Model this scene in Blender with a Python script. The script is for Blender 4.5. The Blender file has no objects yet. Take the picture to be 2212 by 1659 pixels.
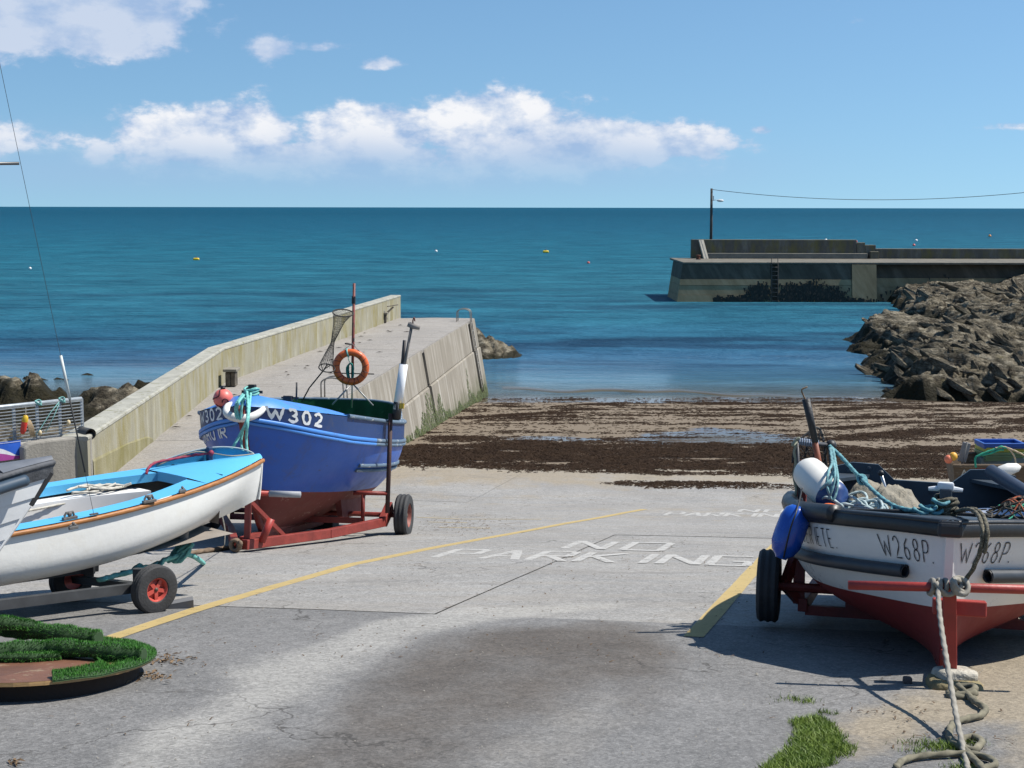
import bpy, bmesh, math, random
import numpy as np
from mathutils import Vector, Matrix
random.seed(7); np.random.seed(7)
R = math.radians
scene = bpy.context.scene
COL = scene.collection

# ------------------------------------------------------------------ camera
F, CX, CY = 3000.0, 1106.0, 829.5          # photograph measured on a 2212 x 1659 grid
CAMZ = 7.2                                  # eye height above the sea
PITCH, ROLL = math.atan(381.5 / F), R(0.10)
cam = bpy.data.cameras.new('camera'); camo = bpy.data.objects.new('camera', cam); COL.objects.link(camo)
cam.sensor_width = 36.0; cam.lens = 36.0 * F / 2212.0
cam.clip_start = 0.1; cam.clip_end = 90000
CAMM = Matrix.Translation((0, 0, CAMZ)) @ Matrix.Rotation(R(90) - PITCH, 4, 'X') @ Matrix.Rotation(ROLL, 4, 'Z')
camo.matrix_world = CAMM
scene.camera = camo

# ------------------------------------------------------------------ sun, sky, exposure
SUN_EL, SUN_FWD = R(54), R(10)              # sun stands to the right and a little beyond
sunv = Vector((math.cos(SUN_EL) * math.cos(SUN_FWD), math.cos(SUN_EL) * math.sin(SUN_FWD), math.sin(SUN_EL)))
sl = bpy.data.lights.new('sun', 'SUN'); sl.energy = 5.0; sl.angle = R(0.53); sl.color = (1.0, 0.955, 0.88)
so = bpy.data.objects.new('sun', sl); COL.objects.link(so)
so.location = (30, 10, 40); so.rotation_euler = sunv.to_track_quat('Z', 'Y').to_euler()

world = bpy.data.worlds.new('World'); scene.world = world; world.use_nodes = True
def make_world():
    nt = world.node_tree; nt.nodes.clear(); L = nt.links
    def node(t, **k):
        n = nt.nodes.new(t)
        for a, b in k.items(): setattr(n, a, b)
        return n
    def put(sock, v):
        if isinstance(v, bpy.types.NodeSocket): L.new(v, sock)
        else: sock.default_value = v
    def m(op, a, b=0.0, c=0.0, clamp=False):
        n = node('ShaderNodeMath', operation=op, use_clamp=clamp)
        put(n.inputs[0], a); put(n.inputs[1], b); put(n.inputs[2], c)
        return n.outputs[0]
    def ramp(x, a, b):
        n = node('ShaderNodeMapRange', interpolation_type='SMOOTHSTEP')
        put(n.inputs[0], x); put(n.inputs[1], a); put(n.inputs[2], b); n.inputs[3].default_value = 0; n.inputs[4].default_value = 1
        return n.outputs[0]
    sky = node('ShaderNodeTexSky', sky_type='NISHITA', sun_disc=False)
    sky.sun_elevation = SUN_EL; sky.sun_rotation = math.atan2(sunv.x, sunv.y)
    sky.altitude = 0; sky.air_density = 1.0; sky.dust_density = 0.25; sky.ozone_density = 3.0
    tc = node('ShaderNodeTexCoord')
    nv = node('ShaderNodeVectorMath', operation='NORMALIZE'); L.new(tc.outputs['Generated'], nv.inputs[0])
    sp = node('ShaderNodeSeparateXYZ'); L.new(nv.outputs[0], sp.inputs[0])
    az = m('ARCTAN2', sp.outputs[0], sp.outputs[1])
    el = m('ARCSINE', sp.outputs[2])
    def noise(ox, oz, scale, detail, rough, w=0.0):
        cb = node('ShaderNodeCombineXYZ')
        put(cb.inputs[0], m('ADD', az, ox)); put(cb.inputs[1], m('MULTIPLY', m('ADD', el, oz), 1.7)); cb.inputs[2].default_value = w
        n = node('ShaderNodeTexNoise'); n.inputs['Scale'].default_value = scale; n.inputs['Detail'].default_value = detail
        n.inputs['Roughness'].default_value = rough
        L.new(cb.outputs[0], n.inputs['Vector'])
        return n.outputs['Fac']
    # drifting cloud banks: centre, half-size, weight (measured in radians)
    clouds = [(1060, 275, 150, 72, .74), (800, 282, 160, 58, .64), (460, 300, 210, 60, .70), (1360, 312, 210, 46, .70), (250, 325, 110, 40, .40),
              (640, 345, 420, 42, .62), (1150, 345, 330, 42, .60), (60, 318, 130, 44, .42), (1640, 285, 45, 14, .40), (2160, 284, 100, 13, .36), (1560, 320, 60, 16, .38),
              (170, 55, 230, 85, .80), (-120, 80, 220, 80, .6), (600, 122, 60, 30, .46), (700, 118, 120, 18, .36), (825, 150, 65, 20, .42),
              (2700, 270, 260, 60, .5), (3300, 120, 300, 70, .5), (-900, 280, 300, 70, .5), (-1500, 60, 400, 90, .5)]
    bias = None
    for (x, y, sx, sy, wt) in clouds:
        a = m('DIVIDE', m('SUBTRACT', az, math.atan((x - CX) / F)), sx / F)
        e = m('DIVIDE', m('SUBTRACT', el, (448 - y) / F), sy / F)
        g = m('MULTIPLY', m('EXPONENT', m('MULTIPLY', m('ADD', m('MULTIPLY', a, a), m('MULTIPLY', e, e)), -0.8)), wt)
        bias = g if bias is None else m('MAXIMUM', bias, g)
    # elsewhere around the sky the same scattered fair-weather cloud
    far = ramp(m('ABSOLUTE', az), 1.0, 1.6)
    gen = m('MULTIPLY', m('MULTIPLY', ramp(noise(0, 0, 2.2, 3, .5, 4.0), .56, .78), far), .5)
    bias = m('MAXIMUM', bias, m('MULTIPLY', gen, ramp(el, 1.1, .3)))
    n1 = noise(0, 0, 24, 12, .60)
    n2 = noise(.010, .015, 24, 9, .58)
    n3 = noise(0, 0, 7, 4, .5, 2.0)
    dens = m('ADD', m('ADD', m('MULTIPLY', m('SUBTRACT', n1, .5), .95), m('MULTIPLY', m('SUBTRACT', n3, .5), .40)), m('SUBTRACT', bias, .25))
    mask = ramp(dens, -.05, .13)
    low = ramp(el, .006, .05)
    mask = m('MULTIPLY', mask, m('MULTIPLY_ADD', low, .8, .2))
    # soft rain-haze trailing under the banks
    va = m('DIVIDE', m('SUBTRACT', az, math.atan((700 - CX) / F)), 900 / F); ve = m('DIVIDE', m('SUBTRACT', el, (448 - 365) / F), 62 / F)
    veil = m('EXPONENT', m('MULTIPLY', m('ADD', m('POWER', m('ABSOLUTE', va), 4.0), m('MULTIPLY', ve, ve)), -1.0))
    veil = m('MULTIPLY', veil, m('MULTIPLY_ADD', n3, .9, .25), clamp=True)
    mask = m('MAXIMUM', mask, m('MULTIPLY', veil, .75))
    rel = m('MULTIPLY', m('MULTIPLY_ADD', m('SUBTRACT', n1, n2), 3.6, .72, clamp=True), ramp(dens, -.12, .20))
    # inside a bank the crown is sunlit, the belly is blue-grey
    belly = ramp(m('SUBTRACT', el, m('MULTIPLY', m('SUBTRACT', n3, .5), .05)), .026, .066)
    upper = ramp(el, .088, .105)
    thick = ramp(dens, .52, .1)
    lit = m('MULTIPLY', rel, m('MULTIPLY_ADD', belly, .72, .28))
    lit = m('MULTIPLY', lit, m('SUBTRACT', 1.0, m('MULTIPLY', upper, .60)), clamp=True)
    mixc = node('ShaderNodeMixRGB'); put(mixc.inputs[0], lit)
    mixc.inputs[1].default_value = (.36, .50, .74, 1); mixc.inputs[2].default_value = (.93, .93, .95, 1)
    # clear air: the physical sky, a touch bluer as the camera recorded it
    lift = node('ShaderNodeCombineXYZ'); put(lift.inputs[0], sp.outputs[0]); put(lift.inputs[1], sp.outputs[1])
    put(lift.inputs[2], m('MULTIPLY_ADD', m('MAXIMUM', sp.outputs[2], 0.0), .8, SKY_LIFT)); L.new(lift.outputs[0], sky.inputs[0])
    tint = node('ShaderNodeMixRGB', blend_type='MULTIPLY'); tint.inputs[0].default_value = 1.0
    L.new(sky.outputs[0], tint.inputs[1]); tint.inputs[2].default_value = SKY_TINT
    b1 = node('ShaderNodeBackground'); L.new(tint.outputs[0], b1.inputs[0]); b1.inputs[1].default_value = SKY_STR
    b2 = node('ShaderNodeBackground'); L.new(mixc.outputs[0], b2.inputs[0]); b2.inputs[1].default_value = .80
    ms = node('ShaderNodeMixShader'); put(ms.inputs[0], m('MULTIPLY', mask, .95)); L.new(b1.outputs[0], ms.inputs[1]); L.new(b2.outputs[0], ms.inputs[2])
    out = node('ShaderNodeOutputWorld'); L.new(ms.outputs[0], out.inputs[0])
SKY_TINT = (.91, 1.115, 1.18, 1); SKY_STR = .085; SKY_LIFT = .105
make_world()
scene.view_settings.view_transform = 'Standard'; scene.view_settings.look = 'None'
scene.view_settings.exposure = 0.36; scene.view_settings.gamma = 1.0; scene.view_settings.use_curve_mapping = False
scene.cycles.use_denoising = True
scene.cycles.max_bounces = 7; scene.cycles.diffuse_bounces = 1; scene.cycles.glossy_bounces = 3
scene.cycles.transparent_max_bounces = 8; scene.cycles.transmission_bounces = 3
scene.cycles.caustics_reflective = False; scene.cycles.caustics_refractive = False

# ------------------------------------------------------------------ place geometry: the ground profile
def prof(y):
    """ground height above the sea along the view axis: steep slip, gentle apron, beach, sea bed"""
    y = np.asarray(y, float)
    z = np.where(y < 26.5, 5.7 - .16 * y, 1.46 - .0565 * (y - 26.5))
    k = 1.6; d = y - 26.5                        # eased change of grade
    ease = np.clip(1 - np.abs(d) / k, 0, 1) ** 2 * k * (.16 - .0565) / 4
    z = z + ease
    return np.where(y > 60, z - .03 * (y - 60), z)
def G(x, y): return float(prof(y))
_Ci = CAMM.to_3x3()
def ray(px, py): return (_Ci @ Vector(((px - CX) / F, -(py - CY) / F, -1.0))).normalized()
CAMP = Vector((0, 0, CAMZ))
def at_y(px, py, Y): d = ray(px, py); return CAMP + d * (Y / d.y)
def at_z(px, py, Z): d = ray(px, py); return CAMP + d * ((Z - CAMZ) / d.z)
def gnd(px, py, off=0.0):
    d = ray(px, py); a, b = 1.0, 400.0
    for _ in range(60):
        c = (a + b) / 2; p = CAMP + d * c
        if p.z > G(p.x, p.y) + off: a = c
        else: b = c
    return CAMP + d * a
def pix(p):
    q = CAMM.inverted() @ Vector(p); return (CX + F * q.x / -q.z, CY - F * q.y / -q.z)

# ------------------------------------------------------------------ numeric noise
def _h(i, j, s):
    n = (i * 374761393 + j * 668265263 + s * 1274126177) & 0xffffffff
    n = ((n ^ (n >> 13)) * 1274126177) & 0xffffffff
    return ((n ^ (n >> 16)) & 0xffff) / 65535.0
def vnoise(x, y, s=0):
    x = np.asarray(x, float); y = np.asarray(y, float)
    i = np.floor(x).astype(np.int64); j = np.floor(y).astype(np.int64)
    u = x - i; v = y - j; u = u * u * (3 - 2 * u); v = v * v * (3 - 2 * v)
    return (_h(i, j, s) * (1 - u) + _h(i + 1, j, s) * u) * (1 - v) + (_h(i, j + 1, s) * (1 - u) + _h(i + 1, j + 1, s) * u) * v
def fbm(x, y, o=4, s=0, g=.5):
    t = 0; a = 1; n = 0
    for k in range(o):
        t = t + a * vnoise(np.asarray(x) * 2 ** k + 17.3 * k, np.asarray(y) * 2 ** k - 9.1 * k, s + k); n += a; a *= g
    return t / n
def sstep(a, b, x): t = np.clip((np.asarray(x, float) - a) / (b - a), 0, 1); return t * t * (3 - 2 * t)
def inpoly(poly, X, Y, soft):
    """soft inside mask of a plan polygon"""
    X = np.asarray(X, float); Y = np.asarray(Y, float)
    d = np.full(X.shape, 1e9); ins = np.zeros(X.shape, bool); n = len(poly)
    for k in range(n):
        x1, y1 = poly[k]; x2, y2 = poly[(k + 1) % n]
        ex, ey = x2 - x1, y2 - y1
        t = np.clip(((X - x1) * ex + (Y - y1) * ey) / (ex * ex + ey * ey + 1e-12), 0, 1)
        d = np.minimum(d, np.hypot(X - x1 - t * ex, Y - y1 - t * ey))
        c = ((y1 > Y) != (y2 > Y)) & (X < ex * (Y - y1) / (ey + 1e-12) + x1)
        ins ^= c
    return sstep(-soft, soft, np.where(ins, d, -d))

# ------------------------------------------------------------------ mesh builder
class MB:
    def __init__(s): s.v = []; s.f = []; s.m = []
    def add(s, vs, fs, mi=0):
        o = len(s.v); s.v.extend([tuple(p) for p in vs]); s.f.extend([tuple(i + o for i in f) for f in fs]); s.m.extend([mi] * len(fs)); return s
    def box(s, c, d, rot=None, mi=0, bev=0.0):
        x, y, z = (a / 2 for a in d)
        b = min(bev, x * .9, y * .9, z * .9)
        if b <= 0:
            vs = [(-x, -y, -z), (x, -y, -z), (x, y, -z), (-x, y, -z), (-x, -y, z), (x, -y, z), (x, y, z), (-x, y, z)]
            fs = [(0, 3, 2, 1), (4, 5, 6, 7), (0, 1, 5, 4), (1, 2, 6, 5), (2, 3, 7, 6), (3, 0, 4, 7)]
        else:
            bm = bmesh.new(); bmesh.ops.create_cube(bm, size=1)
            for v in bm.verts: v.co = Vector((v.co.x * 2 * x, v.co.y * 2 * y, v.co.z * 2 * z))
            bmesh.ops.bevel(bm, geom=list(bm.edges), offset=b, segments=2, affect='EDGES', profile=.5)
            bm.verts.index_update()
            vs = [v.co[:] for v in bm.verts]; fs = [[v.index for v in f.verts] for f in bm.faces]; bm.free()
        M = Matrix.Translation(c) @ (rot.to_4x4() if rot is not None else Matrix.Identity(4))
        return s.add([M @ Vector(p) for p in vs], fs, mi)
    def bar(s, a, b, w, h=None, mi=0, up=(0, 0, 1), bev=0.0):
        a = Vector(a); b = Vector(b); d = b - a; L = d.length; d = d.normalized(); u = Vector(up)
        if abs(d.dot(u)) > .97: u = Vector((0, 1, 0)) if abs(d.y) < .9 else Vector((1, 0, 0))
        sx = d.cross(u).normalized(); u = sx.cross(d).normalized()
        rot = Matrix((sx, d, u)).transposed()
        return s.box((a + b) / 2, (w, L, h or w), rot, mi, bev)
    def tube(s, path, r, n=8, mi=0, cap=True, closed=False, lobes=0, pitch=0.0, amp=.18):
        P = [Vector(p) for p in path]; N = len(P)
        rr = r if hasattr(r, '__len__') else [r] * N
        rings = []; up = None; dist = 0
        for i in range(N):
            t = (P[(i + 1) % N] - P[i - 1]) if closed else (P[min(i + 1, N - 1)] - P[max(i - 1, 0)])
            if t.length < 1e-9: t = Vector((0, 0, 1))
            t.normalize()
            if up is None: up = Vector((0, 0, 1)) if abs(t.z) < .9 else Vector((1, 0, 0))
            a = t.cross(up); a = a.normalized() if a.length > 1e-6 else t.orthogonal().normalized()
            b = a.cross(t).normalized(); up = b
            if i: dist += (P[i] - P[i - 1]).length
            ring = []
            for k in range(n):
                an = 2 * math.pi * k / n
                q = rr[i]
                if lobes: q *= 1 + amp * math.cos(lobes * an - 2 * math.pi * dist / pitch * 1.0)
                ring.append(P[i] + (a * math.cos(an) + b * math.sin(an)) * q)
            rings.append(ring)
        vs = [p for rg in rings for p in rg]; fs = []
        for i in range(N if closed else N - 1):
            j = (i + 1) % N
            for k in range(n): fs.append((i * n + k, i * n + (k + 1) % n, j * n + (k + 1) % n, j * n + k))
        if cap and not closed:
            fs.append(tuple(range(n - 1, -1, -1))); fs.append(tuple((N - 1) * n + k for k in range(n)))
        return s.add(vs, fs, mi)
    def sweep(s, path, prof2, mi=0, up=(0, 0, 1), closed=False, cap=True):
        """sweep a closed 2-D outline (side, up) along a path"""
        P = [Vector(p) for p in path]; N = len(P); n = len(prof2); vs = []
        U = Vector(up)
        for i in range(N):
            t = (P[(i + 1) % N] - P[i - 1]) if closed else (P[min(i + 1, N - 1)] - P[max(i - 1, 0)])
            t.normalize(); a = t.cross(U).normalized(); b = a.cross(t).normalized()
            for (q, w) in prof2: vs.append(P[i] + a * q + b * w)
        fs = []
        for i in range(N if closed else N - 1):
            j = (i + 1) % N
            for k in range(n): fs.append((i * n + k, i * n + (k + 1) % n, j * n + (k + 1) % n, j * n + k))
        if cap and not closed:
            fs.append(tuple(range(n - 1, -1, -1))); fs.append(tuple((N - 1) * n + k for k in range(n)))
        return s.add(vs, fs, mi)
    def lathe(s, prof2, M=None, n=20, mi=0, closed=False):
        """revolve (radius, height) about local z"""
        M = M or Matrix.Identity(4); vs = []; fs = []; K = len(prof2)
        for k in range(n):
            a = 2 * math.pi * k / n
            for (r, z) in prof2: vs.append(M @ Vector((r * math.cos(a), r * math.sin(a), z)))
        for k in range(n):
            j = (k + 1) % n
            for i in range(K if closed else K - 1):
                i2 = (i + 1) % K
                fs.append((k * K + i, j * K + i, j * K + i2, k * K + i2))
        return s.add(vs, fs, mi)
    def ball(s, c, r, n=14, sc=(1, 1, 1), rot=None, mi=0):
        p = [(max(1e-4, math.sin(math.pi * i / (n // 2 + 1))) , -math.cos(math.pi * i / (n // 2 + 1))) for i in range(n // 2 + 2)]
        M = Matrix.Translation(c) @ (rot.to_4x4() if rot is not None else Matrix.Identity(4)) @ Matrix.Diagonal((r * sc[0], r * sc[1], r * sc[2], 1))
        return s.lathe(p, M, n, mi)
    def grid(s, P, mi=0, flip=False):
        """P[i][j] points"""
        a = len(P); b = len(P[0]); vs = [p for row in P for p in row]; fs = []
        for i in range(a - 1):
            for j in range(b - 1):
                q = (i * b + j, i * b + j + 1, (i + 1) * b + j + 1, (i + 1) * b + j)
                fs.append(q[::-1] if flip else q)
        return s.add(vs, fs, mi)
    def poly(s, pts, z0, z1, mi=0):
        """vertical prism over a plan polygon (counter-clockwise); z1 may be a function"""
        n = len(pts); top = [(x, y, z1 if not callable(z1) else z1(x, y)) for x, y in pts]
        vs = [(x, y, z0) for x, y in pts] + top
        fs = [tuple(range(n - 1, -1, -1)), tuple(range(n, 2 * n))] + [(k, (k + 1) % n, n + (k + 1) % n, n + k) for k in range(n)]
        return s.add(vs, fs, mi)

def wm(o):
    m = o.matrix_basis
    return (wm(o.parent) @ m) if o.parent else m
def obj(name, mb, mat, parent=None, smooth=False, angle=None, local=True):
    me = bpy.data.meshes.new(name)
    vs = mb.v
    if parent is not None and not local:
        Mi = wm(parent).inverted(); vs = [Mi @ Vector(p) for p in vs]
    me.from_pydata([tuple(p) for p in vs], [], mb.f)
    mats = mat if isinstance(mat, (list, tuple)) else [mat]
    for q in mats: me.materials.append(q)
    if len(mats) > 1: me.polygons.foreach_set('material_index', mb.m)
    if smooth: me.polygons.foreach_set('use_smooth', [True] * len(me.polygons))
    me.update()
    if smooth and angle is not None:
        me.set_sharp_from_angle(angle=R(angle))
    o = bpy.data.objects.new(name, me); COL.objects.link(o)
    if parent is not None: o.parent = parent
    return o
def tag(o, label, cat=None, group=None, kind=None):
    o['label'] = label
    if cat: o['category'] = cat
    if group: o['group'] = group
    if kind: o['kind'] = kind
    return o
def struct(o, label=None):
    o['kind'] = 'structure'
    if label: o['label'] = label
    return o
def thing(name, label, cat, M=None, group=None):
    o = bpy.data.objects.new(name, None); COL.objects.link(o)
    o.empty_display_size = .1
    o.matrix_basis = M if M is not None else Matrix.Identity(4)
    return tag(o, label, cat, group)
def npobj(name, V, Fc, mat, parent=None, smooth=False, attrs=None):
    me = bpy.data.meshes.new(name); V = np.asarray(V, np.float32); Fc = np.asarray(Fc, np.int32)
    k = Fc.shape[1]
    me.vertices.add(len(V)); me.vertices.foreach_set('co', V.ravel())
    me.loops.add(Fc.size); me.loops.foreach_set('vertex_index', Fc.ravel())
    me.polygons.add(len(Fc)); me.polygons.foreach_set('loop_start', np.arange(0, Fc.size, k, dtype=np.int32))
    if smooth: me.polygons.foreach_set('use_smooth', np.ones(len(Fc), bool))
    for an, av in (attrs or {}).items():
        at = me.attributes.new(an, 'FLOAT', 'POINT'); at.data.foreach_set('value', np.asarray(av, np.float32).ravel())
    me.materials.append(mat); me.update(calc_edges=True); me.validate()
    o = bpy.data.objects.new(name, me); COL.objects.link(o)
    if parent is not None: o.parent = parent
    return o
def gridfaces(a, b):
    i = np.arange(a - 1)[:, None]; j = np.arange(b - 1)[None, :]
    q = i * b + j
    return np.stack([q, q + 1, q + b + 1, q + b], -1).reshape(-1, 4)

# ------------------------------------------------------------------ materials
def mat(name, col, rough=.55, var=.12, scale=6.0, bump=0.0, bscale=40.0, metal=0.0, spec=.5, col2=None, thr=None, stretch=(1, 1, 1), coat=0.0):
    """weathered paint/solid: base colour, slow tonal variation, optional second colour showing through in patches"""
    m = bpy.data.materials.new(name); m.use_nodes = True; nt = m.node_tree; L = nt.links
    b = nt.nodes['Principled BSDF']
    tc = nt.nodes.new('ShaderNodeTexCoord'); mp = nt.nodes.new('ShaderNodeMapping'); mp.inputs['Scale'].default_value = stretch
    L.new(tc.outputs['Object'], mp.inputs[0])
    n = nt.nodes.new('ShaderNodeTexNoise'); n.inputs['Scale'].default_value = scale; n.inputs['Detail'].default_value = 5; n.inputs['Roughness'].default_value = .6
    L.new(mp.outputs[0], n.inputs['Vector'])
    r = nt.nodes.new('ShaderNodeValToRGB')
    c = Vector(col[:3])
    r.color_ramp.elements[0].position = .3; r.color_ramp.elements[1].position = .7
    r.color_ramp.elements[0].color = (*(c * (1 - var)), 1); r.color_ramp.elements[1].color = (*[min(1, q) for q in (c * (1 + var))], 1)
    L.new(n.outputs['Fac'], r.inputs[0])
    out = r.outputs[0]
    if col2 is not None:
        n2 = nt.nodes.new('ShaderNodeTexNoise'); n2.inputs['Scale'].default_value = scale * 2.3; n2.inputs['Detail'].default_value = 8; n2.inputs['Roughness'].default_value = .68
        L.new(mp.outputs[0], n2.inputs['Vector'])
        mr = nt.nodes.new('ShaderNodeMapRange'); mr.inputs[1].default_value = thr; mr.inputs[2].default_value = thr + .05
        L.new(n2.outputs['Fac'], mr.inputs[0])
        mx = nt.nodes.new('ShaderNodeMixRGB'); L.new(mr.outputs[0], mx.inputs[0]); L.new(out, mx.inputs[1]); mx.inputs[2].default_value = (*col2[:3], 1)
        out = mx.outputs[0]
    L.new(out, b.inputs['Base Color'])
    rr = nt.nodes.new('ShaderNodeMapRange'); rr.inputs[3].default_value = max(.05, rough - .1); rr.inputs[4].default_value = min(1, rough + .12)
    L.new(n.outputs['Fac'], rr.inputs[0]); L.new(rr.outputs[0], b.inputs['Roughness'])
    b.inputs['Metallic'].default_value = metal
    b.inputs['Specular IOR Level'].default_value = spec
    if coat: b.inputs['Coat Weight'].default_value = coat; b.inputs['Coat Roughness'].default_value = .15
    if bump:
        nb = nt.nodes.new('ShaderNodeTexNoise'); nb.inputs['Scale'].default_value = bscale; nb.inputs['Detail'].default_value = 4
        L.new(mp.outputs[0], nb.inputs['Vector'])
        bp = nt.nodes.new('ShaderNodeBump'); bp.inputs['Strength'].default_value = bump; bp.inputs['Distance'].default_value = .02
        L.new(nb.outputs['Fac'], bp.inputs['Height']); L.new(bp.outputs[0], b.inputs['Normal'])
    return m

class NT:
    """small helper for longer material graphs"""
    def __init__(s, name):
        s.m = bpy.data.materials.new(name); s.m.use_nodes = True; s.t = s.m.node_tree; s.L = s.t.links
        s.b = s.t.nodes['Principled BSDF']
        tc = s.t.nodes.new('ShaderNodeTexCoord'); s.co = tc.outputs['Object']
    def put(s, sock, v):
        if isinstance(v, bpy.types.NodeSocket): s.L.new(v, sock)
        elif isinstance(v, (tuple, list)) and len(v) == 3 and sock.type == 'RGBA': sock.default_value = (*v, 1)
        else: sock.default_value = v
    def mp(s, sc, loc=(0, 0, 0), rot=(0, 0, 0), src=None):
        n = s.t.nodes.new('ShaderNodeMapping'); n.inputs['Scale'].default_value = sc; n.inputs['Location'].default_value = loc; n.inputs['Rotation'].default_value = rot
        s.L.new(src or s.co, n.inputs[0]); return n.outputs[0]
    def noise(s, scale, detail=4, rough=.55, vec=None, dist=0.0):
        n = s.t.nodes.new('ShaderNodeTexNoise'); n.inputs['Scale'].default_value = scale; n.inputs['Detail'].default_value = detail
        n.inputs['Roughness'].default_value = rough; n.inputs['Distortion'].default_value = dist; s.L.new(vec or s.co, n.inputs['Vector']); return n.outputs['Fac']
    def vor(s, scale, vec=None, feat='F1', out='Distance', rnd=1.0):
        n = s.t.nodes.new('ShaderNodeTexVoronoi'); n.feature = feat; n.inputs['Scale'].default_value = scale; n.inputs['Randomness'].default_value = rnd
        s.L.new(vec or s.co, n.inputs['Vector']); return n.outputs[out]
    def math(s, op, a, b=0.0, c=0.0, clamp=False):
        n = s.t.nodes.new('ShaderNodeMath'); n.operation = op; n.use_clamp = clamp
        s.put(n.inputs[0], a); s.put(n.inputs[1], b); s.put(n.inputs[2], c); return n.outputs[0]
    def rng(s, x, a, b, c=0.0, d=1.0):
        n = s.t.nodes.new('ShaderNodeMapRange'); s.put(n.inputs[0], x); n.inputs[1].default_value = a; n.inputs[2].default_value = b; n.inputs[3].default_value = c; n.inputs[4].default_value = d; return n.outputs[0]
    def mix(s, f, a, b, mode='MIX'):
        n = s.t.nodes.new('ShaderNodeMixRGB'); n.blend_type = mode; s.put(n.inputs[0], f); s.put(n.inputs[1], a); s.put(n.inputs[2], b); return n.outputs[0]
    def attr(s, name):
        n = s.t.nodes.new('ShaderNodeAttribute'); n.attribute_name = name; return n.outputs['Fac']
    def xyz(s, src=None):
        n = s.t.nodes.new('ShaderNodeSeparateXYZ'); s.L.new(src or s.co, n.inputs[0]); return n.outputs
    def bump(s, h, strength=.4, dist=.02, normal=None):
        n = s.t.nodes.new('ShaderNodeBump'); n.inputs['Strength'].default_value = strength; n.inputs['Distance'].default_value = dist
        s.L.new(h, n.inputs['Height'])
        if normal is not None: s.L.new(normal, n.inputs['Normal'])
        return n.outputs[0]
    def set(s, **k):
        nm = dict(col='Base Color', rough='Roughness', normal='Normal', spec='Specular IOR Level', alpha='Alpha', ior='IOR', metal='Metallic')
        for a, v in k.items(): s.put(s.b.inputs[nm[a]], v)
        return s.m
# ================================================================== SETTING
LTH = R(14); LD = Vector((math.sin(LTH), math.cos(LTH))); AD = Vector((math.cos(LTH), -math.sin(LTH)))   # slip lane axes
def lane(a, b): q = LD * a + AD * b; return q.x, q.y

# ---- sea
def m_sea():
    n = NT('sea_water'); x, y, z = n.xyz()
    warp = n.math('MULTIPLY', n.math('SUBTRACT', n.noise(1, 5, .6, n.mp((.012, .05, 1))), .5), 60)
    yy = n.math('ADD', y, n.math('MULTIPLY', warp, n.rng(y, 55, 160, .12, 1.0)))
    r = n.t.nodes.new('ShaderNodeValToRGB'); n.L.new(n.rng(n.math('LOGARITHM', n.math('MAXIMUM', yy, 20), 10), 1.7, 3.2), r.inputs[0])
    e = r.color_ramp.elements
    def pos(Y): return (math.log10(Y) - 1.7) / 1.5
    pts = [(52, (.13, .15, .13)), (58, (.045, .115, .16)), (68, (.024, .095, .17)), (88, (.020, .115, .17)), (125, (.018, .112, .158)), (220, (.012, .102, .15)), (500, (.007, .076, .125)), (1500, (.003, .055, .095))]
    e[0].position = pos(52); e[0].color = (*pts[0][1], 1); e[1].position = pos(1500); e[1].color = (*pts[-1][1], 1)
    for Y, c in pts[1:-1]: q = e.new(pos(Y)); q.color = (*c, 1)
    # dark weed beds under the shallows
    bed = n.math('MULTIPLY', n.rng(n.noise(1, 5, .6, n.mp((.05, .16, 1), (3, 1, 0))), .48, .60), n.rng(y, 150, 80))
    bed = n.math('MULTIPLY', bed, n.rng(y, 56, 64))
    col = n.mix(n.math('MULTIPLY', bed, .75), r.outputs[0], (.008, .03, .065))
    # chop: lit and shaded wave faces painted into the water colour as streaks
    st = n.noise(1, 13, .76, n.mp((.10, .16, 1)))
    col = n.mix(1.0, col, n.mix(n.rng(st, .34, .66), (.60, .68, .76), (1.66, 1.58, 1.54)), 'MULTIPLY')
    w1 = n.noise(1, 4, .62, n.mp((.42, 1.25, 1), rot=(0, 0, .12))); w2 = n.noise(1, 4, .65, n.mp((1.9, 4.6, 1), rot=(0, 0, -.2))); w3 = n.noise(1, 3, .6, n.mp((.07, .22, 1)))
    calm = n.rng(y, 54, 70, .15, 1.0)
    h = n.math('ADD', n.math('ADD', n.math('MULTIPLY', w1, .85), n.math('MULTIPLY', w2, .34)), n.math('MULTIPLY', w3, 2.6))
    nb = n.t.nodes.new('ShaderNodeBump'); nb.inputs['Distance'].default_value = 1.0
    n.L.new(h, nb.inputs['Height']); n.L.new(n.math('MULTIPLY', calm, .9), nb.inputs['Strength'])
    dist = n.rng(y, 58, 74, .12, .55)
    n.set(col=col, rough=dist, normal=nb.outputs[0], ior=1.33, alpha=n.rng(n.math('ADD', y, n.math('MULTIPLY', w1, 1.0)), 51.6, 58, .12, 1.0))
    n.put(n.b.inputs['Specular IOR Level'], n.rng(y, 56, 72, .40, .09))
    return n.m
def build_sea():
    ys = [20, 35, 50, 55, 60, 70, 85, 110, 150, 220, 350, 600, 1200, 3000, 8000, 20000, 60000]
    half = [60, 150, 600, 3000, 12000, 50000]; xs = [-h for h in half[::-1]] + [-20, 0, 20] + half
    V = [(x, y, 0.0) for y in ys for x in xs]
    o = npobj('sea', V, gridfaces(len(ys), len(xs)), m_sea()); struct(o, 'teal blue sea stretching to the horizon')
build_sea()
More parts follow.
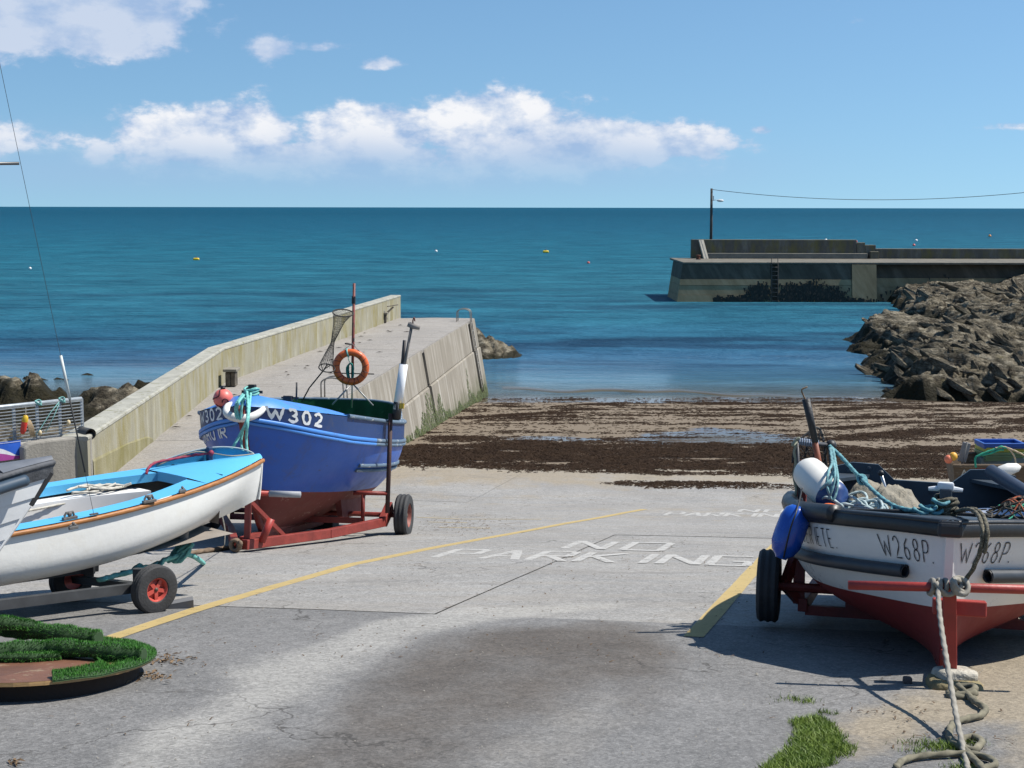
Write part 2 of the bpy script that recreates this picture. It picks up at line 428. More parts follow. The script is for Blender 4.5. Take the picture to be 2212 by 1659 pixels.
# a low wavelet running up the shallow water's edge
def build_wavelet():
    mb = MB(); P = []
    for i in range(70):
        t = i / 69; p = at_z(1085 + 640 * t, 838 + 16 * t + 2.5 * math.sin(t * 9), 0)
        h = .055 * math.sin(math.pi * t) ** .7 * (.5 + .8 * vnoise(t * 14, 3.0, 5)) + .002
        row = []
        for k in range(9):
            s = k / 8; prof_ = math.sin(math.pi * s ** .8)
            row.append((p.x, p.y - .45 + .95 * s + .25 * math.sin(t * 23), -.02 + .022 * min(1, prof_ * 4) + float(h) * prof_))
        P.append(row)
    mb.grid(P)
    n = NT('shallow_wave'); n.set(col=(.09, .075, .045), rough=.25, ior=1.33, normal=n.bump(n.noise(9, 3), .12, .05))
    struct(obj('wavelet', mb, n.m, smooth=True), 'small sandy wavelet breaking along the water edge')
build_wavelet()
def build_foam():
    mb = MB(); P = []
    for i in range(90):
        t = i / 89; p = at_z(1062 + 860 * t, 868 - 6 * t, .0); yy = p.y + .5 * (float(vnoise(t * 22, 1.0, 9)) - .5); w = .10 + .22 * float(vnoise(t * 40, 5.0, 3)) * (1.3 - t)
        P.append([(p.x, yy - w, .016), (p.x, yy, .02), (p.x, yy + w, .016)])
    mb.grid(P, flip=True); n = NT('foam'); n.set(col=(.62, .64, .64), rough=.8, alpha=n.rng(n.noise(1, 6, .7, n.mp((5, 9, 1))), .48, .60, 0, .75))
    struct(obj('foam_line', mb, n.m), 'thin broken foam along the water edge')
build_foam()

# ---- weed cover over the beach
def px_poly(pts, off=0): return [tuple(gnd(a, b, off).xy) for a, b in pts]
P_A = px_poly([(860, 1004), (880, 970), (1100, 962), (1300, 966), (1500, 962), (1720, 966), (1900, 975), (2060, 985), (2260, 985), (2300, 1035), (1750, 1030), (1560, 1024), (1400, 1022), (1250, 1016), (1050, 1008)])
P_B = px_poly([(1330, 1048), (1400, 1040), (1560, 1042), (1700, 1046), (1760, 1060), (1690, 1064), (1560, 1062), (1420, 1062)])
P_PUD = px_poly([(1330, 952), (1440, 930), (1530, 924), (1640, 932), (1760, 950), (1740, 966), (1560, 962), (1430, 966)])
P_PUD2 = px_poly([(1050, 948), (1250, 944), (1400, 946), (1380, 956), (1150, 956)])
P_WET = px_poly([(900, 1050), (930, 1012), (1050, 1016), (1080, 1030), (980, 1052)])
def line_d(pts, X, Y):
    pl = [tuple(gnd(a, b).xy) for a, b in pts]; d = np.full(np.shape(X), 1e9)
    for (x1, y1), (x2, y2) in zip(pl[:-1], pl[1:]):
        ex, ey = x2 - x1, y2 - y1; t = np.clip(((X - x1) * ex + (Y - y1) * ey) / (ex * ex + ey * ey), 0, 1)
        d = np.minimum(d, np.hypot((X - x1 - t * ex), Y - y1 - t * ey))
    return d
STREAKS = [([(1010, 905), (1150, 896), (1300, 886), (1500, 884), (1750, 889), (1900, 880), (2200, 885)], .42), ([(1060, 913), (1250, 900), (1330, 894), (1500, 900), (1720, 902)], .4),
           ([(1230, 880), (1400, 872), (1700, 874), (1920, 874)], .35), ([(1800, 928), (2000, 918), (2212, 908)], .4), ([(1760, 950), (2000, 938), (2230, 930)], .45),
           ([(1830, 907), (2050, 897), (2212, 893)], .3), ([(1730, 1000), (2000, 975), (2230, 962)], .5), ([(870, 985), (980, 950), (1150, 957)], .5), ([(1330, 953), (1500, 962), (1740, 962)], .3)]
def weed(X, Y):
    X = np.asarray(X, float); Y = np.asarray(Y, float)
    n = fbm(X * .55, Y * 1.6, 4, 3); w = .0 * X
    w = np.maximum(w, inpoly(P_A, X, Y + (n - .5) * 1.6, .5) * sstep(.26, .46, fbm(X * .8, Y * 2.2, 4, 77)))
    w = np.maximum(w, inpoly(P_B, X + (fbm(X, Y, 3, 9) - .5) * 2, Y + (n - .5) * 1.2, .25))
    for pts, wd in STREAKS:
        d = line_d(pts, X, Y + (fbm(X * .5, Y * .5, 3, 21) - .5) * 1.4)
        w = np.maximum(w, (1 - sstep(wd * .3, wd * 1.5, d)) * sstep(.36, .6, fbm(X * .8, Y * 2.0, 3, 31)) * .8)
    loose = sstep(.60, .70, fbm(X * .5, Y * 3.4, 5, 41, .62)) * .6
    loose *= sstep(30.5, 33, Y) * (1 - .6 * sstep(46, 44, Y) * sstep(40, 42, Y) * sstep(9, 5, X))
    w = np.maximum(w, loose * np.where(Y > 31, 1, .4))
    return w * sstep(28.5, 29.5, Y)

# ---- beach and sea bed
def m_beach():
    n = NT('wet_sand'); w = n.attr('weed'); wet = n.attr('wet')
    a = n.noise(1.1, 5, .6, n.mp((.6, 1.6, 1))); b = n.noise(38, 3, .6)
    sand = n.mix(a, (.142, .106, .068), (.212, .164, .108))
    sand = n.mix(n.math('MULTIPLY', b, .5), sand, (.15, .115, .08))
    wd = n.rng(n.math('ADD', n.math('MULTIPLY', w, 1.1), n.math('MULTIPLY', n.math('SUBTRACT', n.noise(1, 7, .75, n.mp((5, 17, 1))), .5), 2.4)), .45, .85)
    col = n.mix(wd, sand, n.mix(b, (.018, .011, .008), (.05, .033, .022)))
    dry = n.rng(wet, .25, .75)
    col = n.mix(n.math('MULTIPLY', dry, .55), col, (.09, .075, .06))
    rough = n.math('SUBTRACT', .88, n.math('MULTIPLY', dry, .72), clamp=True)
    h = n.math('ADD', n.noise(1, 4, .6, n.mp((2.0, 7, 1))), n.math('MULTIPLY', n.noise(60, 2), .35))
    nb = n.t.nodes.new('ShaderNodeBump'); nb.inputs['Distance'].default_value = .035; n.L.new(h, nb.inputs['Height'])
    n.L.new(n.math('SUBTRACT', .75, n.math('MULTIPLY', dry, .71)), nb.inputs['Strength'])
    return n.set(col=col, rough=rough, normal=nb.outputs[0])
def beach_z(X, Y):
    z = prof(Y) + (fbm(X * .35, Y * .35, 3, 5) - .5) * .10 + (fbm(X * 1.6, Y * 1.6, 3, 6) - .5) * .03
    edge = 31.6 + (fbm(X * .4, X * 0 + 2, 3, 8) - .5) * 2.2
    z = z - .16 * (1 - sstep(-1.6, 1.6, Y - edge)) + .02
    side = sstep(10.5, 13.0, X - (Y - 20) * .25)
    z = z + side * .25 * (1 - sstep(30, 40, Y))
    z = z - .05 * (inpoly(P_PUD, X, Y, 1.0) + .6 * inpoly(P_PUD2, X, Y, .8))
    return z
def build_beach():
    xs = np.arange(-9, 62, .25); ys = np.concatenate([np.arange(22, 56, .2), np.arange(56, 125, 1.5)])
    X, Y = np.meshgrid(xs, ys); Z = beach_z(X, Y)
    nz = fbm(X * .5, Y * 1.3, 4, 51)
    wet = np.maximum(inpoly(P_PUD, X, Y + (nz - .5) * 2.0, .35), inpoly(P_PUD2, X, Y + (nz - .5) * 1.6, .3) * .8)
    wet = np.maximum(wet, sstep(48.5, 51.5, Y + (nz - .5) * 3) * .95)
    wd = weed(X, Y)
    bed = npobj('beach', np.stack([X, Y, Z], -1).reshape(-1, 3), gridfaces(len(ys), len(xs)), m_beach(), smooth=True, attrs={'weed': wd, 'wet': wet * (1 - .8 * wd)})
    struct(bed, 'sandy beach with seaweed wrack below the slipway')
build_beach()
def build_weed():
    N = 420000
    X = np.random.uniform(-5, 22, N); Y = np.random.uniform(28.6, 52.3, N)
    W0 = weed(X, Y); keep = np.random.rand(N) < np.clip(W0 * .75 + .018 * sstep(31, 34, Y) + .10 * (W0 > .02), 0, 1) * .9
    keep &= (X < .40 * Y + 1.5)
    X, Y = X[keep], Y[keep]; n = len(X); print('weed flakes', n)
    Z = np.maximum(beach_z(X, Y), prof(Y)) + .004
    L = np.random.uniform(.03, .15, n) * (1 + (np.random.rand(n) > .9)); W = np.random.uniform(.006, .022, n); A = np.random.normal(0, .55, n)
    H = np.random.uniform(.006, .035, n) * (.5 + weed(X, Y))
    cx, sx = np.cos(A), np.sin(A); V = np.zeros((n, 6, 3))
    for k, (t, hh) in enumerate([(-1, 0.0), (0, 1.0), (1, .15)]):
        for s in (0, 1):
            sgn = -1 if s == 0 else 1
            V[:, k * 2 + s, 0] = X + cx * L * t * .5 - sx * W * sgn * .5
            V[:, k * 2 + s, 1] = Y + sx * L * t * .5 + cx * W * sgn * .5
            V[:, k * 2 + s, 2] = Z + H * hh + (s * .012)
    o = np.arange(n)[:, None] * 6
    Fc = np.concatenate([o + [0, 2, 3, 1], o + [2, 4, 5, 3]])
    q = NT('kelp'); c = q.mix(q.noise(3.0, 4), (.014, .008, .006), (.050, .028, .014))
    q.set(col=c, rough=.85, spec=.15)
    w = npobj('seaweed', V.reshape(-1, 3), Fc, q.m); tag(w, 'dark brown seaweed wrack strewn across the beach in bands', 'seaweed', kind='stuff')
build_weed()

# ---- slipway
P_STAIN = px_poly([(860, 1400), (960, 1372), (1100, 1348), (1300, 1340), (1430, 1352), (1480, 1420), (1440, 1520), (1330, 1600), (1200, 1720), (420, 1720), (560, 1610), (660, 1540), (780, 1450)])
P_STAIN2 = px_poly([(940, 1385), (1050, 1362), (1250, 1352), (1400, 1362), (1380, 1400), (1200, 1425), (1000, 1420)])
P_DUST = px_poly([(300, 1720), (430, 1640), (560, 1555), (660, 1480), (800, 1410), (900, 1378), (1060, 1344), (1250, 1325), (1400, 1300), (1000, 1310), (760, 1350), (560, 1440), (380, 1560), (150, 1700)])
P_DUST2 = px_poly([(1230, 1500), (1330, 1470), (1390, 1560), (1300, 1659), (1100, 1690), (1000, 1650)])
P_SAND = px_poly([(1990, 1478), (2080, 1440), (2160, 1395), (2330, 1380), (2330, 1640), (2200, 1560), (2080, 1560), (1900, 1620), (1840, 1560)])
P_PATCH = px_poly([(430, 1318), (700, 1318), (820, 1330), (760, 1365), (620, 1400), (450, 1420), (330, 1400)])
def m_slip(name, base, base2, speck, cracks):
    n = NT(name); st = n.attr('stain'); du = n.attr('dust'); sa = n.attr('sand')
    a = n.rng(n.noise(.6, 9, .72), .32, .68); b = n.noise(95, 4, .75); c = n.noise(5, 8, .75)
    col = n.mix(a, base, base2)
    col = n.mix(n.rng(c, .35, .75, 0, .45), col, tuple(q * .78 for q in base))
    col = n.mix(n.rng(b, .56, .72, 0, speck), col, tuple(min(1, q * 1.75) for q in base2))
    col = n.mix(n.rng(b, .44, .30, 0, speck), col, tuple(q * .38 for q in base))
    chip = n.rng(n.vor(55), .10, .04)
    col = n.mix(n.math('MULTIPLY', n.math('MULTIPLY', chip, n.rng(n.noise(3.1, 2), .45, .6)), speck * 1.2), col, (.62, .60, .56))
    brk = n.math('MULTIPLY', n.math('SUBTRACT', n.noise(1.7, 10, .74, n.mp((1, .55, 1))), .5), 1.5)
    d = n.rng(n.math('ADD', du, brk), .3, .9)
    col = n.mix(n.math('MULTIPLY', d, .60), col, (.36, .345, .315))
    s = n.rng(n.math('ADD', st, n.math('MULTIPLY', brk, .8)), .25, .95)
    col = n.mix(n.math('MULTIPLY', s, .88), col, n.mix(n.noise(1.6, 5, .65), (.055, .046, .039), (.125, .106, .088)))
    sd = n.rng(n.math('ADD', sa, brk), .3, .75)
    col = n.mix(n.math('MULTIPLY', sd, .85), col, n.mix(b, (.215, .175, .12), (.34, .285, .205)))
    grain = n.rng(n.vor(62, out='Color'), 0, 1, .70, 1.30); grain2 = n.rng(n.vor(21, out='Color'), 0, 1, .88, 1.12)
    col = n.mix(1.0, col, n.mix(1.0, n.math('MULTIPLY', grain, grain2), (1, 1, 1), 'MULTIPLY'), 'MULTIPLY')
    wv = n.t.nodes.new('ShaderNodeVectorMath'); wv.operation = 'ADD'; n.L.new(n.co, wv.inputs[0]); nn_ = n.t.nodes.new('ShaderNodeTexNoise'); nn_.inputs['Scale'].default_value = 2.2; nn_.inputs['Detail'].default_value = 6; n.L.new(n.co, nn_.inputs['Vector']); n.L.new(nn_.outputs['Color'], wv.inputs[1])
    crk = n.math('MULTIPLY', n.rng(n.vor(.42, wv.outputs[0], 'DISTANCE_TO_EDGE'), .006, .002), n.rng(n.noise(.5, 3), .48, .58))
    col = n.mix(n.math('MULTIPLY', crk, .75), col, (.05, .045, .04))
    if cracks:
        streak = n.noise(1, 5, .65, n.mp((.5, 3.0, 1), rot=(0, 0, LTH)))
        col = n.mix(n.rng(streak, .42, .70, 0, .45), col, (.29, .255, .21)); col = n.mix(n.rng(n.noise(1, 9, .75, n.mp((.8, 2.2, 1), (5, 2, 0))), .56, .70, 0, .5), col, (.13, .12, .11))
    h = n.math('ADD', n.math('MULTIPLY', b, .7), n.math('MULTIPLY', n.noise(30, 3, .6), .6))
    return n.set(col=col, rough=.86, spec=.35, normal=n.bump(h, .55 if speck > .4 else .38, .012))
M_ASPH = m_slip('old_asphalt', (.140, .137, .133), (.220, .213, .204), .65, False)
M_CONC = m_slip('slip_concrete', (.232, .224, .212), (.330, .319, .300), .55, True)
def masks(X, Y):
    wig = (fbm(X * 1.1, Y * 1.1, 4, 61) - .5) * .55
    st = np.maximum(inpoly(P_STAIN, X + wig, Y + wig, .28) * .80, inpoly(P_STAIN2, X + wig, Y, .3))
    st = st * (1 - .55 * inpoly(P_DUST2, X + wig, Y, .35))
    du = np.maximum(inpoly(P_DUST, X + wig, Y + wig, .3), .55 * inpoly(P_DUST2, X + wig, Y, .35))
    du = du * (1 - inpoly(P_PATCH, X + wig * .5, Y + wig * .5, .15))
    sa = np.maximum(inpoly(P_SAND, X + wig, Y + wig, .35), sstep(2.6, 3.6, X - (Y - 9) * .25 + wig) * sstep(13, 9, Y) * .8)
    sa = np.maximum(sa, sstep(27.2, 30.5, Y + wig * 3) * .75)
    sa = np.maximum(sa, sstep(16.5, 26, Y) * sstep(.42, .62, fbm(X * .35, Y * .8, 4, 63)) * .45)
    return {'stain': st, 'dust': du, 'sand': sa}
def build_slip():
    base = MB(); ys = list(np.arange(-6, 34.5, .5))
    base.grid([[(x, y, G(x, y) - .03) for x in (-24, -12, 0, 12, 24)] for y in ys], flip=True)
    bo = obj('slipway', base, mat('joint_fill', (.16, .145, .12), .9, .5, 2)); struct(bo, 'sloping concrete and asphalt boat slipway')
    def patch(name, a0, a1, b0, b1, res, m, seed, gap=.0022, lift=0.0):
        na = max(2, int((a1 - a0) / res)); nbb = max(2, int((b1 - b0) / res))
        A, B = np.meshgrid(np.linspace(a0 + gap, a1 - gap, na), np.linspace(b0 + gap, b1 - gap, nbb), indexing='ij')
        X = LD.x * A + AD.x * B; Y = LD.y * A + AD.y * B
        Z = prof(Y) + (fbm(X * .4, Y * .4, 3, 11) - .5) * .02 + lift
        # worn arrises
        ed = np.minimum(np.minimum(A - a0, a1 - A), np.minimum(B - b0, b1 - B))
        Z = Z - .004 * (1 - sstep(0, .05, ed - gap))
        return npobj(name, np.stack([X, Y, Z], -1).reshape(-1, 3), gridfaces(na, nbb)[:, ::-1], m, bo, True, masks(X, Y))
    patch('asphalt', -3, 10.3, -14, 8.5, .07, M_ASPH, 1)
    cols = [-15.7, -11.5, -7.3, -3.2, 1.0, 5.2, 9.4, 13.6]
    for r_, (a0, a1) in enumerate([(10.3, 18.8), (18.8, 25.6), (25.6, 33.6)]):
        for c_ in range(len(cols) - 1):
            random.seed(r_ * 17 + c_)
            patch('concrete_slab', a0, a1, cols[c_], cols[c_ + 1], .13, M_CONC, 0, lift=random.uniform(-.004, .004))
    # painted lines and words
    def m_paint(nm, c, thr):
        n = NT(nm); w = n.math('ADD', n.math('MULTIPLY', n.noise(9, 7, .72), .75), n.math('MULTIPLY', n.noise(95, 2, .7), .35))
        col = n.mix(n.noise(3, 4), tuple(q * .8 for q in c), c)
        return n.set(col=col, rough=.8, alpha=n.rng(w, thr - .14, thr + .10, .74, 0.0))
    MY = m_paint('yellow_road_paint', (.60, .44, .17), .73); MW = m_paint('worn_white_paint', (.60, .58, .54), .685)
    def ribbon(mb, pts, w, zo=.006, res=.12):
        P = [Vector((p[0], p[1])) for p in pts]; Q = []
        for a, b in zip(P[:-1], P[1:]):
            k = max(1, int((b - a).length / res)); Q += [a + (b - a) * (i / k) for i in range(k)]
        Q.append(P[-1]); rows = []
        for i, q in enumerate(Q):
            t = (Q[min(i + 1, len(Q) - 1)] - Q[max(i - 1, 0)]).normalized(); nn = Vector((t.y, -t.x))
            e = w * .5 * (1 + .10 * (float(vnoise(q.x * 3, q.y * 3, 2)) - .5))
            row = []
            for k in (-1, 0, 1):
                r_ = q + nn * e * k; row.append((r_.x, r_.y, float(prof(r_.y)) + (float(fbm(r_.x * .4, r_.y * .4, 3, 11)) - .5) * .02 + zo))
            rows.append(row)
        mb.grid(rows, flip=True)
    a = MB(); ribbon(a, [tuple(gnd(*p).xy) for p in [(150, 1408), (220, 1387), (430, 1317), (600, 1266), (760, 1221), (920, 1188), (1080, 1158), (1240, 1128), (1392, 1101)]], .145)
    obj('yellow_line', a, MY, bo)
    a = MB(); ribbon(a, [lane(9.6, -1.06), lane(12, -1.02), lane(17, -.93), lane(21, -.8)], .15); obj('yellow_line', a, MY, bo)
    for pts in ([(900, 1118), (1000, 1122), (1170, 1122)], [(925, 1128), (1010, 1130)], [(950, 1139), (1060, 1141)]):
        a = MB(); ribbon(a, [tuple(gnd(*p).xy) for p in pts], .06); obj('faded_yellow_line', a, MY, bo)
    GL = {'N': [[(0, 0), (0, 1)], [(0, 1), (1, 0)], [(1, 0), (1, 1)]], 'O': [[(0, 0), (0, 1)], [(0, 1), (1, 1)], [(1, 1), (1, 0)], [(1, 0), (0, 0)]],
          'P': [[(0, 0), (0, 1)], [(0, 1), (.9, 1)], [(.9, 1), (.9, .5)], [(.9, .5), (0, .5)]], 'A': [[(0, 0), (.45, 1)], [(.45, 1), (1, 0)], [(.2, .35), (.8, .35)]],
          'R': [[(0, 0), (0, 1)], [(0, 1), (.9, 1)], [(.9, 1), (.9, .5)], [(.9, .5), (0, .5)], [(.35, .5), (1, 0)]], 'K': [[(0, 0), (0, 1)], [(0, .45), (1, 1)], [(.3, .55), (1, 0)]],
          'I': [[(.5, 0), (.5, 1)]], 'G': [[(1, 1), (0, 1)], [(0, 1), (0, 0)], [(0, 0), (1, 0)], [(1, 0), (1, .45)], [(1, .45), (.55, .45)]]}
    def word(txt, a0, b0, h, w, pitch, sw):
        mb = MB(); b = b0
        for ch in txt:
            for st in GL[ch]: ribbon(mb, [lane(a0 + v * h, b + u * w) for u, v in st], sw, .007, .2)
            b += pitch * (.7 if ch == 'I' else 1.0)
        o = obj('painted_word', mb, MW, bo); o['label'] = 'worn white painted word ' + txt
    word('PARKING', 14.85, -4.62, 1.08, .40, .55, .105)
    word('NO', 16.4, -3.42, 1.12, .46, .72, .105)
    word('PARKING', 23.2, -3.1, .95, .26, .34, .08)
    word('NO', 24.55, -1.95, .8, .30, .46, .08)
    return bo
SLIP = build_slip()

# ---- loose grit and weed scraps lying on the slip
def build_grit():
    N = 2600
    X = np.random.uniform(-4.5, 4.5, N); Y = 5.2 + np.random.rand(N) ** 1.3 * 16
    ok = np.abs(X) < .40 * Y + .3
    X, Y = X[ok], Y[ok]; n = len(X)
    S = np.random.uniform(.003, .008, n) * (1 + (np.random.rand(n) > .96) * 1.2); Z = prof(Y) + .003
    base = np.array([(1, 0, 0), (-.4, .8, 0), (-.6, -.7, 0), (.1, .1, .8)]); V = np.zeros((n, 4, 3)); A = np.random.rand(n) * 6.28
    for k in range(4):
        bx, by, bz = base[k]; V[:, k, 0] = X + S * (bx * np.cos(A) - by * np.sin(A)); V[:, k, 1] = Y + S * (bx * np.sin(A) + by * np.cos(A)); V[:, k, 2] = Z + S * bz
    o = np.arange(n)[:, None] * 4; Fc = np.concatenate([o + [0, 1, 3], o + [1, 2, 3], o + [2, 0, 3]])
    q = NT('grit'); q.set(col=q.mix(q.noise(23, 3), (.07, .06, .05), (.34, .32, .28)), rough=.85)
    tag(npobj('gravel', V.reshape(-1, 3), Fc, q.m), 'loose grit scattered over the slipway', 'gravel', kind='stuff')
    # dry weed scraps
    pts = []
    for cx, cy, k, sp in [(690, 1372, 10, 12), (900, 1222, 12, 14), (1400, 1345, 0, 1), (420, 1440, 10, 30), (1000, 1130, 160, 55), (960, 1142, 90, 45), (1080, 1135, 60, 30), (1050, 1095, 40, 120), (1300, 1080, 60, 160), (1000, 1040, 70, 90), (650, 1270, 12, 60), (820, 1420, 9, 120), (350, 1560, 10, 150), (1250, 1420, 8, 200), (1950, 1540, 40, 90), (2050, 1600, 40, 70)]:
        for _ in range(k):
            p = gnd(cx + random.gauss(0, sp), cy + random.gauss(0, min(sp * .3, 12)) ); pts.append(p)
    for _ in range(420):
        pts.append(gnd(random.uniform(300, 1650), random.uniform(1165, 1420)))
    mb = MB()
    for p in pts:
        L = random.uniform(.006, .024) * (2.0 if p.y > 14 else 1); an = random.uniform(0, 6.28); w = random.uniform(.002, .006); c, s = math.cos(an), math.sin(an); z = G(p.x, p.y) + .004
        mb.add([(p.x - c * L + s * w, p.y - s * L - c * w, z), (p.x - c * L - s * w, p.y - s * L + c * w, z), (p.x - s * w, p.y + c * w, z + .006), (p.x + s * w, p.y - c * w, z + .005), (p.x + c * L, p.y + s * L, z + .003)], [(0, 3, 2, 1), (3, 4, 2)])
    q = NT('dry_weed'); q.set(col=q.mix(q.noise(5, 3), (.035, .022, .014), (.16, .10, .05)), rough=.8)
    tag(obj('weed_scraps', mb, q.m), 'scraps of dried weed scattered over the slipway', 'seaweed', kind='stuff')
build_grit()

# ---- concrete materials for the piers
def m_wall(name, c1, c2, streak, alg, zl=None, dark=None):
    """board-marked concrete: vertical run-off streaks, lichen, tide-zone algae (z in world = object space)"""
    n = NT(name); x, y, z = n.xyz()
    hcoord = n.math('ADD', n.math('MULTIPLY', x, .35), y)
    cb = n.t.nodes.new('ShaderNodeCombineXYZ'); n.put(cb.inputs[0], n.math('MULTIPLY', hcoord, 2.6)); n.put(cb.inputs[2], n.math('MULTIPLY', z, .28))
    v = n.noise(1.0, 6, .7, cb.outputs[0]); g = n.noise(.9, 6, .62)
    col = n.mix(g, c1, c2)
    col = n.mix(n.rng(v, .50, .72, 0, .75), col, streak)
    col = n.mix(n.rng(v, .47, .28, 0, .55), col, tuple(q * .55 for q in c1))
    if alg is not None:
        col = n.mix(n.math('MULTIPLY', n.rng(n.math('ADD', n.noise(1.0, 6, .7, n.mp((1.4, 1.4, .55))), n.math('MULTIPLY', v, .4)), .66, .86), .8), col, alg)
    if zl is not None:
        tz = n.math('ADD', z, n.math('ADD', n.math('MULTIPLY', n.math('SUBTRACT', v, .5), 2.0), n.math('MULTIPLY', n.math('SUBTRACT', g, .5), .8)))
        col = n.mix(n.rng(tz, zl[0], zl[1], .9, 0), col, dark)
    h = n.math('ADD', n.noise(26, 4, .65), n.math('MULTIPLY', v, .5))
    return n.set(col=col, rough=.9, spec=.25, normal=n.bump(h, .4, .02))
M_PAR = m_wall('parapet_concrete', (.235, .215, .155), (.35, .33, .25), (.52, .50, .43), (.21, .17, .035))
M_PIER = m_wall('pier_concrete', (.20, .175, .14), (.31, .28, .23), (.50, .47, .42), None, (.15, 1.0), (.075, .085, .035))
M_DECK = m_slip('deck_concrete', (.25, .232, .21), (.335, .31, .28), .3, True)
M_CAP = mat('coping_concrete', (.34, .33, .28), .9, .2, 3, .4, 30, col2=(.22, .21, .14), thr=.56)
M_DARKH = mat('dark_recess', (.05, .045, .04), .9)

# ---- left pier
DZ = 2.95
PA, PB = Vector((-1.46, 53.7)), Vector((-5.25, 17.0))           # quay edge of the deck, far and near
PL_F, PL_K, PL_N = Vector((-4.34, 54.0)), Vector((-7.0, 33.6)), Vector((-6.32, 20.4))   # foot of the parapet
def build_pier():
    t = thing('stone_pier', 'pale concrete pier with low parapet beside the blue boat', 'pier', Matrix.Translation((-4, 35, 0)))
    t.name = 'concrete_pier'
    def W(o): return o
    # core
    mb = MB(); core = [PB, PA, PL_F, PL_K, PL_N, Vector((-6.3, 17.0))]
    u = (PA - PB).normalized(); nrm = Vector((u.y, -u.x))
    z0 = -1.2
    inner = lambda s, z: PB + u * s + nrm * (.50 * (DZ - z) / DZ - .16)
    bot = [inner(0, z0), inner((PA - PB).length, z0), PL_F, PL_K, PL_N, Vector((-6.3, 17.0))]
    top = [PB - nrm * .16, PA - nrm * .16] + core[2:]
    n = 6
    mb.add([(p.x, p.y, z0) for p in bot] + [(p.x, p.y, DZ - .12) for p in top], [tuple(range(n - 1, -1, -1)), tuple(range(n, 2 * n))] + [(k, (k + 1) % n, n + (k + 1) % n, n + k) for k in range(n)])
    obj('pier_core', mb, M_PIER, t, local=False)
    LEN = (PA - PB).length
    face = lambda s, z, o=0.0: (lambda q: (q.x, q.y, z))(PB + u * s + nrm * (.50 * (DZ - z) / DZ + o))
    slots = [(LEN - 2.0, LEN - 1.45), (13.6, 14.15), (24.6, 25.0)]
    cuts = [0.6]
    for a, b in sorted(slots): cuts += [a, b]
    cuts.append(LEN)
    def panel(s0, s1, z0_, z1_, o, name):
        mb = MB(); ns = max(2, int((s1 - s0) / .9)); P = []
        for i in range(ns + 1):
            s = s0 + (s1 - s0) * i / ns
            P.append([face(s, z0_, -.2), face(s, z0_, o), face(s, (z0_ + z1_) / 2, o), face(s, z1_ - .03, o), face(s, z1_, o - .03), face(s, z1_, -.2)])
        mb.grid(P)
        for row in (P[0], P[-1]): mb.add(row, [tuple(range(6)) if row is P[0] else tuple(range(5, -1, -1))])
        obj(name, mb, M_PIER, t, local=False)
    for k in range(0, len(cuts) - 1, 2):
        s0, s1 = cuts[k], cuts[k + 1]
        m_ = max(1, round((s1 - s0) / 6.5))
        for q in range(m_):
            a, b = s0 + (s1 - s0) * q / m_, s0 + (s1 - s0) * (q + 1) / m_
            panel(a + .006, b - .006, 1.86, DZ - .01, 0.0, 'upper_wall_panel')
            panel(a + .006, b - .006, -1.0, 1.83, .045, 'lower_wall_panel')
    # deck slabs
    lp = [PL_F, PL_K, PL_N, Vector((-6.3, 17.0))]
    def left_at(y):
        for a, b in zip(lp[:-1], lp[1:]):
            if b.y <= y <= a.y: return a.x + (b.x - a.x) * (y - a.y) / (b.y - a.y)
        return lp[0].x
    right_at = lambda y: PB.x + (PA.x - PB.x) * (y - PB.y) / (PA.y - PB.y)
    ys = list(np.linspace(17.0, 53.7, 10))
    for a, b in zip(ys[:-1], ys[1:]):
        mb = MB(); rows = []
        for i in range(13):
            y = a + .012 + (b - a - .024) * i / 12; xl, xr = left_at(min(y, 54)), right_at(y); row = []
            for j in range(11):
                x = xl - .02 + (xr - xl + .02) * j / 10
                row.append((x, y, DZ + .02 * (1 - abs(2 * j / 10 - 1)) + (float(fbm(x * .7, y * .7, 3, 9)) - .5) * .02 - (.012 if i in (0, 12) else 0)))
            rows.append(row)
        mb.grid(rows, flip=True)
        edge = [r[-1] for r in rows]; mb.grid([[p, (p[0], p[1], DZ - .11)] for p in edge], flip=True)
        for r_ in (rows[0], rows[-1]): mb.grid([[p, (p[0], p[1], DZ - .11)] for p in r_], flip=(r_ is rows[-1]))
        obj('deck_slab', mb, M_DECK, t, smooth=True, angle=30, local=False)
    # parapet in two lengths with a cap
    th = .40; ht = .86
    path = [PL_F, PL_K, PL_N]
    def nl(a, b): d = (b - a).normalized(); return Vector((d.y, -d.x)) * 1.0
    n1, n2 = nl(PL_F, PL_K), nl(PL_K, PL_N)
    if n1.x > 0: n1, n2 = -n1, -n2
    outer = [PL_F + n1 * th, PL_K + (n1 + n2).normalized() * th, PL_N + n2 * th]
    for i in (0, 1):
        a, b, ao, bo_ = path[i], path[i + 1], outer[i], outer[i + 1]; mb = MB(); K = 24
        for side, (p, q) in enumerate(((a, b), (ao, bo_))):
            rows = []
            for k in range(K + 1):
                c = p + (q - p) * k / K
                rows.append([(c.x, c.y, z) for z in (-.6 if side else DZ - .3, DZ + .1, DZ + ht * .6, DZ + ht - .07)])
            mb.grid(rows, flip=(side == 0))
        for p, q in ((a, ao), (b, bo_)): mb.add([(p.x, p.y, DZ - .3), (q.x, q.y, DZ - .3), (q.x, q.y, DZ + ht - .07), (p.x, p.y, DZ + ht - .07)], [(0, 1, 2, 3)])
        par = obj('parapet', mb, M_PAR, t, local=False)
        mb = MB(); rows = []
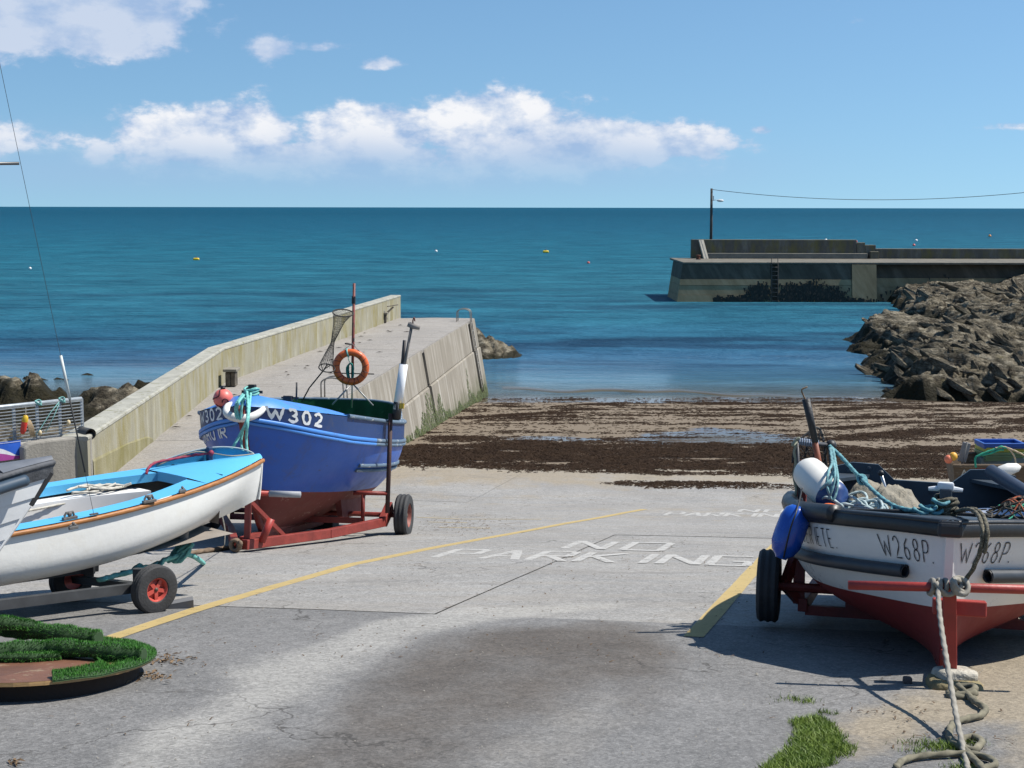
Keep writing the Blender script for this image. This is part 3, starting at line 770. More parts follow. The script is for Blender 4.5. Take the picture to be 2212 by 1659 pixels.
        for k in range(K + 1):
            f = k / K; c = a + (b - a) * f; d = ao + (bo_ - ao) * f; w = (c - d).normalized()
            j = .008 * (float(vnoise(k * 1.7 + i * 50, 1.0, 3)) - .5)
            rows.append([(c.x, c.y, DZ + ht - .07), ((c + w * .015).x, (c + w * .015).y, DZ + ht - .05), ((c + w * .012).x, (c + w * .012).y, DZ + ht - .015 + j), ((c - w * .02).x, (c - w * .02).y, DZ + ht + j), ((d + w * .02).x, (d + w * .02).y, DZ + ht + j), ((d - w * .012).x, (d - w * .012).y, DZ + ht - .02), (d.x, d.y, DZ + ht - .07)])
        mb.grid(rows)
        for rr in (rows[0], rows[-1]): mb.add(rr, [tuple(range(7))])
        obj('coping', mb, M_CAP, par, local=False)
    # render skirt low on the shore end of the parapet
    mb = MB(); rows = []
    for k in range(13):
        c = PL_N + (PL_K - PL_N) * (.02 + .33 * k / 12); o = n2 * -.012
        h = .40 * (1 - k / 12) ** .6 + .02
        rows.append([((c + o).x, (c + o).y, DZ - .02), ((c + o).x, (c + o).y, DZ + h + .03 * float(vnoise(k * 1.3, 2, 2))), (c.x, c.y, DZ + h + .04)])
    mb.grid(rows, flip=True); obj('render_skirt', mb, m_wall('mossy_render', (.20, .18, .10), (.30, .27, .16), (.42, .40, .30), (.16, .14, .03)), t, local=False)
    # ladder hoops on the quay edge
    M_LAD = mat('galvanised_ladder', (.30, .28, .25), .55, .2, 20, metal=.6)
    for s, side in ((LEN - 1.72, 1), (13.9, 1)):
        lad = MB()
        for ds in (-.17, .17):
            pth = []
            for k in range(15):
                an = math.pi * k / 14; o = -.26 + .34 * (1 - math.cos(an)) / 2 * 1.0; zz = DZ + .34 + .14 * math.sin(an)
                q = face(s + ds, DZ, -.42 + .50 * (1 - math.cos(an)) / 2); pth.append((q[0], q[1], zz))
            q0 = face(s + ds, DZ, -.42); pth = [(q0[0], q0[1], DZ - .02)] + pth
            for z in (DZ, 2.0, 1.0, .3): q = face(s + ds, z, .10); pth.append(q)
            lad.tube(pth, .018, 6)
        for z in np.arange(.5, DZ, .3): lad.tube([face(s - .17, z, .10), face(s + .17, z, .10)], .013, 6)
        obj('ladder', lad, M_LAD, t, smooth=True, local=False)
    return t
PIER = build_pier()
def pier_bits():
    M_T = mat('tarred_timber', (.10, .085, .065), .9, .5, 8, .6, 25)
    for px, py, w, h, lab in ((484, 826, .24, .34, 'weathered dark timber mooring block at the bend of the parapet'), (815, 692, .30, .30, 'weathered dark timber mooring block near the seaward end of the pier')):
        p = at_z(px, py, DZ + .1)
        t = thing('mooring_block', lab, 'mooring block', Matrix.Translation((p.x + .12, p.y, DZ + .02)), 'timber blocks against the pier parapet')
        mb = MB()
        for k, (dx, ww) in enumerate(((0, w * .5), (w * .52, w * .45))):
            mb.box((dx, 0, h / 2), (ww, .3, h), bev=.02)
        obj('timber', mb, M_T, t)
        mb = MB(); mb.box((w * .25, .02, h + .045), (w * 1.35, .46, .07), bev=.015); obj('cap_plank', mb, mat('grey_plank', (.22, .20, .16), .9, .25, 5, .4), t)
        if px > 700:
            mb = MB(); mb.bar((w * .6, 0, h), (w * 1.5, .3, h + .25), .05, .05); mb.bar((w * .9, -.1, h + .3), (w * 2.0, .5, h + .32), .03, .03); obj('brace', mb, M_T, t)
    # scraps of weed on deck
    mb = MB()
    for _ in range(60):
        y = random.uniform(24, 50); x = (-7 if y < 33.6 else -7 + (y - 33.6) * .13) + random.expovariate(1 / 1.1) + .25
        if x > -5.25 + (y - 17) * .103 - .3: continue
        L = random.uniform(.04, .12); w = random.uniform(.012, .03); z = DZ + .03
        mb.add([(x - L, y, z), (x, y - w, z + .03), (x + L, y + w * .5, z + .005), (x, y + w, z + .02)], [(0, 1, 2, 3)])
    tag(obj('deck_weed', mb, mat('deck_weed', (.06, .045, .035), .9)), 'dried weed scraps along the pier deck', 'seaweed', kind='stuff')
    # green algae fringe hanging low on the quay wall
    mb = MB(); u = (PA - PB).normalized(); nrm = Vector((u.y, -u.x)); LEN = (PA - PB).length
    for _ in range(5200):
        s = random.uniform(13, LEN - .3); cl = float(fbm(np.array(s * .55), np.array(1.0), 3, 5))
        top = .25 + 1.5 * max(0, cl - .42) * 2.2
        top = min(top, 1.35)
        if s > LEN - 4.5: top *= .35
        gz = max(0, G(0, PB.y + u.y * s))
        z = gz + random.random() ** 1.5 * top
        if z > 1.75: continue
        q = PB + u * s + nrm * (.50 * (DZ - z) / DZ + .05); L = random.uniform(.05, .2); w = random.uniform(.012, .035)
        if cl < .40 and random.random() < .7: continue
        a = (q.x - u.x * w, q.y - u.y * w, z); b = (q.x + u.x * w, q.y + u.y * w, z)
        e = PB + u * s + nrm * (.50 * (DZ - z + L) / DZ + .075)
        mb.add([a, b, (e.x, e.y, z - L)], [(0, 1, 2)])
    q = NT('green_algae'); q.set(col=q.mix(q.noise(2.2, 4), (.05, .075, .02), (.15, .16, .05)), rough=.6)
    tag(obj('algae', mb, q.m), 'green algae fringe on the lower quay wall', 'algae', kind='stuff')
pier_bits()

# ---- rocks
def m_rock():
    n = NT('shore_rock'); wd = n.attr('weed'); x, y, z = n.xyz()
    g = n.noise(.8, 7, .66); s = n.noise(1, 6, .68, n.mp((2.6, 1.0, 5.5), rot=(.35, .25, .5)))
    col = n.mix(n.rng(g, .38, .62), (.055, .046, .033), (.20, .172, .122))
    col = n.mix(n.rng(s, .52, .64, 0, .85), col, (.34, .30, .225))
    col = n.mix(n.rng(s, .48, .36, 0, .9), col, (.022, .019, .014))
    col = n.mix(n.rng(n.noise(1.7, 5, .7), .6, .75, 0, .5), col, (.20, .17, .07))
    w = n.rng(n.math('ADD', wd, n.math('MULTIPLY', n.math('SUBTRACT', n.noise(2.6, 6, .7), .5), 1.1)), .35, .65)
    col = n.mix(w, col, n.mix(n.noise(5, 4), (.012, .011, .007), (.04, .034, .015)))
    h = n.math('ADD', n.noise(3.2, 7, .7), s)
    return n.set(col=col, rough=n.math('SUBTRACT', .95, n.math('MULTIPLY', w, .25)), spec=.15, normal=n.bump(h, 1.0, .22))
M_ROCK = m_rock()
def crag(X, Y, dirx, diry, lam, s):
    """tilted slab ledges: a warped saw-tooth across the bedding, broken along it"""
    a = X * dirx + Y * diry; b = -X * diry + Y * dirx
    wv = (fbm(X * .22, Y * .22, 4, s) - .5) * 5.0
    ph = (a + wv) / lam; k = np.floor(ph + (vnoise(b / (lam * 2.2), a * 0 + 1.5, s + 3) - .5) * 1.4); f = ph - np.floor(ph)
    saw = np.where(f < .2, f / .2, (1 - f) / .8)
    lump = vnoise(np.floor(ph) * 3.7, b / (lam * 1.6), s + 9)
    return saw * (.35 + .9 * lump)
ROCK_POLY = [(14.2, 52.2), (14.9, 55), (15.6, 60.5), (16.6, 66), (18.0, 73.5), (20.0, 80), (22.5, 82), (24.5, 86), (26.5, 94), (28.2, 99), (29.5, 108), (64, 109), (64, 50), (19.5, 50.2), (16.8, 51.0)]
def ridged(X, Y, o, s):
    t = 0; a = 1; n = 0
    for k in range(o):
        v = 1 - np.abs(2 * vnoise(X * 2.1 ** k + 7.7 * k, Y * 2.1 ** k - 3.3 * k, s + k) - 1); t = t + a * v * v; n += a; a *= .56
    return t / n
def build_right_rocks():
    xs = np.arange(13, 44, .115); ys = np.concatenate([np.arange(49, 76, .13), np.arange(76, 108.6, .22)]); X, Y = np.meshgrid(xs, ys)
    d = inpoly(ROCK_POLY, X + (fbm(X * .5, Y * .5, 4, 71) - .5) * 2.2, Y + (fbm(X * .5, Y * .5, 4, 72) - .5) * 2.2, 1.5)
    bulk = .40 + .80 * sstep(0, 6, Y - 51) * sstep(0, 5, X - (14 + (Y - 52) * .18)) + .25 * sstep(30, 42, X) * sstep(80, 98, Y)
    bulk = bulk * (.6 + .6 * fbm(X * .16, Y * .16, 3, 81))
    # saddle filled with sea between headland and the back ledges, and a rock pool
    bulk = bulk - 1.9 * np.exp(-(((X - 24.5) / 2.6) ** 2 + ((Y - 87) / 6.5) ** 2)) - 1.3 * np.exp(-(((X - 24.5) / 2.0) ** 2 + ((Y - 66.0) / 3.0) ** 2))
    bulk = bulk + .8 * np.exp(-(((X - 20.3) / 1.3) ** 2 + ((Y - 75.5) / 3.0) ** 2)) + .45 * np.exp(-(((X - 17.6) / 1.6) ** 2 + ((Y - 57.5) / 3.2) ** 2))
    # bedding: narrow tilted ribs running down to the right, broken by cross joints
    wx = (fbm(X * .3, Y * .3, 3, 5) - .5) * 3
    A = (X * .62 + Y * .30 + wx); B = (X * .45 - Y * .62 + wx)
    c = 1.35 * ridged(A * .42, B * .12, 5, 61) + .5 * crag(X, Y, .80, .60, 1.5, 15) + .48 * ridged(A * 1.3, B * .55, 4, 66)
    h = bulk + c - .92
    Z = -.9 + d * (.9 + np.maximum(h, -.4))
    lim = 1.22 + .12 * sstep(60, 75, Y); Z = np.where(Z > lim, lim + (Z - lim) * .6, Z)
    ramp = sstep(35.5, 39.5, X - (100 - Y) * .05) * sstep(93, 99, Y)         # smooth concrete apron up to the old quay
    Z = Z * (1 - ramp) + ramp * (.9 + (X - 35) * .28)
    wd = sstep(.80, .15, Z + (fbm(X * .8, Y * .8, 3, 33) - .5) * .7) + .85 * sstep(18.0, 15.2, X - (Y - 58) * .17) * sstep(1.7, .6, Z)
    o = npobj('rock_outcrop', np.stack([X, Y, Z], -1).reshape(-1, 3), gridfaces(len(ys), len(xs)), M_ROCK, None, False, {'weed': np.clip(wd, 0, 1) * (1 - ramp)})
    struct(o, 'jagged brown rock outcrop between beach and far quay')
    return o, X, Y, Z
def rock_mesh(seed, sc=(1, 1, 1)):
    rnd = random.Random(seed); bm = bmesh.new()
    pts = []
    for _ in range(20):
        v = Vector((rnd.gauss(0, 1), rnd.gauss(0, 1), rnd.gauss(0, 1))).normalized() * rnd.uniform(.75, 1.0)
        pts.append(bm.verts.new((max(-.8, min(.8, v.x)) * sc[0], max(-.75, min(.75, v.y)) * sc[1], max(-.6, min(.7, v.z)) * sc[2])))
    g = bmesh.ops.convex_hull(bm, input=pts)
    bmesh.ops.delete(bm, geom=[e for e in g['geom_interior'] if isinstance(e, bmesh.types.BMVert)], context='VERTS')
    bmesh.ops.recalc_face_normals(bm, faces=list(bm.faces))
    me = bpy.data.meshes.new('rock'); bm.to_mesh(me); bm.free(); me.materials.append(M_ROCK)
    return me
def slab_mesh(seed):
    """angular bedding slab: a plate with broken ends and a few sheared corners"""
    rnd = random.Random(100 + seed); bm = bmesh.new(); pts = []
    for sx in (-1, -.35, .35, 1):
        for sy in (-1, 1):
            for sz in (-1, 1):
                k = .62 if abs(sx) == 1 else 1.0
                pts.append(bm.verts.new((sx * rnd.uniform(.78, 1.05), sy * .5 * k * rnd.uniform(.55, 1.1), sz * .30 * k * rnd.uniform(.55, 1.15) + .1 * sx * rnd.uniform(-1, 1))))
    g = bmesh.ops.convex_hull(bm, input=pts)
    bmesh.ops.delete(bm, geom=[e for e in g['geom_interior'] if isinstance(e, bmesh.types.BMVert)], context='VERTS')
    bmesh.ops.recalc_face_normals(bm, faces=list(bm.faces))
    me = bpy.data.meshes.new('rock_slab'); bm.to_mesh(me); bm.free(); me.materials.append(M_ROCK); return me
def build_rocks():
    o, X, Y, Z = build_right_rocks()
    meshes = [rock_mesh(k, (1, .7, .55)) for k in range(7)]; slabs = [slab_mesh(k) for k in range(10)]
    rnd = random.Random(3); cnt = 0
    ysr, xsr = Y[:, 0], X[0]
    while cnt < 190:
        x = rnd.uniform(14, 40); y = rnd.uniform(50.6, 101)
        if cnt > 110: x = rnd.uniform(14.2, 24); y = rnd.uniform(50.6, 62)
        if x > .385 * y: continue
        i = min(int(np.searchsorted(ysr, y)), len(ysr) - 1); j = min(int(np.searchsorted(xsr, x)), len(xsr) - 1)
        if Z[i, j] < -.05: continue
        r = bpy.data.objects.new('rock_slab', slabs[cnt % 10]); COL.objects.link(r); r.parent = o
        s = rnd.uniform(.22, .62) ** 1.2 * (1 + max(0, y - 60) / 60)
        r.location = (x, y, Z[i, j] - s * .10); r.scale = (s * rnd.uniform(1.0, 2.0), s * rnd.uniform(.7, 1.2), s * rnd.uniform(.6, 1.2))
        r.rotation_euler = (rnd.gauss(-.25, .25), rnd.gauss(.40, .2), rnd.gauss(-.8, .4)); cnt += 1
    # left shore: ledges and weedy boulders outside the parapet
    xs = np.arange(-30, -3.8, .16); ys = np.arange(20.9, 66, .2); X, Y = np.meshgrid(xs, ys)
    base = 2.45 - .088 * (Y - 21.5); base = np.where(Y > 40, base - .05 * (Y - 40), base)
    Zs = base + (fbm(X * .4, Y * .4, 4, 101) - .5) * 1.1 + crag(X, Y, .5, .86, 1.9, 45) * .30 * sstep(24, 34, Y)
    def bump(px, py, z, rx, ry, h):
        p = at_z(px, py, z); return h * np.exp(-((((X - p.x) / (rx * 1.45)) ** 2 + ((Y - p.y) / (ry * 1.35)) ** 2)) ** 1.6)
    Zs = Zs * sstep(70, 40, Y) - sstep(38, 48, Y) * .50
    for b in [(262, 893, .3, 1.6, 1.5, .95), (225, 912, .3, 1.6, 1.4, .6), (330, 840, .2, 1.5, 2.0, .8), (60, 878, .2, 2.6, 1.3, .75), (105, 868, .3, .8, .8, .45), (-5, 848, .3, 1.4, 1.5, 1.05), (70, 819, .1, 1.4, .9, .78), (140, 810, .1, 2.6, .9, .80), (195, 802, .1, 1.2, .7, .65), (10, 866, .3, 1.5, 1.5, 1.0), (290, 828, .1, 2.2, 1.0, .8), (200, 848, .15, 1.4, 1.0, .7)]:
        Zs = Zs + bump(*b) * .95 * (.8 + .28 * crag(X, Y, .8, .6, .9, 55) + .3 * (fbm(X * 2.2, Y * 2.2, 4, 57) - .5))
    side = -7.4 + np.where(Y > 33.6, (Y - 33.6) * .13, (33.6 - Y) * .05)
    Zs = np.where(X > side + .2, np.minimum(Zs, -.5), Zs)
    wd = sstep(1.45, .55, Zs + (fbm(X * .7, Y * .7, 4, 35) - .5) * 1.3)
    s = npobj('shore_ledge', np.stack([X, Y, Zs], -1).reshape(-1, 3), gridfaces(len(ys), len(xs)), M_ROCK, None, False, {'weed': wd})
    struct(s, 'low weedy rock ledges on the shore outside the pier')
    for k in range(70):
        x = rnd.uniform(-26, -7.8); y = rnd.uniform(30, 60); i = int((y - 20.9) / .2); j = int((x + 30) / .16)
        if i >= Zs.shape[0] or Zs[i, j] < .02 or x > (side[i, j] - .4): continue
        r = bpy.data.objects.new('rock', meshes[k % 7]); COL.objects.link(r); r.parent = s; q = rnd.uniform(.15, .5)
        r.location = (x, y, Zs[i, j] + q * .05); r.scale = (q * 1.3, q, q * .8); r.rotation_euler = (rnd.uniform(-.4, .4), rnd.uniform(0, .6), rnd.uniform(0, 6))
    # rock at the pier head
    p = at_z(1068, 770, 0); xs = np.arange(-2.6, 2.2, .08); ys = np.arange(-3.0, 3.0, .1); X, Y = np.meshgrid(xs, ys)
    H = 1.55 * np.exp(-(((X + .9) / 1.3) ** 2 + (Y / 1.6) ** 2)) + .55 * np.exp(-(((X - .7) / .7) ** 2 + (Y / 1.2) ** 2))
    Zh = H * (.72 + .35 * crag(X, Y, .95, .3, .55, 65)) - .25
    h = npobj('rock_outcrop', np.stack([X + p.x, Y + p.y + .6, Zh], -1).reshape(-1, 3), gridfaces(len(ys), len(xs)), M_ROCK, None, False, {'weed': sstep(.35, .02, Zh + (fbm(X * 2, Y * 2, 3, 3) - .5) * .3) * .8 + .5 * sstep(.2, 1.2, X)})
    struct(h, 'small pale rock at the head of the concrete pier')
build_rocks()

# ---- far quay
def build_quay():
    Y0 = 107.6; t = thing('stone_quay', 'long dark concrete quay wall across the harbour mouth', 'quay', Matrix.Translation((28, Y0, 0))); t.name = 'concrete_quay'
    QM = m_wall('quay_concrete', (.20, .155, .085), (.34, .27, .16), (.43, .35, .22), None)
    QD = m_wall('quay_black_lichen', (.055, .048, .036), (.115, .10, .075), (.17, .15, .115), None)
    QP = m_wall('quay_parapet', (.085, .08, .068), (.15, .14, .118), (.27, .26, .225), (.17, .145, .045))
    D = 3.03; XL, XR = 13.2, 62
    bat = lambda z: .55 * (D - z) / D
    def course(x0, x1, z0, z1, m, o=0.0, name='wall_course', left=False):
        mb = MB(); a = bat(z0); b = bat(z1); ns = max(1, int((x1 - x0) / 2))
        xa0 = x0 - (bat(z0) * .9 if left else 0); xa1 = x0 - (bat(z1) * .9 if left else 0)
        P0 = []; P1 = []
        for k in range(ns + 1):
            f = k / ns
            P0.append((xa0 + (x1 - xa0) * f, Y0 - a - o, z0)); P1.append((xa1 + (x1 - xa1) * f, Y0 - b - o, z1))
        mb.grid([[p, q] for p, q in zip(P0, P1)])
        mb.grid([[q, (q[0], q[1] + 6.5, q[2])] for q in P1]); mb.grid([[p, (p[0], p[1] + 6.5, p[2])] for p in P0], flip=True)
        for p, q, fl in ((P0[0], P1[0], 1), (P0[-1], P1[-1], 0)): mb.add([p, q, (q[0], q[1] + 6.5, q[2]), (p[0], p[1] + 6.5, p[2])], [(0, 1, 2, 3) if fl else (3, 2, 1, 0)])
        obj(name, mb, m, t, local=False)
    slot = (19.95, 20.55)
    for (x0, x1, lf) in ((XL, slot[0], True), (slot[1], 26.2, False)):
        course(x0, x1, -1.5, .52, QM, .03, left=lf); course(x0, x1, .535, 1.25, QM, .0, left=lf); course(x0, x1, 1.27, 1.72, QM, .02, left=lf)
        course(x0, x1, 1.735, 2.86, QD, .0, left=lf)
    course(slot[0], slot[1], -1.5, 2.86, QD, -.35, 'ladder_recess')
    course(26.22, 28.1, -1.5, 2.86, QM, .10, 'buttress')
    for z0, z1, m_, o in ((-1.5, 1.1, QM, -.75), (1.115, 1.8, QM, -.78), (1.815, 2.86, QD, -.75)): course(28.12, XR, z0, z1, m_, o)
    # deck slab with pale edge
    mb = MB(); mb.box(((XL + XR) / 2, Y0 + 4.6, 2.95), (XR - XL, 9.36, .16), bev=.03); obj('quay_deck', mb, mat('quay_deck', (.135, .122, .095), .9, .35, 1.5, .3), t, local=False)
    # parapet: tall seaward length, two steps down, long low length
    yb = Y0 + 8.6
    def para(x0, x1, h, d=.7, o=0.0, m_=QP, nm='parapet'):
        mb = MB(); mb.box(((x0 + x1) / 2, yb + o, D + h / 2), (x1 - x0, d, h), bev=.03); obj(nm, mb, m_, t, local=False)
    para(14.9, 28.6, 1.55); para(28.62, 29.3, 1.32); para(29.32, 30.2, 1.12); para(30.22, XR, .82)
    mb = MB(); mb.box((22.6, yb - .62, D + .22), (13.6, .5, .44), bev=.03); obj('step', mb, mat('pale_step', (.19, .175, .145), .9, .2, 2, .3), t, local=False)
    mb = MB(); mb.box((30.0, yb - .62, D + .3), (.7, .52, .6), bev=.03); obj('step_block', mb, QP, t, local=False)
    # sloped buttress at the seaward end of the parapet
    mb = MB(); mb.bar((16.0, yb - 1.1, D - .03), (16.0 - .35, yb - .38, D + 1.5), .45, .14); obj('buttress', mb, mat('pale_buttress', (.34, .32, .27), .9, .15, 3), t, local=False)
    LM = mat('rusty_ladder', (.10, .085, .07), .8, .25, 9)
    for dx in (-.24, .24):
        mb = MB(); mb.tube([(20.25 + dx, Y0 + .25, D + .35), (20.25 + dx, Y0 - .1, D + .37), (20.25 + dx, Y0 - .25, 2.6), (20.25 + dx, Y0 - .62, -.3)], .03, 6); obj('ladder_rail', mb, LM, t, local=False)
    for z in np.arange(.1, 3.0, .32):
        mb = MB(); mb.tube([(20.01, Y0 - .25 - .37 * (2.6 - z) / 2.9, z), (20.49, Y0 - .25 - .37 * (2.6 - z) / 2.9, z)], .03, 5); obj('ladder_rung', mb, LM, t, local=False)
    # mooring bollard at the end
    mb = MB(); mb.lathe([(.0001, 0), (.2, 0), (.16, .08), (.13, .22), (.2, .3), (.2, .36), (.0001, .38)], Matrix.Translation((15.1, Y0 + 5.5, D)), 12); obj('bollard', mb, mat('rust', (.13, .05, .03), .9, .3), t, smooth=True, local=False)
    # weed hanging on the wall in the tide zone
    mb = MB(); rnd = random.Random(5)
    blobs = [(16.8, .1, .55, .35, 150), (15.9, .2, .5, .25, 60), (19.0, .7, .75, .62, 520), (22.6, .75, 2.0, .68, 1300), (24.2, .5, 1.3, .5, 500), (21.2, .3, .7, .4, 300), (18.0, .15, 1.0, .3, 200), (26.0, .1, 2.0, .25, 260), (34, .6, 2.2, .8, 500), (31, .4, 1.6, .6, 300)]
    for bx, bz, rx, rz, k in blobs:
        for _ in range(k):
            x = rnd.gauss(bx, rx * .5); z = max(-.05, rnd.gauss(bz, rz * .5))
            if slot[0] < x < slot[1]: continue
            y = Y0 - bat(z) - .06 - rnd.random() * .1 + (.72 if x > 28.1 else 0); L = rnd.uniform(.12, .35); w = rnd.uniform(.04, .10)
            mb.add([(x - w, y, z + .05), (x + w, y - .03, z + .05), (x + rnd.uniform(-.05, .05), y - .08, z - L)], [(0, 1, 2)])
    o = obj('wall_weed', mb, mat('bladder_wrack', (.014, .016, .008), .6, .3, 5), t, local=False); o['kind'] = 'stuff'; o['label'] = 'dark seaweed clumps on the quay wall'
    # lamp post
    p = at_z(1535, 557, D); M = Matrix.Translation((p.x, p.y, D))
    l = thing('lamp_post', 'tall tarred wooden lamp post standing on the far quay', 'lamp post', M); px_m = F / p.y
    H = 148 / px_m
    mb = MB(); mb.tube([(0, 0, -.03), (0, 0, H * .5), (-.03, 0, H)], [.13, .115, .095], 8); obj('pole', mb, mat('tarred_pole', (.055, .048, .042), .85, .3, 5), l, smooth=True)
    mb = MB(); mb.tube([(0, 0, H * .825), (.3, -.02, H * .835), (.55, -.02, H * .83)], .025, 6); obj('lamp_arm', mb, mat('grey_steel', (.25, .25, .25), .5, metal=.5), l, smooth=True)
    mb = MB(); mb.ball((.72, -.02, H * .825), .22, 12, (1.35, .8, .5)); obj('lamp_head', mb, mat('lamp_housing', (.62, .63, .62), .4), l, smooth=True)
    mb = MB(); mb.box((.12, -.16, H * .86), (.07, .08, .4), bev=.01); obj('junction_box', mb, mat('pale_box', (.5, .5, .48), .6), l)
    # wire
    a = Vector((p.x, p.y, D + H * .985)); b = Vector((54, 103, 11.07)); mb = MB()
    pth = [a + (b - a) * (k / 40) + Vector((0, 0, -4 * 1.85 * (k / 40) * (1 - k / 40))) for k in range(41)]
    mb.tube(pth, .022, 5)
    tag(obj('overhead_cable', mb, mat('black_cable', (.02, .02, .022), .6)), 'thin black cable sagging from the lamp post on the far quay', 'cable')
    # life-ring locker beside the post
    q = thing('lifebuoy_locker', 'small red lifebuoy holder beside the lamp post', 'locker', Matrix.Translation((p.x + .45, p.y - .1, D)))
    mb = MB(); mb.box((0, 0, .55), (.08, .08, 1.1)); obj('post', mb, mat('grey_post', (.3, .3, .28), .7), q)
    mb = MB(); mb.box((0, -.09, 1.02), (.38, .12, .62), bev=.04); obj('red_case', mb, mat('red_plastic', (.42, .07, .04), .5), q)
build_quay()

# ---- shore wall, leaning slab, railing, banner
def build_shore_wall():
    CW = m_wall('old_wall_concrete', (.24, .225, .195), (.34, .32, .28), (.46, .44, .40), None)
    P0 = Vector((-6.44, 20.72, 0)); u = Vector((-.70, -.714, 0)); nn = Vector((.714, -.70, 0))       # runs down-left from the parapet end, facing the slip
    W = lambda s, o, z: P0 + u * s + nn * o + Vector((0, 0, z))
    def on(px, py, o=0.0):
        d = ray(px, py); k = ((P0 + nn * o - CAMP).dot(nn)) / d.dot(nn); return CAMP + d * k
    def sz(px, py, o=0.0): p = on(px, py, o); return (p - P0).dot(u), p.z
    rot = Matrix((u, -nn, Vector((0, 0, 1)))).transposed()
    zt = sz(140, 945)[1]; zf = 2.6
    t = thing('shore_wall', 'old cracked grey concrete wall below the metal railing', 'wall', Matrix.Translation(W(1.5, 0, DZ)))
    for k, (s0, s1) in enumerate(((.0, .60), (.61, 1.9), (1.91, 4.2))):
        mb = MB(); mb.box(W((s0 + s1) / 2, -.17, (zt + zf) / 2 - .3), (s1 - s0, .34, zt - zf + .6), rot, bev=.025); obj('wall_block', mb, CW, t, local=False)
    p = on(192, 937, .1); mb = MB(); mb.tube([p - nn * .25, p + nn * .06], .085, 14, cap=False); mb.tube([p - nn * .25, p + nn * .06], .07, 14, cap=False); mb.tube([p - nn * .12, p - nn * .10], .07, 14); obj('pipe_stub', mb, mat('grey_pipe', (.06, .06, .058), .6), t, smooth=True, local=False)
    # thick slab leaning in front
    s1, zs = sz(47, 958, .14); s0 = sz(196, 958, .14)[0]
    sl = thing('leaning_slab', 'thick broken concrete slab leaning against the shore wall', 'slab', Matrix.Translation(W((s0 + s1) / 2, .14, zf)))
    prof_ = []; n = 14
    for k in range(n + 1): f = k / n; prof_.append((s0 + (s1 - s0) * f, zs + .012 * float(vnoise(k * .9, 3, 8)) - .16 * max(0, f - .88) ** 1.4 * 8))
    pts = prof_ + [(s1, zf - .1), (s0, zf - .1)]; m_ = len(pts)
    mb = MB(); mb.add([W(a, .20, z) for a, z in pts] + [W(a, .03, z) for a, z in pts], [tuple(range(m_)), tuple(range(2 * m_ - 1, m_ - 1, -1))] + [(k, m_ + k, m_ + (k + 1) % m_, (k + 1) % m_) for k in range(m_)])
    o = obj('slab_body', mb, CW, sl, local=False); b = o.modifiers.new('bevel', 'BEVEL'); b.width = .03; b.segments = 2; b.limit_method = 'ANGLE'
    # railing panel standing on the wall
    ro = -.12; sr, zr = sz(176, 861, ro); zb = zt + .004
    r = thing('metal_railing', 'galvanised railing panel of thin horizontal bars on the shore wall', 'railing', Matrix.Translation(W(sr, ro, zb)))
    RM = mat('galvanised_steel', (.36, .39, .41), .5, .15, 9, metal=.45); Lr = 2.9
    mb = MB(); mb.tube([W(sr, ro, zr), W(sr + Lr, ro, zr)], .030, 8); obj('top_rail', mb, RM, r, smooth=True, local=False)
    for d in np.arange(0, Lr + .01, .36): mb = MB(); mb.bar(W(sr + d, ro, zb), W(sr + d, ro, zr), .04, .03, up=nn); obj('post', mb, RM, r, local=False)
    for k in range(11): z = zb + (zr - zb) * (k + .6) / 11.3; mb = MB(); mb.tube([W(sr, ro + .02, z), W(sr + Lr, ro + .02, z)], .007, 5); obj('bar', mb, RM, r, local=False)
    # fender and lines hung on the railing
    fo = .0
    p = on(52, 918, fo); f = thing('red_fender', 'slim red and yellow fender hanging on the railing', 'fender', Matrix.Translation(p))
    ax = Matrix.Rotation(R(12), 4, 'Y'); h = .28
    mb = MB(); mb.lathe([(.0001, -h / 2), (.03, -h / 2 + .01), (.044, -h / 2 + .06), (.044, h / 2 - .06), (.03, h / 2 - .01), (.0001, h / 2)], ax, 14); obj('body', mb, mat('red_vinyl', (.62, .045, .03), .35), f, smooth=True)
    mb = MB(); mb.lathe([(.045, h / 2 - .09), (.047, h / 2 - .05), (.036, h / 2 - .01), (.018, h / 2 + .01)], ax, 14); obj('cap', mb, mat('yellow_vinyl', (.65, .42, .03), .4), f, smooth=True)
    mb = MB(); mb.tube([ax @ Vector((0, 0, h / 2)), ax @ Vector((-.02, 0, h / 2 + .12))], .006, 5); obj('lanyard', mb, mat('pale_cord', (.5, .45, .36), .8), f)
    mb = MB()
    for k in range(9): mb.tube([on(57 + k * 1.1, 905 + k * .4, fo), on(61 + k * 1.4, 922, fo - .01), on(66 + k * 1.2, 941, fo)], .006, 5)
    tag(obj('rope_hank', mb, mat('tan_rope', (.42, .32, .20), .85), smooth=True), 'hank of tan rope hanging beside the red fender', 'rope')
    TR = mat('aqua_rope', (.20, .45, .42), .8)
    mb = MB(); mb.tube([on(128, 868), on(110, 890), on(88, 925), on(76, 940)], .006, 5); mb.tube([on(128, 872), on(116, 900), on(98, 935)], .005, 5)
    tag(obj('slack_line', mb, TR, smooth=True), 'thin aqua lines slung diagonally across the railing', 'rope')
    for x, y in ((84, 868), (135, 862)):
        mb = MB(); c = on(x, y, ro)
        for k in range(3): mb.tube([c + Vector((.04 * math.cos(i * .7 + k), -.03 + .03 * math.sin(i * .9 + k), .035 * math.sin(i * .7) - k * .01)) for i in range(10)], .008, 5)
        tag(obj('rope_knot', mb, TR, smooth=True), ('aqua rope knot tied on the railing top where the wire stay crosses' if x > 100 else 'aqua rope knot tied on the railing top above a middle post'), 'rope', 'aqua knots on the railing')
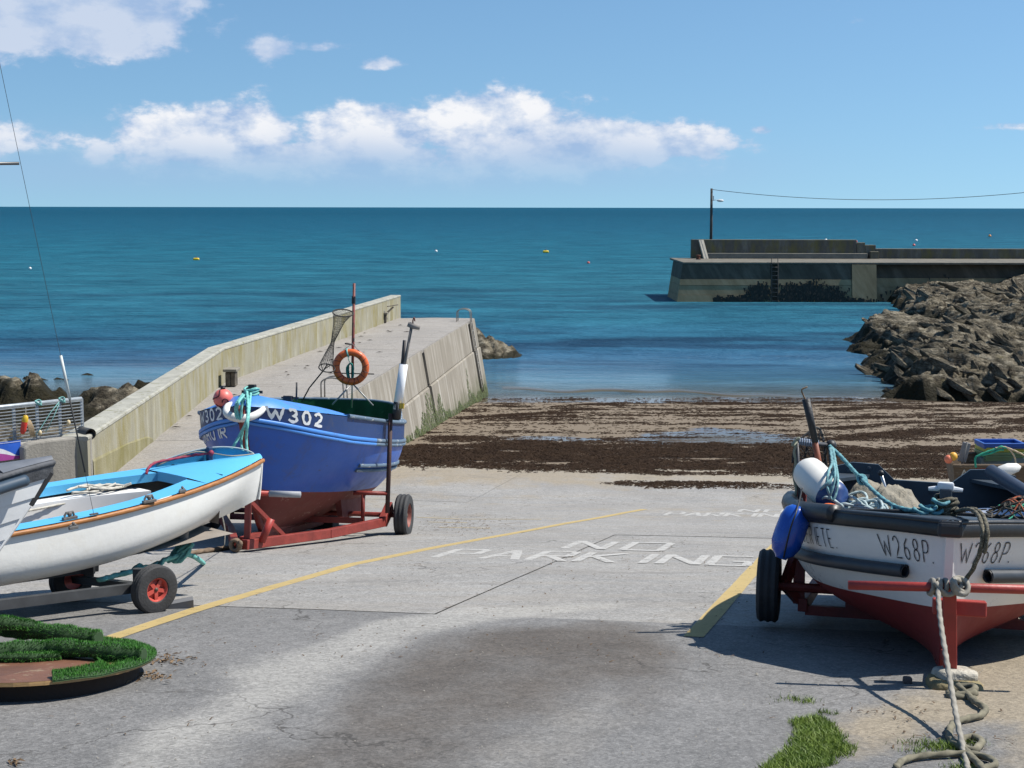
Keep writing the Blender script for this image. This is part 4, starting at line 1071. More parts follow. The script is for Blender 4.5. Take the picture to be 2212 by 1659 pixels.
    for x, y in ((148, 913), (86, 935)):
        mb = MB(); mb.ball(on(x, y, -.05), .04, 10, (.8, .8, 1.1))
        tag(obj('small_float', mb, mat('cream_float', (.55, .45, .28), .6), smooth=True), ('round cream float hanging inside the railing near its end post' if x > 100 else 'small cream float low inside the railing beside the rope hank'), 'float', 'cream floats on the railing')
    # banner fixed to the wall
    sb, zb_ = sz(46, 990, .03); ztop = sz(46, 950, .03)[1]; BW, BH = 1.5, ztop - zb_
    MB_ = Matrix.Translation(W(sb, .02, zb_)) @ Matrix((u, nn, Vector((0, 0, 1)))).transposed().to_4x4()
    t = thing('printed_banner', 'blue white and purple printed banner on the shore wall', 'banner', MB_)
    def sheet(nm, f0, f1, m, yo, xs):
        mb = MB(); rows = [[(x, yo + .008 * math.sin(x * 9), f0(x)), (x, yo + .008 * math.sin(x * 9), f1(x))] for x in xs]
        mb.grid(rows); obj(nm, mb, m, t)
    xs = list(np.linspace(0, BW, 40)); M_BL = mat('banner_blue', (.03, .12, .55), .45); M_BW = mat('banner_white', (.75, .75, .78), .45); M_BP = mat('banner_purple', (.36, .06, .28), .45)
    sheet('blue_panel', lambda x: 0, lambda x: BH, M_BL, .01, xs)
    wv = lambda x: BH * (.30 + .38 * math.exp(-((x - .34) / .16) ** 2))
    sheet('white_wave', lambda x: BH * .16, lambda x: BH * .17 + max(0, wv(x) - BH * .17) * float(sstep(.02, .18, x)), M_BW, .016, xs)
    sheet('purple_wave', lambda x: .002, lambda x: BH * (.17 + .24 * float(sstep(.05, .35, x))), M_BP, .022, xs)
    sheet('white_line', lambda x: BH * .93, lambda x: BH * .955, M_BW, .016, xs)
build_shore_wall()

# ---- moored buoys on the water
def build_buoys():
    spec = [(424, 562, 'yellow', 'long'), (1179, 546, 'yellow', 'long'), (942, 544, 'white', 'ball'), (65, 581, 'white', 'ball'), (1271, 569, 'pink', 'ball'), (1849, 523, 'pink', 'ball'), (1974, 531, 'pink', 'ball'), (1979, 521, 'white', 'ball'), (2138, 511, 'orange', 'ball'), (1784, 520, 'white', 'ball')]
    C = {'yellow': (.72, .50, .03), 'white': (.78, .78, .76), 'pink': (.70, .12, .10), 'orange': (.7, .25, .05)}
    where = {(424, 562): 'lying well left of the pier', (1179, 546): 'floating out beyond the pier head', (942, 544): 'floating just beyond the pier parapet end', (65, 581): 'floating off the weedy shore ledges', (1271, 569): 'floating in the open harbour mouth', (1849, 523): 'seen just over the tall quay parapet', (1974, 531): 'seen just over the low quay parapet', (1979, 521): 'floating beyond the low quay parapet', (2138, 511): 'far beyond the low quay parapet', (1784, 520): 'far beyond the tall quay parapet'}
    for x, y, c, k in spec:
        p = at_z(x, y, 0); s = p.y / F
        t = thing('mooring_buoy', ('long ' if k == 'long' else 'small round ') + c + ' mooring buoy ' + where[(x, y)], 'buoy', Matrix.Translation(p), 'mooring buoys on the sea')
        mb = MB(); m_ = mat('buoy_' + c, C[c], .4, .08)
        if k == 'long':
            w = 6.5 * s; mb.lathe([(.0001, -w), (w * .42, -w * .95), (w * .5, -w * .7), (w * .5, w * .7), (w * .42, w * .95), (.0001, w)], Matrix.Translation((0, 0, w * .28)) @ Matrix.Rotation(R(90), 4, 'Y'), 12)
        else:
            w = 3.2 * s; mb.ball((0, 0, w * .35), w, 12)
        obj('float', mb, m_, t, smooth=True)
        mb = MB(); zt = (w * .75 if k == 'long' else w * 1.3); mb.tube([(0, 0, zt - w * .1), (0, 0, zt + w * .25)], w * .12, 6); mb.tube([(w * .22 * math.cos(q * .63), 0, zt + w * .25 + w * .22 * math.sin(q * .63)) for q in range(10)], w * .06, 5, closed=True)
        obj('ring', mb, mat('buoy_ring', (.2, .18, .15), .6), t)
build_buoys()
# ================================================================== BOATS: shared builders
def cat(pts, step=None, n=8, closed=False):
    """Catmull-Rom through points"""
    P = [Vector(p) for p in pts]; out = []; N = len(P)
    for i in range(N if closed else N - 1):
        if closed: a, b, c, d = P[i - 1], P[i], P[(i + 1) % N], P[(i + 2) % N]
        else: a, b, c, d = P[max(i - 1, 0)], P[i], P[i + 1], P[min(i + 2, N - 1)]
        k = max(2, int((c - b).length / step)) if step else n
        for j in range(k):
            t = j / k
            out.append(.5 * ((2 * b) + (c - a) * t + (2 * a - 5 * b + 4 * c - d) * t * t + (3 * b - a - 3 * c + d) * t ** 3))
    if not closed: out.append(P[-1])
    return out
def rope_mb(mb, pts, r, closed=False):
    mb.tube(cat(pts, r * .9, closed=closed), r, 9, lobes=3, pitch=r * 7.0, amp=.17, closed=closed); return mb

class Hull:
    """stations: (y sheer, half breadth, z sheer, y keel, z keel, fullness)"""
    def __init__(s, st, keelw=.025, vb=1.0, vk=1.0):
        s.vb, s.vk = vb, vk; s.st = np.array(st, float); s.n = len(st) - 1; s.kw = keelw
        d = np.linspace(0, 1, 241); s.tab = []
        for side in (1,):
            L = [0.0]; p = s.P(0, .85, 1)
            for t in d[1:]: q = s.P(t, .85, 1); L.append(L[-1] + (q - p).length); p = q
            s.L = np.array(L); s.d = d
    def cols(s, t):
        x = min(max(t, 0), 1) * s.n; i = min(int(x), s.n - 1); f = x - i; S = s.st
        a, b, c, d = S[max(i - 1, 0)], S[i], S[i + 1], S[min(i + 2, s.n)]
        return .5 * ((2 * b) + (c - a) * f + (2 * a - 5 * b + 4 * c - d) * f * f + (3 * b - a - 3 * c + d) * f ** 3)
    def P(s, t, v, side, inset=0.0):
        ys, b, zs, yk, zk, a = s.cols(t)
        w = v if v <= s.vb else s.vb + (v - s.vb) * s.vk          # upright bulwark above vb
        sec = (1 - (1 - w) ** max(a, .6)) / (1 - (1 - (s.vb + (1 - s.vb) * s.vk)) ** max(a, .6))
        x = s.kw + (max(b, s.kw) - s.kw) * sec
        y = yk + (ys - yk) * v ** .75 if v > 0 else yk
        return Vector((side * max(x - inset, .004), y, zk + (zs - zk) * v))
    def t_at(s, d): return float(np.interp(d, s.L, s.d))
    def nrm(s, t, v, side):
        e = .004
        a = s.P(min(t + e, 1), v, side) - s.P(max(t - e, 0), v, side); b = s.P(t, min(v + e, 1), side) - s.P(t, max(v - e, 0), side)
        n = a.cross(b); n.normalize()
        return n if n.x * side > 0 else -n
    def shell(s, bands, nt=44, thick=None):
        """bands: list of (v0, v1, nv, material index) -> MB"""
        mb = MB()
        for side in (1, -1):
            for v0, v1, nv, mi in bands:
                f0 = v0 if callable(v0) else (lambda t, c=v0: c); f1 = v1 if callable(v1) else (lambda t, c=v1: c)
                P = [[s.P(i / nt, f0(i / nt) + (f1(i / nt) - f0(i / nt)) * j / nv, side) for j in range(nv + 1)] for i in range(nt + 1)]
                mb.grid(P, mi, flip=(side < 0))
        return mb
    def line(s, v, side, t0=0.0, t1=1.0, n=40, off=0.0):
        out = []
        for i in range(n + 1):
            t = t0 + (t1 - t0) * i / n; vv = v(t) if callable(v) else v; p = s.P(t, vv, side)
            if off: p = p + s.nrm(t, vv, side) * off
            out.append(p)
        return out
    def around(s, v, t0, n=40, off=0.0):
        """a line round the bow from one side to the other"""
        return s.line(v, -1, t0, 0.004, n, off) + s.line(v, 1, 0.004, t0, n, off)
def arc(cx, cy, rx, ry, a0, a1, n=9): return [(cx + rx * math.cos(R(a0 + (a1 - a0) * k / n)), cy + ry * math.sin(R(a0 + (a1 - a0) * k / n))) for k in range(n + 1)]
GLY = {
 'W': [[(0, 1), (.26, 0), (.5, .72), (.74, 0), (1, 1)]], 'M': [[(0, 0), (.1, 1), (.5, .3), (.9, 1), (1, 0)]], 'O': [arc(.5, .5, .46, .5, 90, 450, 18)], '0': [arc(.5, .5, .42, .5, 90, 450, 18)],
 'H': [[(.05, 0), (.05, 1)], [(.95, 0), (.95, 1)], [(.05, .5), (.95, .5)]], 'I': [[(.5, 0), (.5, 1)]], 'R': [[(.08, 0), (.08, 1)], [(.08, 1)] + arc(.55, .75, .35, .25, 90, -90, 8) + [(.08, .5)], [(.4, .5), (.95, 0)]],
 'P': [[(.08, 0), (.08, 1)], [(.08, 1)] + arc(.55, .72, .38, .28, 90, -90, 8) + [(.08, .44)]], 'E': [[(.9, 1), (.1, 1), (.1, 0), (.9, 0)], [(.1, .5), (.75, .5)]], 'T': [[(0, 1), (1, 1)], [(.5, 1), (.5, 0)]],
 'G': [arc(.52, .5, .45, .5, 50, 310, 14) + [(.9, .42), (.55, .42)]], 'U': [[(.06, 1), (.06, .35)] + arc(.5, .35, .44, .35, 180, 360, 10) + [(.94, 1)]], 'A': [[(0, 0), (.5, 1), (1, 0)], [(.2, .36), (.8, .36)]],
 'C': [arc(.52, .5, .45, .5, 50, 310, 14)], 'D': [[(.08, 0), (.08, 1)] + arc(.3, .5, .62, .5, 90, -90, 10) + [(.08, 0)]], 'F': [[(.1, 0), (.1, 1), (.9, 1)], [(.1, .5), (.7, .5)]], 'S': [arc(.5, .75, .4, .25, 30, 270, 9) + arc(.5, .25, .4, .25, 90, -150, 9)[1:]],
 '3': [arc(.42, .76, .42, .24, 150, -90, 10)[:] + arc(.42, .26, .46, .26, 90, -160, 10)[1:]], '2': [arc(.46, .70, .42, .30, 165, -35, 10) + [(.02, 0), (1, 0.02)]], '6': [[(.8, .98), (.3, .7), (.1, .35)] + arc(.5, .27, .4, .27, 180, 540, 14)],
 '8': [arc(.5, .76, .34, .24, -90, 270, 14), arc(.5, .26, .42, .26, 90, 450, 14)], '7': [[(0, 1), (1, 1), (.35, 0)]], '.': [[(.1, 0), (.1, .07)]]}
def hull_text(h, txt, s0, v0, hgt, wid, pitch, sw, side, slope=0.0, off=.005, wide=''):
    """brush lettering laid on the curved plank: reads bow-to-stern on the right, stern-to-bow on the left"""
    mb = MB(); s = s0; sg = side
    ys, b, zs, yk, zk, a = h.cols(h.t_at(abs(s0))); dv = 1.0 / (zs - zk)
    def pt(u, v):
        t = h.t_at(s + sg * u * wid * cw); vv = v0 + (v * hgt + slope * ((s - s0) * sg + u * wid)) * dv
        return h.P(t, vv, side) + h.nrm(t, vv, side) * off
    for ch in txt:
        cw = 1.75 if ch in wide else 1.0
        if ch == ' ': s += sg * pitch; continue
        for st in GLY[ch]:
            Q = [Vector((p[0] * wid * cw, p[1] * hgt)) for p in st]; D = []
            for p, q in zip(Q[:-1], Q[1:]):
                k = max(1, int((q - p).length / .025)); D += [p + (q - p) * (i / k) for i in range(k)]
            D.append(Q[-1]); rows = []
            for i, q in enumerate(D):
                t = D[min(i + 1, len(D) - 1)] - D[max(i - 1, 0)]; t = t.normalized() if t.length > 1e-9 else Vector((1, 0)); nn = Vector((-t.y, t.x)) * sw * .5 * (1 + .25 * math.sin(i * .9 + len(rows)))
                rows.append([pt((q + nn).x / wid / cw, (q + nn).y / hgt), pt((q - nn).x / wid / cw, (q - nn).y / hgt)])
            mb.grid(rows)
        s += sg * (pitch * (.55 if ch in 'I.' else 1.0) + wid * (cw - 1))
    return mb
RUB = [(-.028, -.03), (.028, -.03), (.036, 0), (.028, .03), (-.028, .03)]
def sect(w, h, c=.25):
    x, y, k = w / 2, h / 2, min(w, h) * c
    return [(-x + k, -y), (x - k, -y), (x, -y + k), (x, y - k), (x - k, y), (-x + k, y), (-x, y - k), (-x, -y + k)]

M_TYRE = mat('tyre_rubber', (.035, .035, .036), .75, .25, 12, .25, 60)
M_RED = mat('red_oxide_steel', (.22, .032, .022), .55, .25, 7, .2, 40, col2=(.12, .06, .035), thr=.66)
M_REDB = mat('bright_red_paint', (.34, .036, .026), .5, .18, 6, .1, 40, col2=(.16, .06, .04), thr=.68)
M_BLACKP = mat('black_pipe', (.02, .022, .025), .5, .2, 8)
M_STEEL = mat('galvanised_trailer', (.20, .205, .21), .55, .2, 8, metal=.5)
def wheel(parent, c, r, w, rimcol, spokes=0, axis=(1, 0, 0)):
    """tyre with a dished rim; axis points outboard"""
    z = Vector(axis).normalized(); x = z.orthogonal().normalized(); y = z.cross(x)
    M = Matrix.Translation(c) @ Matrix((x, y, z)).transposed().to_4x4(); h = w / 2; ri = r * (.52 if not spokes else .47)
    rim = MB(); rim.lathe([(ri * .16, h * .30), (ri * .30, h * .34), (ri * .42, h * .15), (ri * .80, h * .10), (ri * .92, h * .55), (ri * 1.0, h * .80), (ri * 1.05, h * .82), (ri * 1.03, -h * .7), (ri * .9, -h * .5), (ri * .2, -h * .4)], M, 28)
    o = obj('wheel', rim, rimcol, parent, smooth=True, angle=40)
    t = MB(); prof_ = [(ri * 1.02, -h * .78), (ri * 1.12, -h * .95), (r * .80, -h), (r * .93, -h * .93), (r * .985, -h * .72)]
    for k in range(5): q = -.6 + k * .3; prof_ += [(r * .972 if k % 2 else r, h * (q - .08)), (r * .972 if k % 2 else r, h * (q + .08))]
    prof_ += [(r * .985, h * .72), (r * .93, h * .93), (r * .80, h), (ri * 1.12, h * .95), (ri * 1.02, h * .78), (ri * .98, 0)]
    t.lathe(prof_, M, 36, closed=True); obj('tyre', t, M_TYRE, o, smooth=True, angle=35)
    hub = MB(); hub.lathe([(.0001, h * .62), (ri * .18, h * .6), (ri * .2, h * .2), (ri * .2, -h * .3)], M, 12); obj('hub', hub, mat('greasy_hub', (.10, .07, .05), .6, .3, 20), o, smooth=True)
    if spokes:
        sp = MB()
        for k in range(spokes):
            a = 2 * math.pi * k / spokes + .3
            sp.bar(M @ Vector((ri * .12 * math.cos(a), ri * .12 * math.sin(a), h * .38)), M @ Vector((ri * .92 * math.cos(a), ri * .92 * math.sin(a), h * .42)), ri * .34, h * .2, up=z)
        obj('spoke_web', sp, rimcol, o)['kind'] = 'stuff'
    return o
def frame(px, py, Y, th, pitch, zoff=0.0):
    """boat frame: origin on the ground under the stem, +y runs aft (away from us), +x to the right hand"""
    p = at_y(px, py, Y)
    return Matrix.Translation((p.x, Y, G(p.x, Y) + zoff)) @ Matrix.Rotation(-th, 4, 'Z') @ Matrix.Rotation(-pitch, 4, 'X')
SLOPE = math.atan(.16)
M_BLUEBOAT = frame(508, 1000, 16.35, R(8), SLOPE)
H_BLUE = Hull([(0.0, .03, 1.74, .92, .23, 1.0), (.28, .42, 1.72, .96, .20, 1.02), (.65, .72, 1.69, 1.12, .18, 1.12), (1.15, .96, 1.66, 1.45, .17, 1.4), (1.8, 1.12, 1.625, 1.95, .16, 1.9), (2.6, 1.19, 1.60, 2.7, .16, 2.4), (3.5, 1.18, 1.59, 3.5, .17, 2.7), (4.3, 1.08, 1.60, 4.25, .19, 2.6), (4.85, .90, 1.63, 4.75, .22, 2.3)], vb=.79, vk=.12)
M_TRAILW = frame(2052, 1300, 8.05, R(14), SLOPE)
M_WHITE = frame(2049, 1300, 8.05, R(14), math.atan(.105), -.235)
H_WHITE = Hull([(0.0, .03, 1.14, .16, .265, 1.0), (.25, .31, 1.13, .34, .235, 1.25), (.6, .64, 1.105, .66, .215, 1.8), (1.05, .88, 1.07, 1.1, .19, 2.7), (1.6, 1.0, 1.05, 1.65, .165, 3.6), (2.3, 1.02, 1.03, 2.3, .15, 4.0), (3.1, .97, 1.03, 3.1, .15, 4.0), (4.1, .80, 1.06, 4.05, .18, 3.2)])
_db = at_y(560, 1000, 12.9)
M_DING = Matrix.Translation((_db.x, _db.y, 0)) @ Matrix.Rotation(-R(221), 4, 'Z')
_zg = at_y(564, 990, 12.9).z
H_DING = Hull([(0.0, .05, _zg, .05, _zg - .38, 1.0), (.35, .25, _zg - .01, .36, _zg - .46, 1.9), (.8, .45, _zg - .03, .8, _zg - .54, 3.4), (1.4, .62, _zg - .055, 1.4, _zg - .60, 5.5), (2.1, .72, _zg - .075, 2.1, _zg - .63, 7.0), (2.9, .73, _zg - .08, 2.9, _zg - .62, 7.0), (3.6, .67, _zg - .07, 3.6, _zg - .585, 6.5), (4.2, .57, _zg - .06, 4.2, _zg - .55, 6.0)])
# ================================================================== BLUE FISHING BOAT ON ITS TRAILER
def LOC(M, px, py, Y): return M.inverted() @ at_y(px, py, Y)
def hull_paint(name, c, wear, thr, rough=.38, dirt=(.10, .09, .08)):
    """brushed boat paint: long tonal streaks, chalky fade, chips where fenders rub"""
    n = NT(name); a = n.noise(1, 6, .65, n.mp((1.2, 1.2, 6))); b = n.noise(3.5, 7, .7)
    col = n.mix(a, tuple(q * .82 for q in c), tuple(min(1, q * 1.15) for q in c))
    col = n.mix(n.rng(b, .54, .74, 0, .5), col, dirt)
    if wear is not None: col = n.mix(n.rng(n.noise(9, 8, .72, n.mp((1, .5, 1.6))), thr, thr + .05), col, wear)
    return n.set(col=col, rough=n.rng(b, .3, .7, rough - .08, rough + .16), spec=.45, normal=n.bump(n.noise(14, 4), .10, .02))
AQUA = mat('aqua_polyrope', (.16, .46, .42), .7, .25, 30)
PALE = mat('pale_rope', (.50, .47, .40), .85, .2, 20)
BLK = mat('black_steel', (.018, .018, .02), .5, .2, 10)
def build_blue():
    M, h = M_BLUEBOAT, H_BLUE
    t = thing('fishing_boat', 'blue wooden fishing boat with W302 painted on its bow, on a red trailer', 'boat', M)
    B_RED = hull_paint('antifoul_red', (.18, .038, .028), (.34, .20, .15), .60, .7, (.16, .09, .06)); B_BLUE = hull_paint('harbour_blue', (.018, .108, .46), (.04, .07, .14), .64)
    B_NAVY = hull_paint('navy_bulwark', (.020, .052, .16), (.45, .48, .50), .655); B_LITE = hull_paint('bright_blue', (.070, .24, .64), (.05, .06, .08), .625); B_GREY = hull_paint('bare_grey_blue', (.10, .15, .21), (.42, .43, .42), .57, .7)
    GRN = mat('green_paint', (.016, .115, .04), .5, .3, 4, col2=(.06, .2, .09), thr=.62)
    SV = lambda t: .83 + .085 * max(0, 1 - t / .42) ** 1.3 - .02 * t
    mb = h.shell([(0, .335, 8, 0), (.335, SV, 9, 1), (SV, 1.0, 4, 2)])
    ring = [h.P(1, v, 1) for v in np.linspace(0, 1, 12)] + [h.P(1, v, -1) for v in np.linspace(1, 0, 12)]
    mb.add(ring, [tuple(range(len(ring)))], 1)
    obj('hull', mb, [B_RED, B_BLUE, B_NAVY], t, smooth=True, angle=40)
    mb = MB()
    for side in (1, -1):
        mb.grid([[h.P(.36 + .64 * i / 26, v, side, .05) for v in np.linspace(.5, .995, 5)] for i in range(27)], flip=(side > 0))
    obj('inner_planking', mb, GRN, t, smooth=True)
    mb = MB(); rows = []
    for i in range(20):
        tt = .30 + .69 * i / 19; a = h.P(tt, .5, 1, .04); rows.append([Vector((-a.x, a.y, a.z)), Vector((0, a.y, a.z - .02)), a])
    mb.grid(rows); obj('cockpit_sole', mb, GRN, t)
    # stem and keel
    mb = MB(); mb.sweep([h.P(0, v, 1) * 1 + Vector((-h.P(0, v, 1).x, -.03, 0)) for v in np.linspace(1.0, 0, 16)] + [Vector((0, h.cols(k)[3], h.cols(k)[4] - .05)) for k in np.linspace(.06, 1, 14)], sect(.075, .11), up=(0, -1, .25))
    obj('keel', mb, B_RED, t)
    for side, y0 in ((1, 3.05), (-1, 3.05)):
        mb = MB(); a = h.P(.60, .20, side); b = h.P(.76, .20, side)
        mb.add([a + Vector((0, 0, .12)), b + Vector((0, 0, .12)), b + Vector((side * .03, -.10, -.20)), a + Vector((side * .03, .12, -.20)), a + Vector((side * .09, 0, .12)), b + Vector((side * .09, 0, .12)), b + Vector((side * .10, -.10, -.20)), a + Vector((side * .10, .12, -.20))], [(0, 1, 2, 3), (7, 6, 5, 4), (0, 4, 5, 1), (1, 5, 6, 2), (2, 6, 7, 3), (3, 7, 4, 0)]); obj('bilge_keel', mb, B_RED, t)
    # rubbing strakes
    SV2 = lambda t: SV(t) - .034
    for v, m_, t0, t1, w in ((SV, B_LITE, 0.012, .55, .05), (SV2, B_LITE, .012, .55, .042), (SV, B_GREY, .55, 1, .05), (SV2, B_GREY, .55, 1, .042), (.585, B_GREY, .52, 1, .05), (.54, B_GREY, .52, 1, .045)):
        for side in (1, -1):
            mb = MB(); mb.sweep(h.line(v, side, t0, t1, 40, .012), sect(.04, w)); obj('rubbing_strake', mb, m_, t, smooth=True, angle=50)
    # crowned foredeck
    mb = MB(); rows = []
    for i in range(19):
        tt = .005 + .42 * i / 18; a = h.P(tt, 1, 1); rows.append([Vector((a.x * k, a.y, a.z - .005 + .17 * min(1, i / 5) * (1 - k * k) + .015)) for k in np.linspace(-1, 1, 15)])
    mb.grid(rows); last = rows[-1]; mb.grid([[p, Vector((p.x, p.y, p.z - .30 if abs(p.x) < h.P(.425, 1, 1).x * .93 else p.z - .06))] for p in last])
    obj('foredeck', mb, B_LITE, t, smooth=True, angle=40)
    # gunwale round the cockpit
    for side in (1, -1):
        mb = MB(); mb.sweep([p + Vector((-side * .03, 0, .012)) for p in h.line(1, side, .40, 1.0, 30)], sect(.12, .05)); obj('gunwale', mb, B_GREY, t, smooth=True, angle=50)
    # raised coaming round the stern
    pth = [h.P(k, 1, -1) + Vector((.06, 0, 0)) for k in np.linspace(.45, .93, 12)]
    e0, e1 = h.P(.98, 1, -1), h.P(.98, 1, 1); pth += [Vector((e0.x + .14, e0.y + .0, e0.z)), Vector((e0.x * .5, e0.y + .1, e0.z)), Vector((0, e0.y + .12, e0.z)), Vector((e1.x * .5, e1.y + .1, e1.z)), Vector((e1.x - .12, e1.y + .02, e1.z))] + [h.P(k, 1, 1) + Vector((-.06, 0, 0)) for k in np.linspace(.93, .80, 4)]
    pth = cat(pth, n=3); K = len(pth) - 1; rows = []
    for i, p in enumerate(pth):
        f = i / K; hh = .30 * sstep(0, .30, f) * sstep(1.0, .72, f) + .005
        c = Vector((0, 3.0, 0)); n = Vector((p.x, (p.y - 3.2) * .8, 0)).normalized() * .018
        rows.append([p - n + Vector((0, 0, -.25)), p - n + Vector((0, 0, float(hh))), p + n + Vector((0, 0, float(hh))), p + n + Vector((0, 0, -.05))])
    mb = MB(); mb.grid(rows); mb.grid([r_[::-1] for r_ in rows])
    obj('stern_coaming', mb, GRN, t, smooth=True, angle=40)
    mb = MB(); mb.tube([(r_[1] + r_[2]) / 2 + Vector((0, 0, .008)) for r_ in rows], .022, 8); obj('coaming_rail', mb, B_GREY, t, smooth=True)
    # lettering
    PW = mat('white_brush_paint', (.80, .80, .78), .6, .06)
    PG = mat('grey_brush_paint', (.76, .77, .78), .6, .12, col2=(.3, .33, .38), thr=.70)
    o = obj('lettering', hull_text(h, 'W302', .26, .922, .150, .125, .19, .036, 1, slope=-.055, wide='W'), PW, t); o['label'] = 'white registration W302 on the sunlit bow'
    o = obj('lettering', hull_text(h, 'W302', 1.12, .895, .135, .13, .185, .028, -1, slope=.03, wide='W'), PG, t); o['label'] = 'grey registration W302 on the shaded bow'
    o = obj('lettering', hull_text(h, 'COMHOIR', 1.46, .735, .13, .13, .185, .026, -1, slope=.03), PG, t); o['label'] = 'grey painted boat name on the shaded bow'
    # bow post, whip aerial
    p = Vector((.02, .32, 1.80)); mb = MB(); mb.box(p + Vector((0, 0, .09)), (.085, .085, .26), bev=.008); mb.bar(p + Vector((-.13, 0, .13)), p + Vector((.13, 0, .13)), .035, .035); obj('bow_post', mb, BLK, t)
    q = LOC(M, 640, 866, 17.8); mb = MB(); mb.tube([q, q + Vector((0, 0, .24))], .012, 6); obj('aerial', mb, BLK, t, smooth=True)
    mb = MB(); mb.box(q + Vector((-.11, 0, .03)), (.12, .09, .07), bev=.012); mb.tube([q + Vector((-.20, 0, .04)), q + Vector((.03, 0, .04))], .012, 6); obj('deck_cleat', mb, BLK, t)
    # mast with tripod in the stern
    Ym = 19.9; base = LOC(M, 760, 868, Ym); top = LOC(M, 765, 612, Ym)
    m_ = MB(); knee = LOC(M, 761, 828, Ym); m_.tube([knee, knee + (top - knee) * .35, top], [.02, .022, .02], 8); mast = obj('mast', m_, mat('red_brown_pole', (.20, .05, .04), .6, .3, 6, col2=(.03, .025, .025), thr=.55), t, smooth=True)
    for x, y, dy in ((718, 874, -.25), (806, 876, -.1), (760, 880, .35)):
        f = LOC(M, x, y, Ym + dy); mb = MB(); mb.tube([knee, f], .012, 6); obj('tripod_leg', mb, mat('grey_tube', (.33, .33, .32), .5, metal=.4), mast, smooth=True)
    a, b = LOC(M, 728, 806, Ym), LOC(M, 808, 808, Ym); mb = MB(); mb.tube([a, b], .009, 6); mb.tube([LOC(M, 745, 742, Ym), LOC(M, 766, 745, Ym)], .012, 6); obj('cross_arm', mb, BLK, mast)
    mb = MB(); mb.box(LOC(M, 764, 648, Ym), (.05, .05, .11), bev=.008); obj('bracket', mb, BLK, mast)
    # fastened to the mast: lifebuoy
    c = at_y(758, 793, Ym - .12); lb = thing('lifebuoy', 'orange ring lifebuoy hanging on the mast of the blue boat', 'lifebuoy', Matrix.Translation(c))
    ring = [Vector((.212 * math.cos(a), 0, .212 * math.sin(a))) for a in np.linspace(0, 2 * math.pi, 49)[:-1]]
    mb = MB(); mb.tube(ring, .052, 14, closed=True); obj('ring', mb, mat('orange_vinyl', (.68, .13, .03), .38, .18, 9, .15, 60), lb, smooth=True)
    mb = MB(); rnd = random.Random(4)
    for k in range(17):
        a = 2 * math.pi * (k + .3) / 17 + rnd.uniform(-.06, .06)
        if 1.2 < a < 2.2: continue
        sk = rnd.uniform(-.12, .12); P = []
        for j in range(6):
            ph = -2.5 + 1.9 * j / 5; aa = a + sk * (j / 5 - .5) * 2; rr = .212 + .0535 * math.cos(ph + math.pi); P.append(Vector((rr * math.cos(aa), .0535 * math.sin(ph), rr * math.sin(aa))))
        mb.tube(P, .0042, 4)
    o = obj('faded_lettering', mb, mat('faded_black_print', (.06, .02, .03), .6), lb); o['kind'] = 'stuff'
    mb = MB(); mb.tube([Vector((.212 * math.cos(1.78) + .058 * math.cos(w) * math.cos(1.78), .058 * math.sin(w), .212 * math.sin(1.78) + .058 * math.cos(w) * math.sin(1.78))) for w in np.linspace(0, 6.28, 14)[:-1]], .012, 6, closed=True); obj('lashing', mb, AQUA, lb, smooth=True)
    mb = MB(); mb.tube([(-.10, -.02, .25), (.02, .02, .335), (.13, -.02, .23)], .005, 5); obj('hanging_cord', mb, mat('grey_cord', (.28, .26, .24), .8), lb)
    mb = MB(); cc = at_y(757, 799, Ym - .07); rnd = random.Random(8)
    for k in range(7): rope_mb(mb, [cc + Vector((.05 * math.cos(a) * (1 - .08 * k) + rnd.uniform(-.008, .008), .012 * (k - 3), -.02 + .115 * math.sin(a))) for a in np.linspace(0, 6.28, 11)[:-1]], .0085, closed=True)
    mb.tube([at_y(750, 764, Ym - .07), at_y(754, 780, Ym - .06), cc + Vector((0, 0, .1))], .006, 5)
    tag(obj('rope_coil', mb, mat('sea_green_rope', (.03, .25, .19), .75, .2, 30), smooth=True), 'coil of sea green line hanging inside the lifebuoy', 'rope')
    # landing net leaning on the mast
    nt = thing('landing_net', 'long thin keep net with hoops, leaning against the boat mast', 'net', Matrix.Translation(at_y(652, 866, 19.0)))
    Yn = 19.3; foot = at_y(652, 868, Yn); mid = at_y(699, 800, Yn); CORD = mat('dark_net_cord', (.035, .032, .03), .85)
    mb = MB(); mb.tube([foot, at_y(668, 838, Yn), mid, at_y(708, 786, Yn)], .011, 6); obj('handle', mb, CORD, nt, smooth=True, local=False)
    def hoop(px, py, rx, rz, tilt): return [at_y(px + rx * math.cos(a) + tilt * math.sin(a), py + rz * math.sin(a), Yn + .10 * math.cos(a + .8)) for a in np.linspace(0, 6.283, 21)[:-1]]
    h0 = hoop(711, 788, 20, 11, 0); h0 = hoop(704, 790, 15, 7, 3); h1 = hoop(719, 738, 4, 2, 0); h2 = hoop(733, 694, 13, 5, 0); h3 = hoop(741, 676, 22, 8, 4)
    for hp, r_ in ((hoop(706, 795, 17, 9, 4), .009), (h3, .009)): mb = MB(); mb.tube(hp, r_, 5, closed=True); obj('hoop', mb, CORD, nt, local=False)
    mb = MB()
    def web(A, B):
        n = len(A); K = 9
        for k in range(n):
            for d in (1, -1):
                mb.tube([A[k] + (B[(k + d * 3) % n] - A[k]) * 0, A[k] + (B[(k + d * 2) % n] - A[k]) * .5, B[(k + d * 4) % n]], .0016, 3, cap=False)
        for j in range(1, K): mb.tube([A[k] + (B[k] - A[k]) * (j / K) for k in range(n)], .0013, 3, closed=True)
    web(h0, h1); web(h1, h2); web(h2, h3)
    o = obj('mesh', mb, CORD, nt, local=False); o['kind'] = 'stuff'
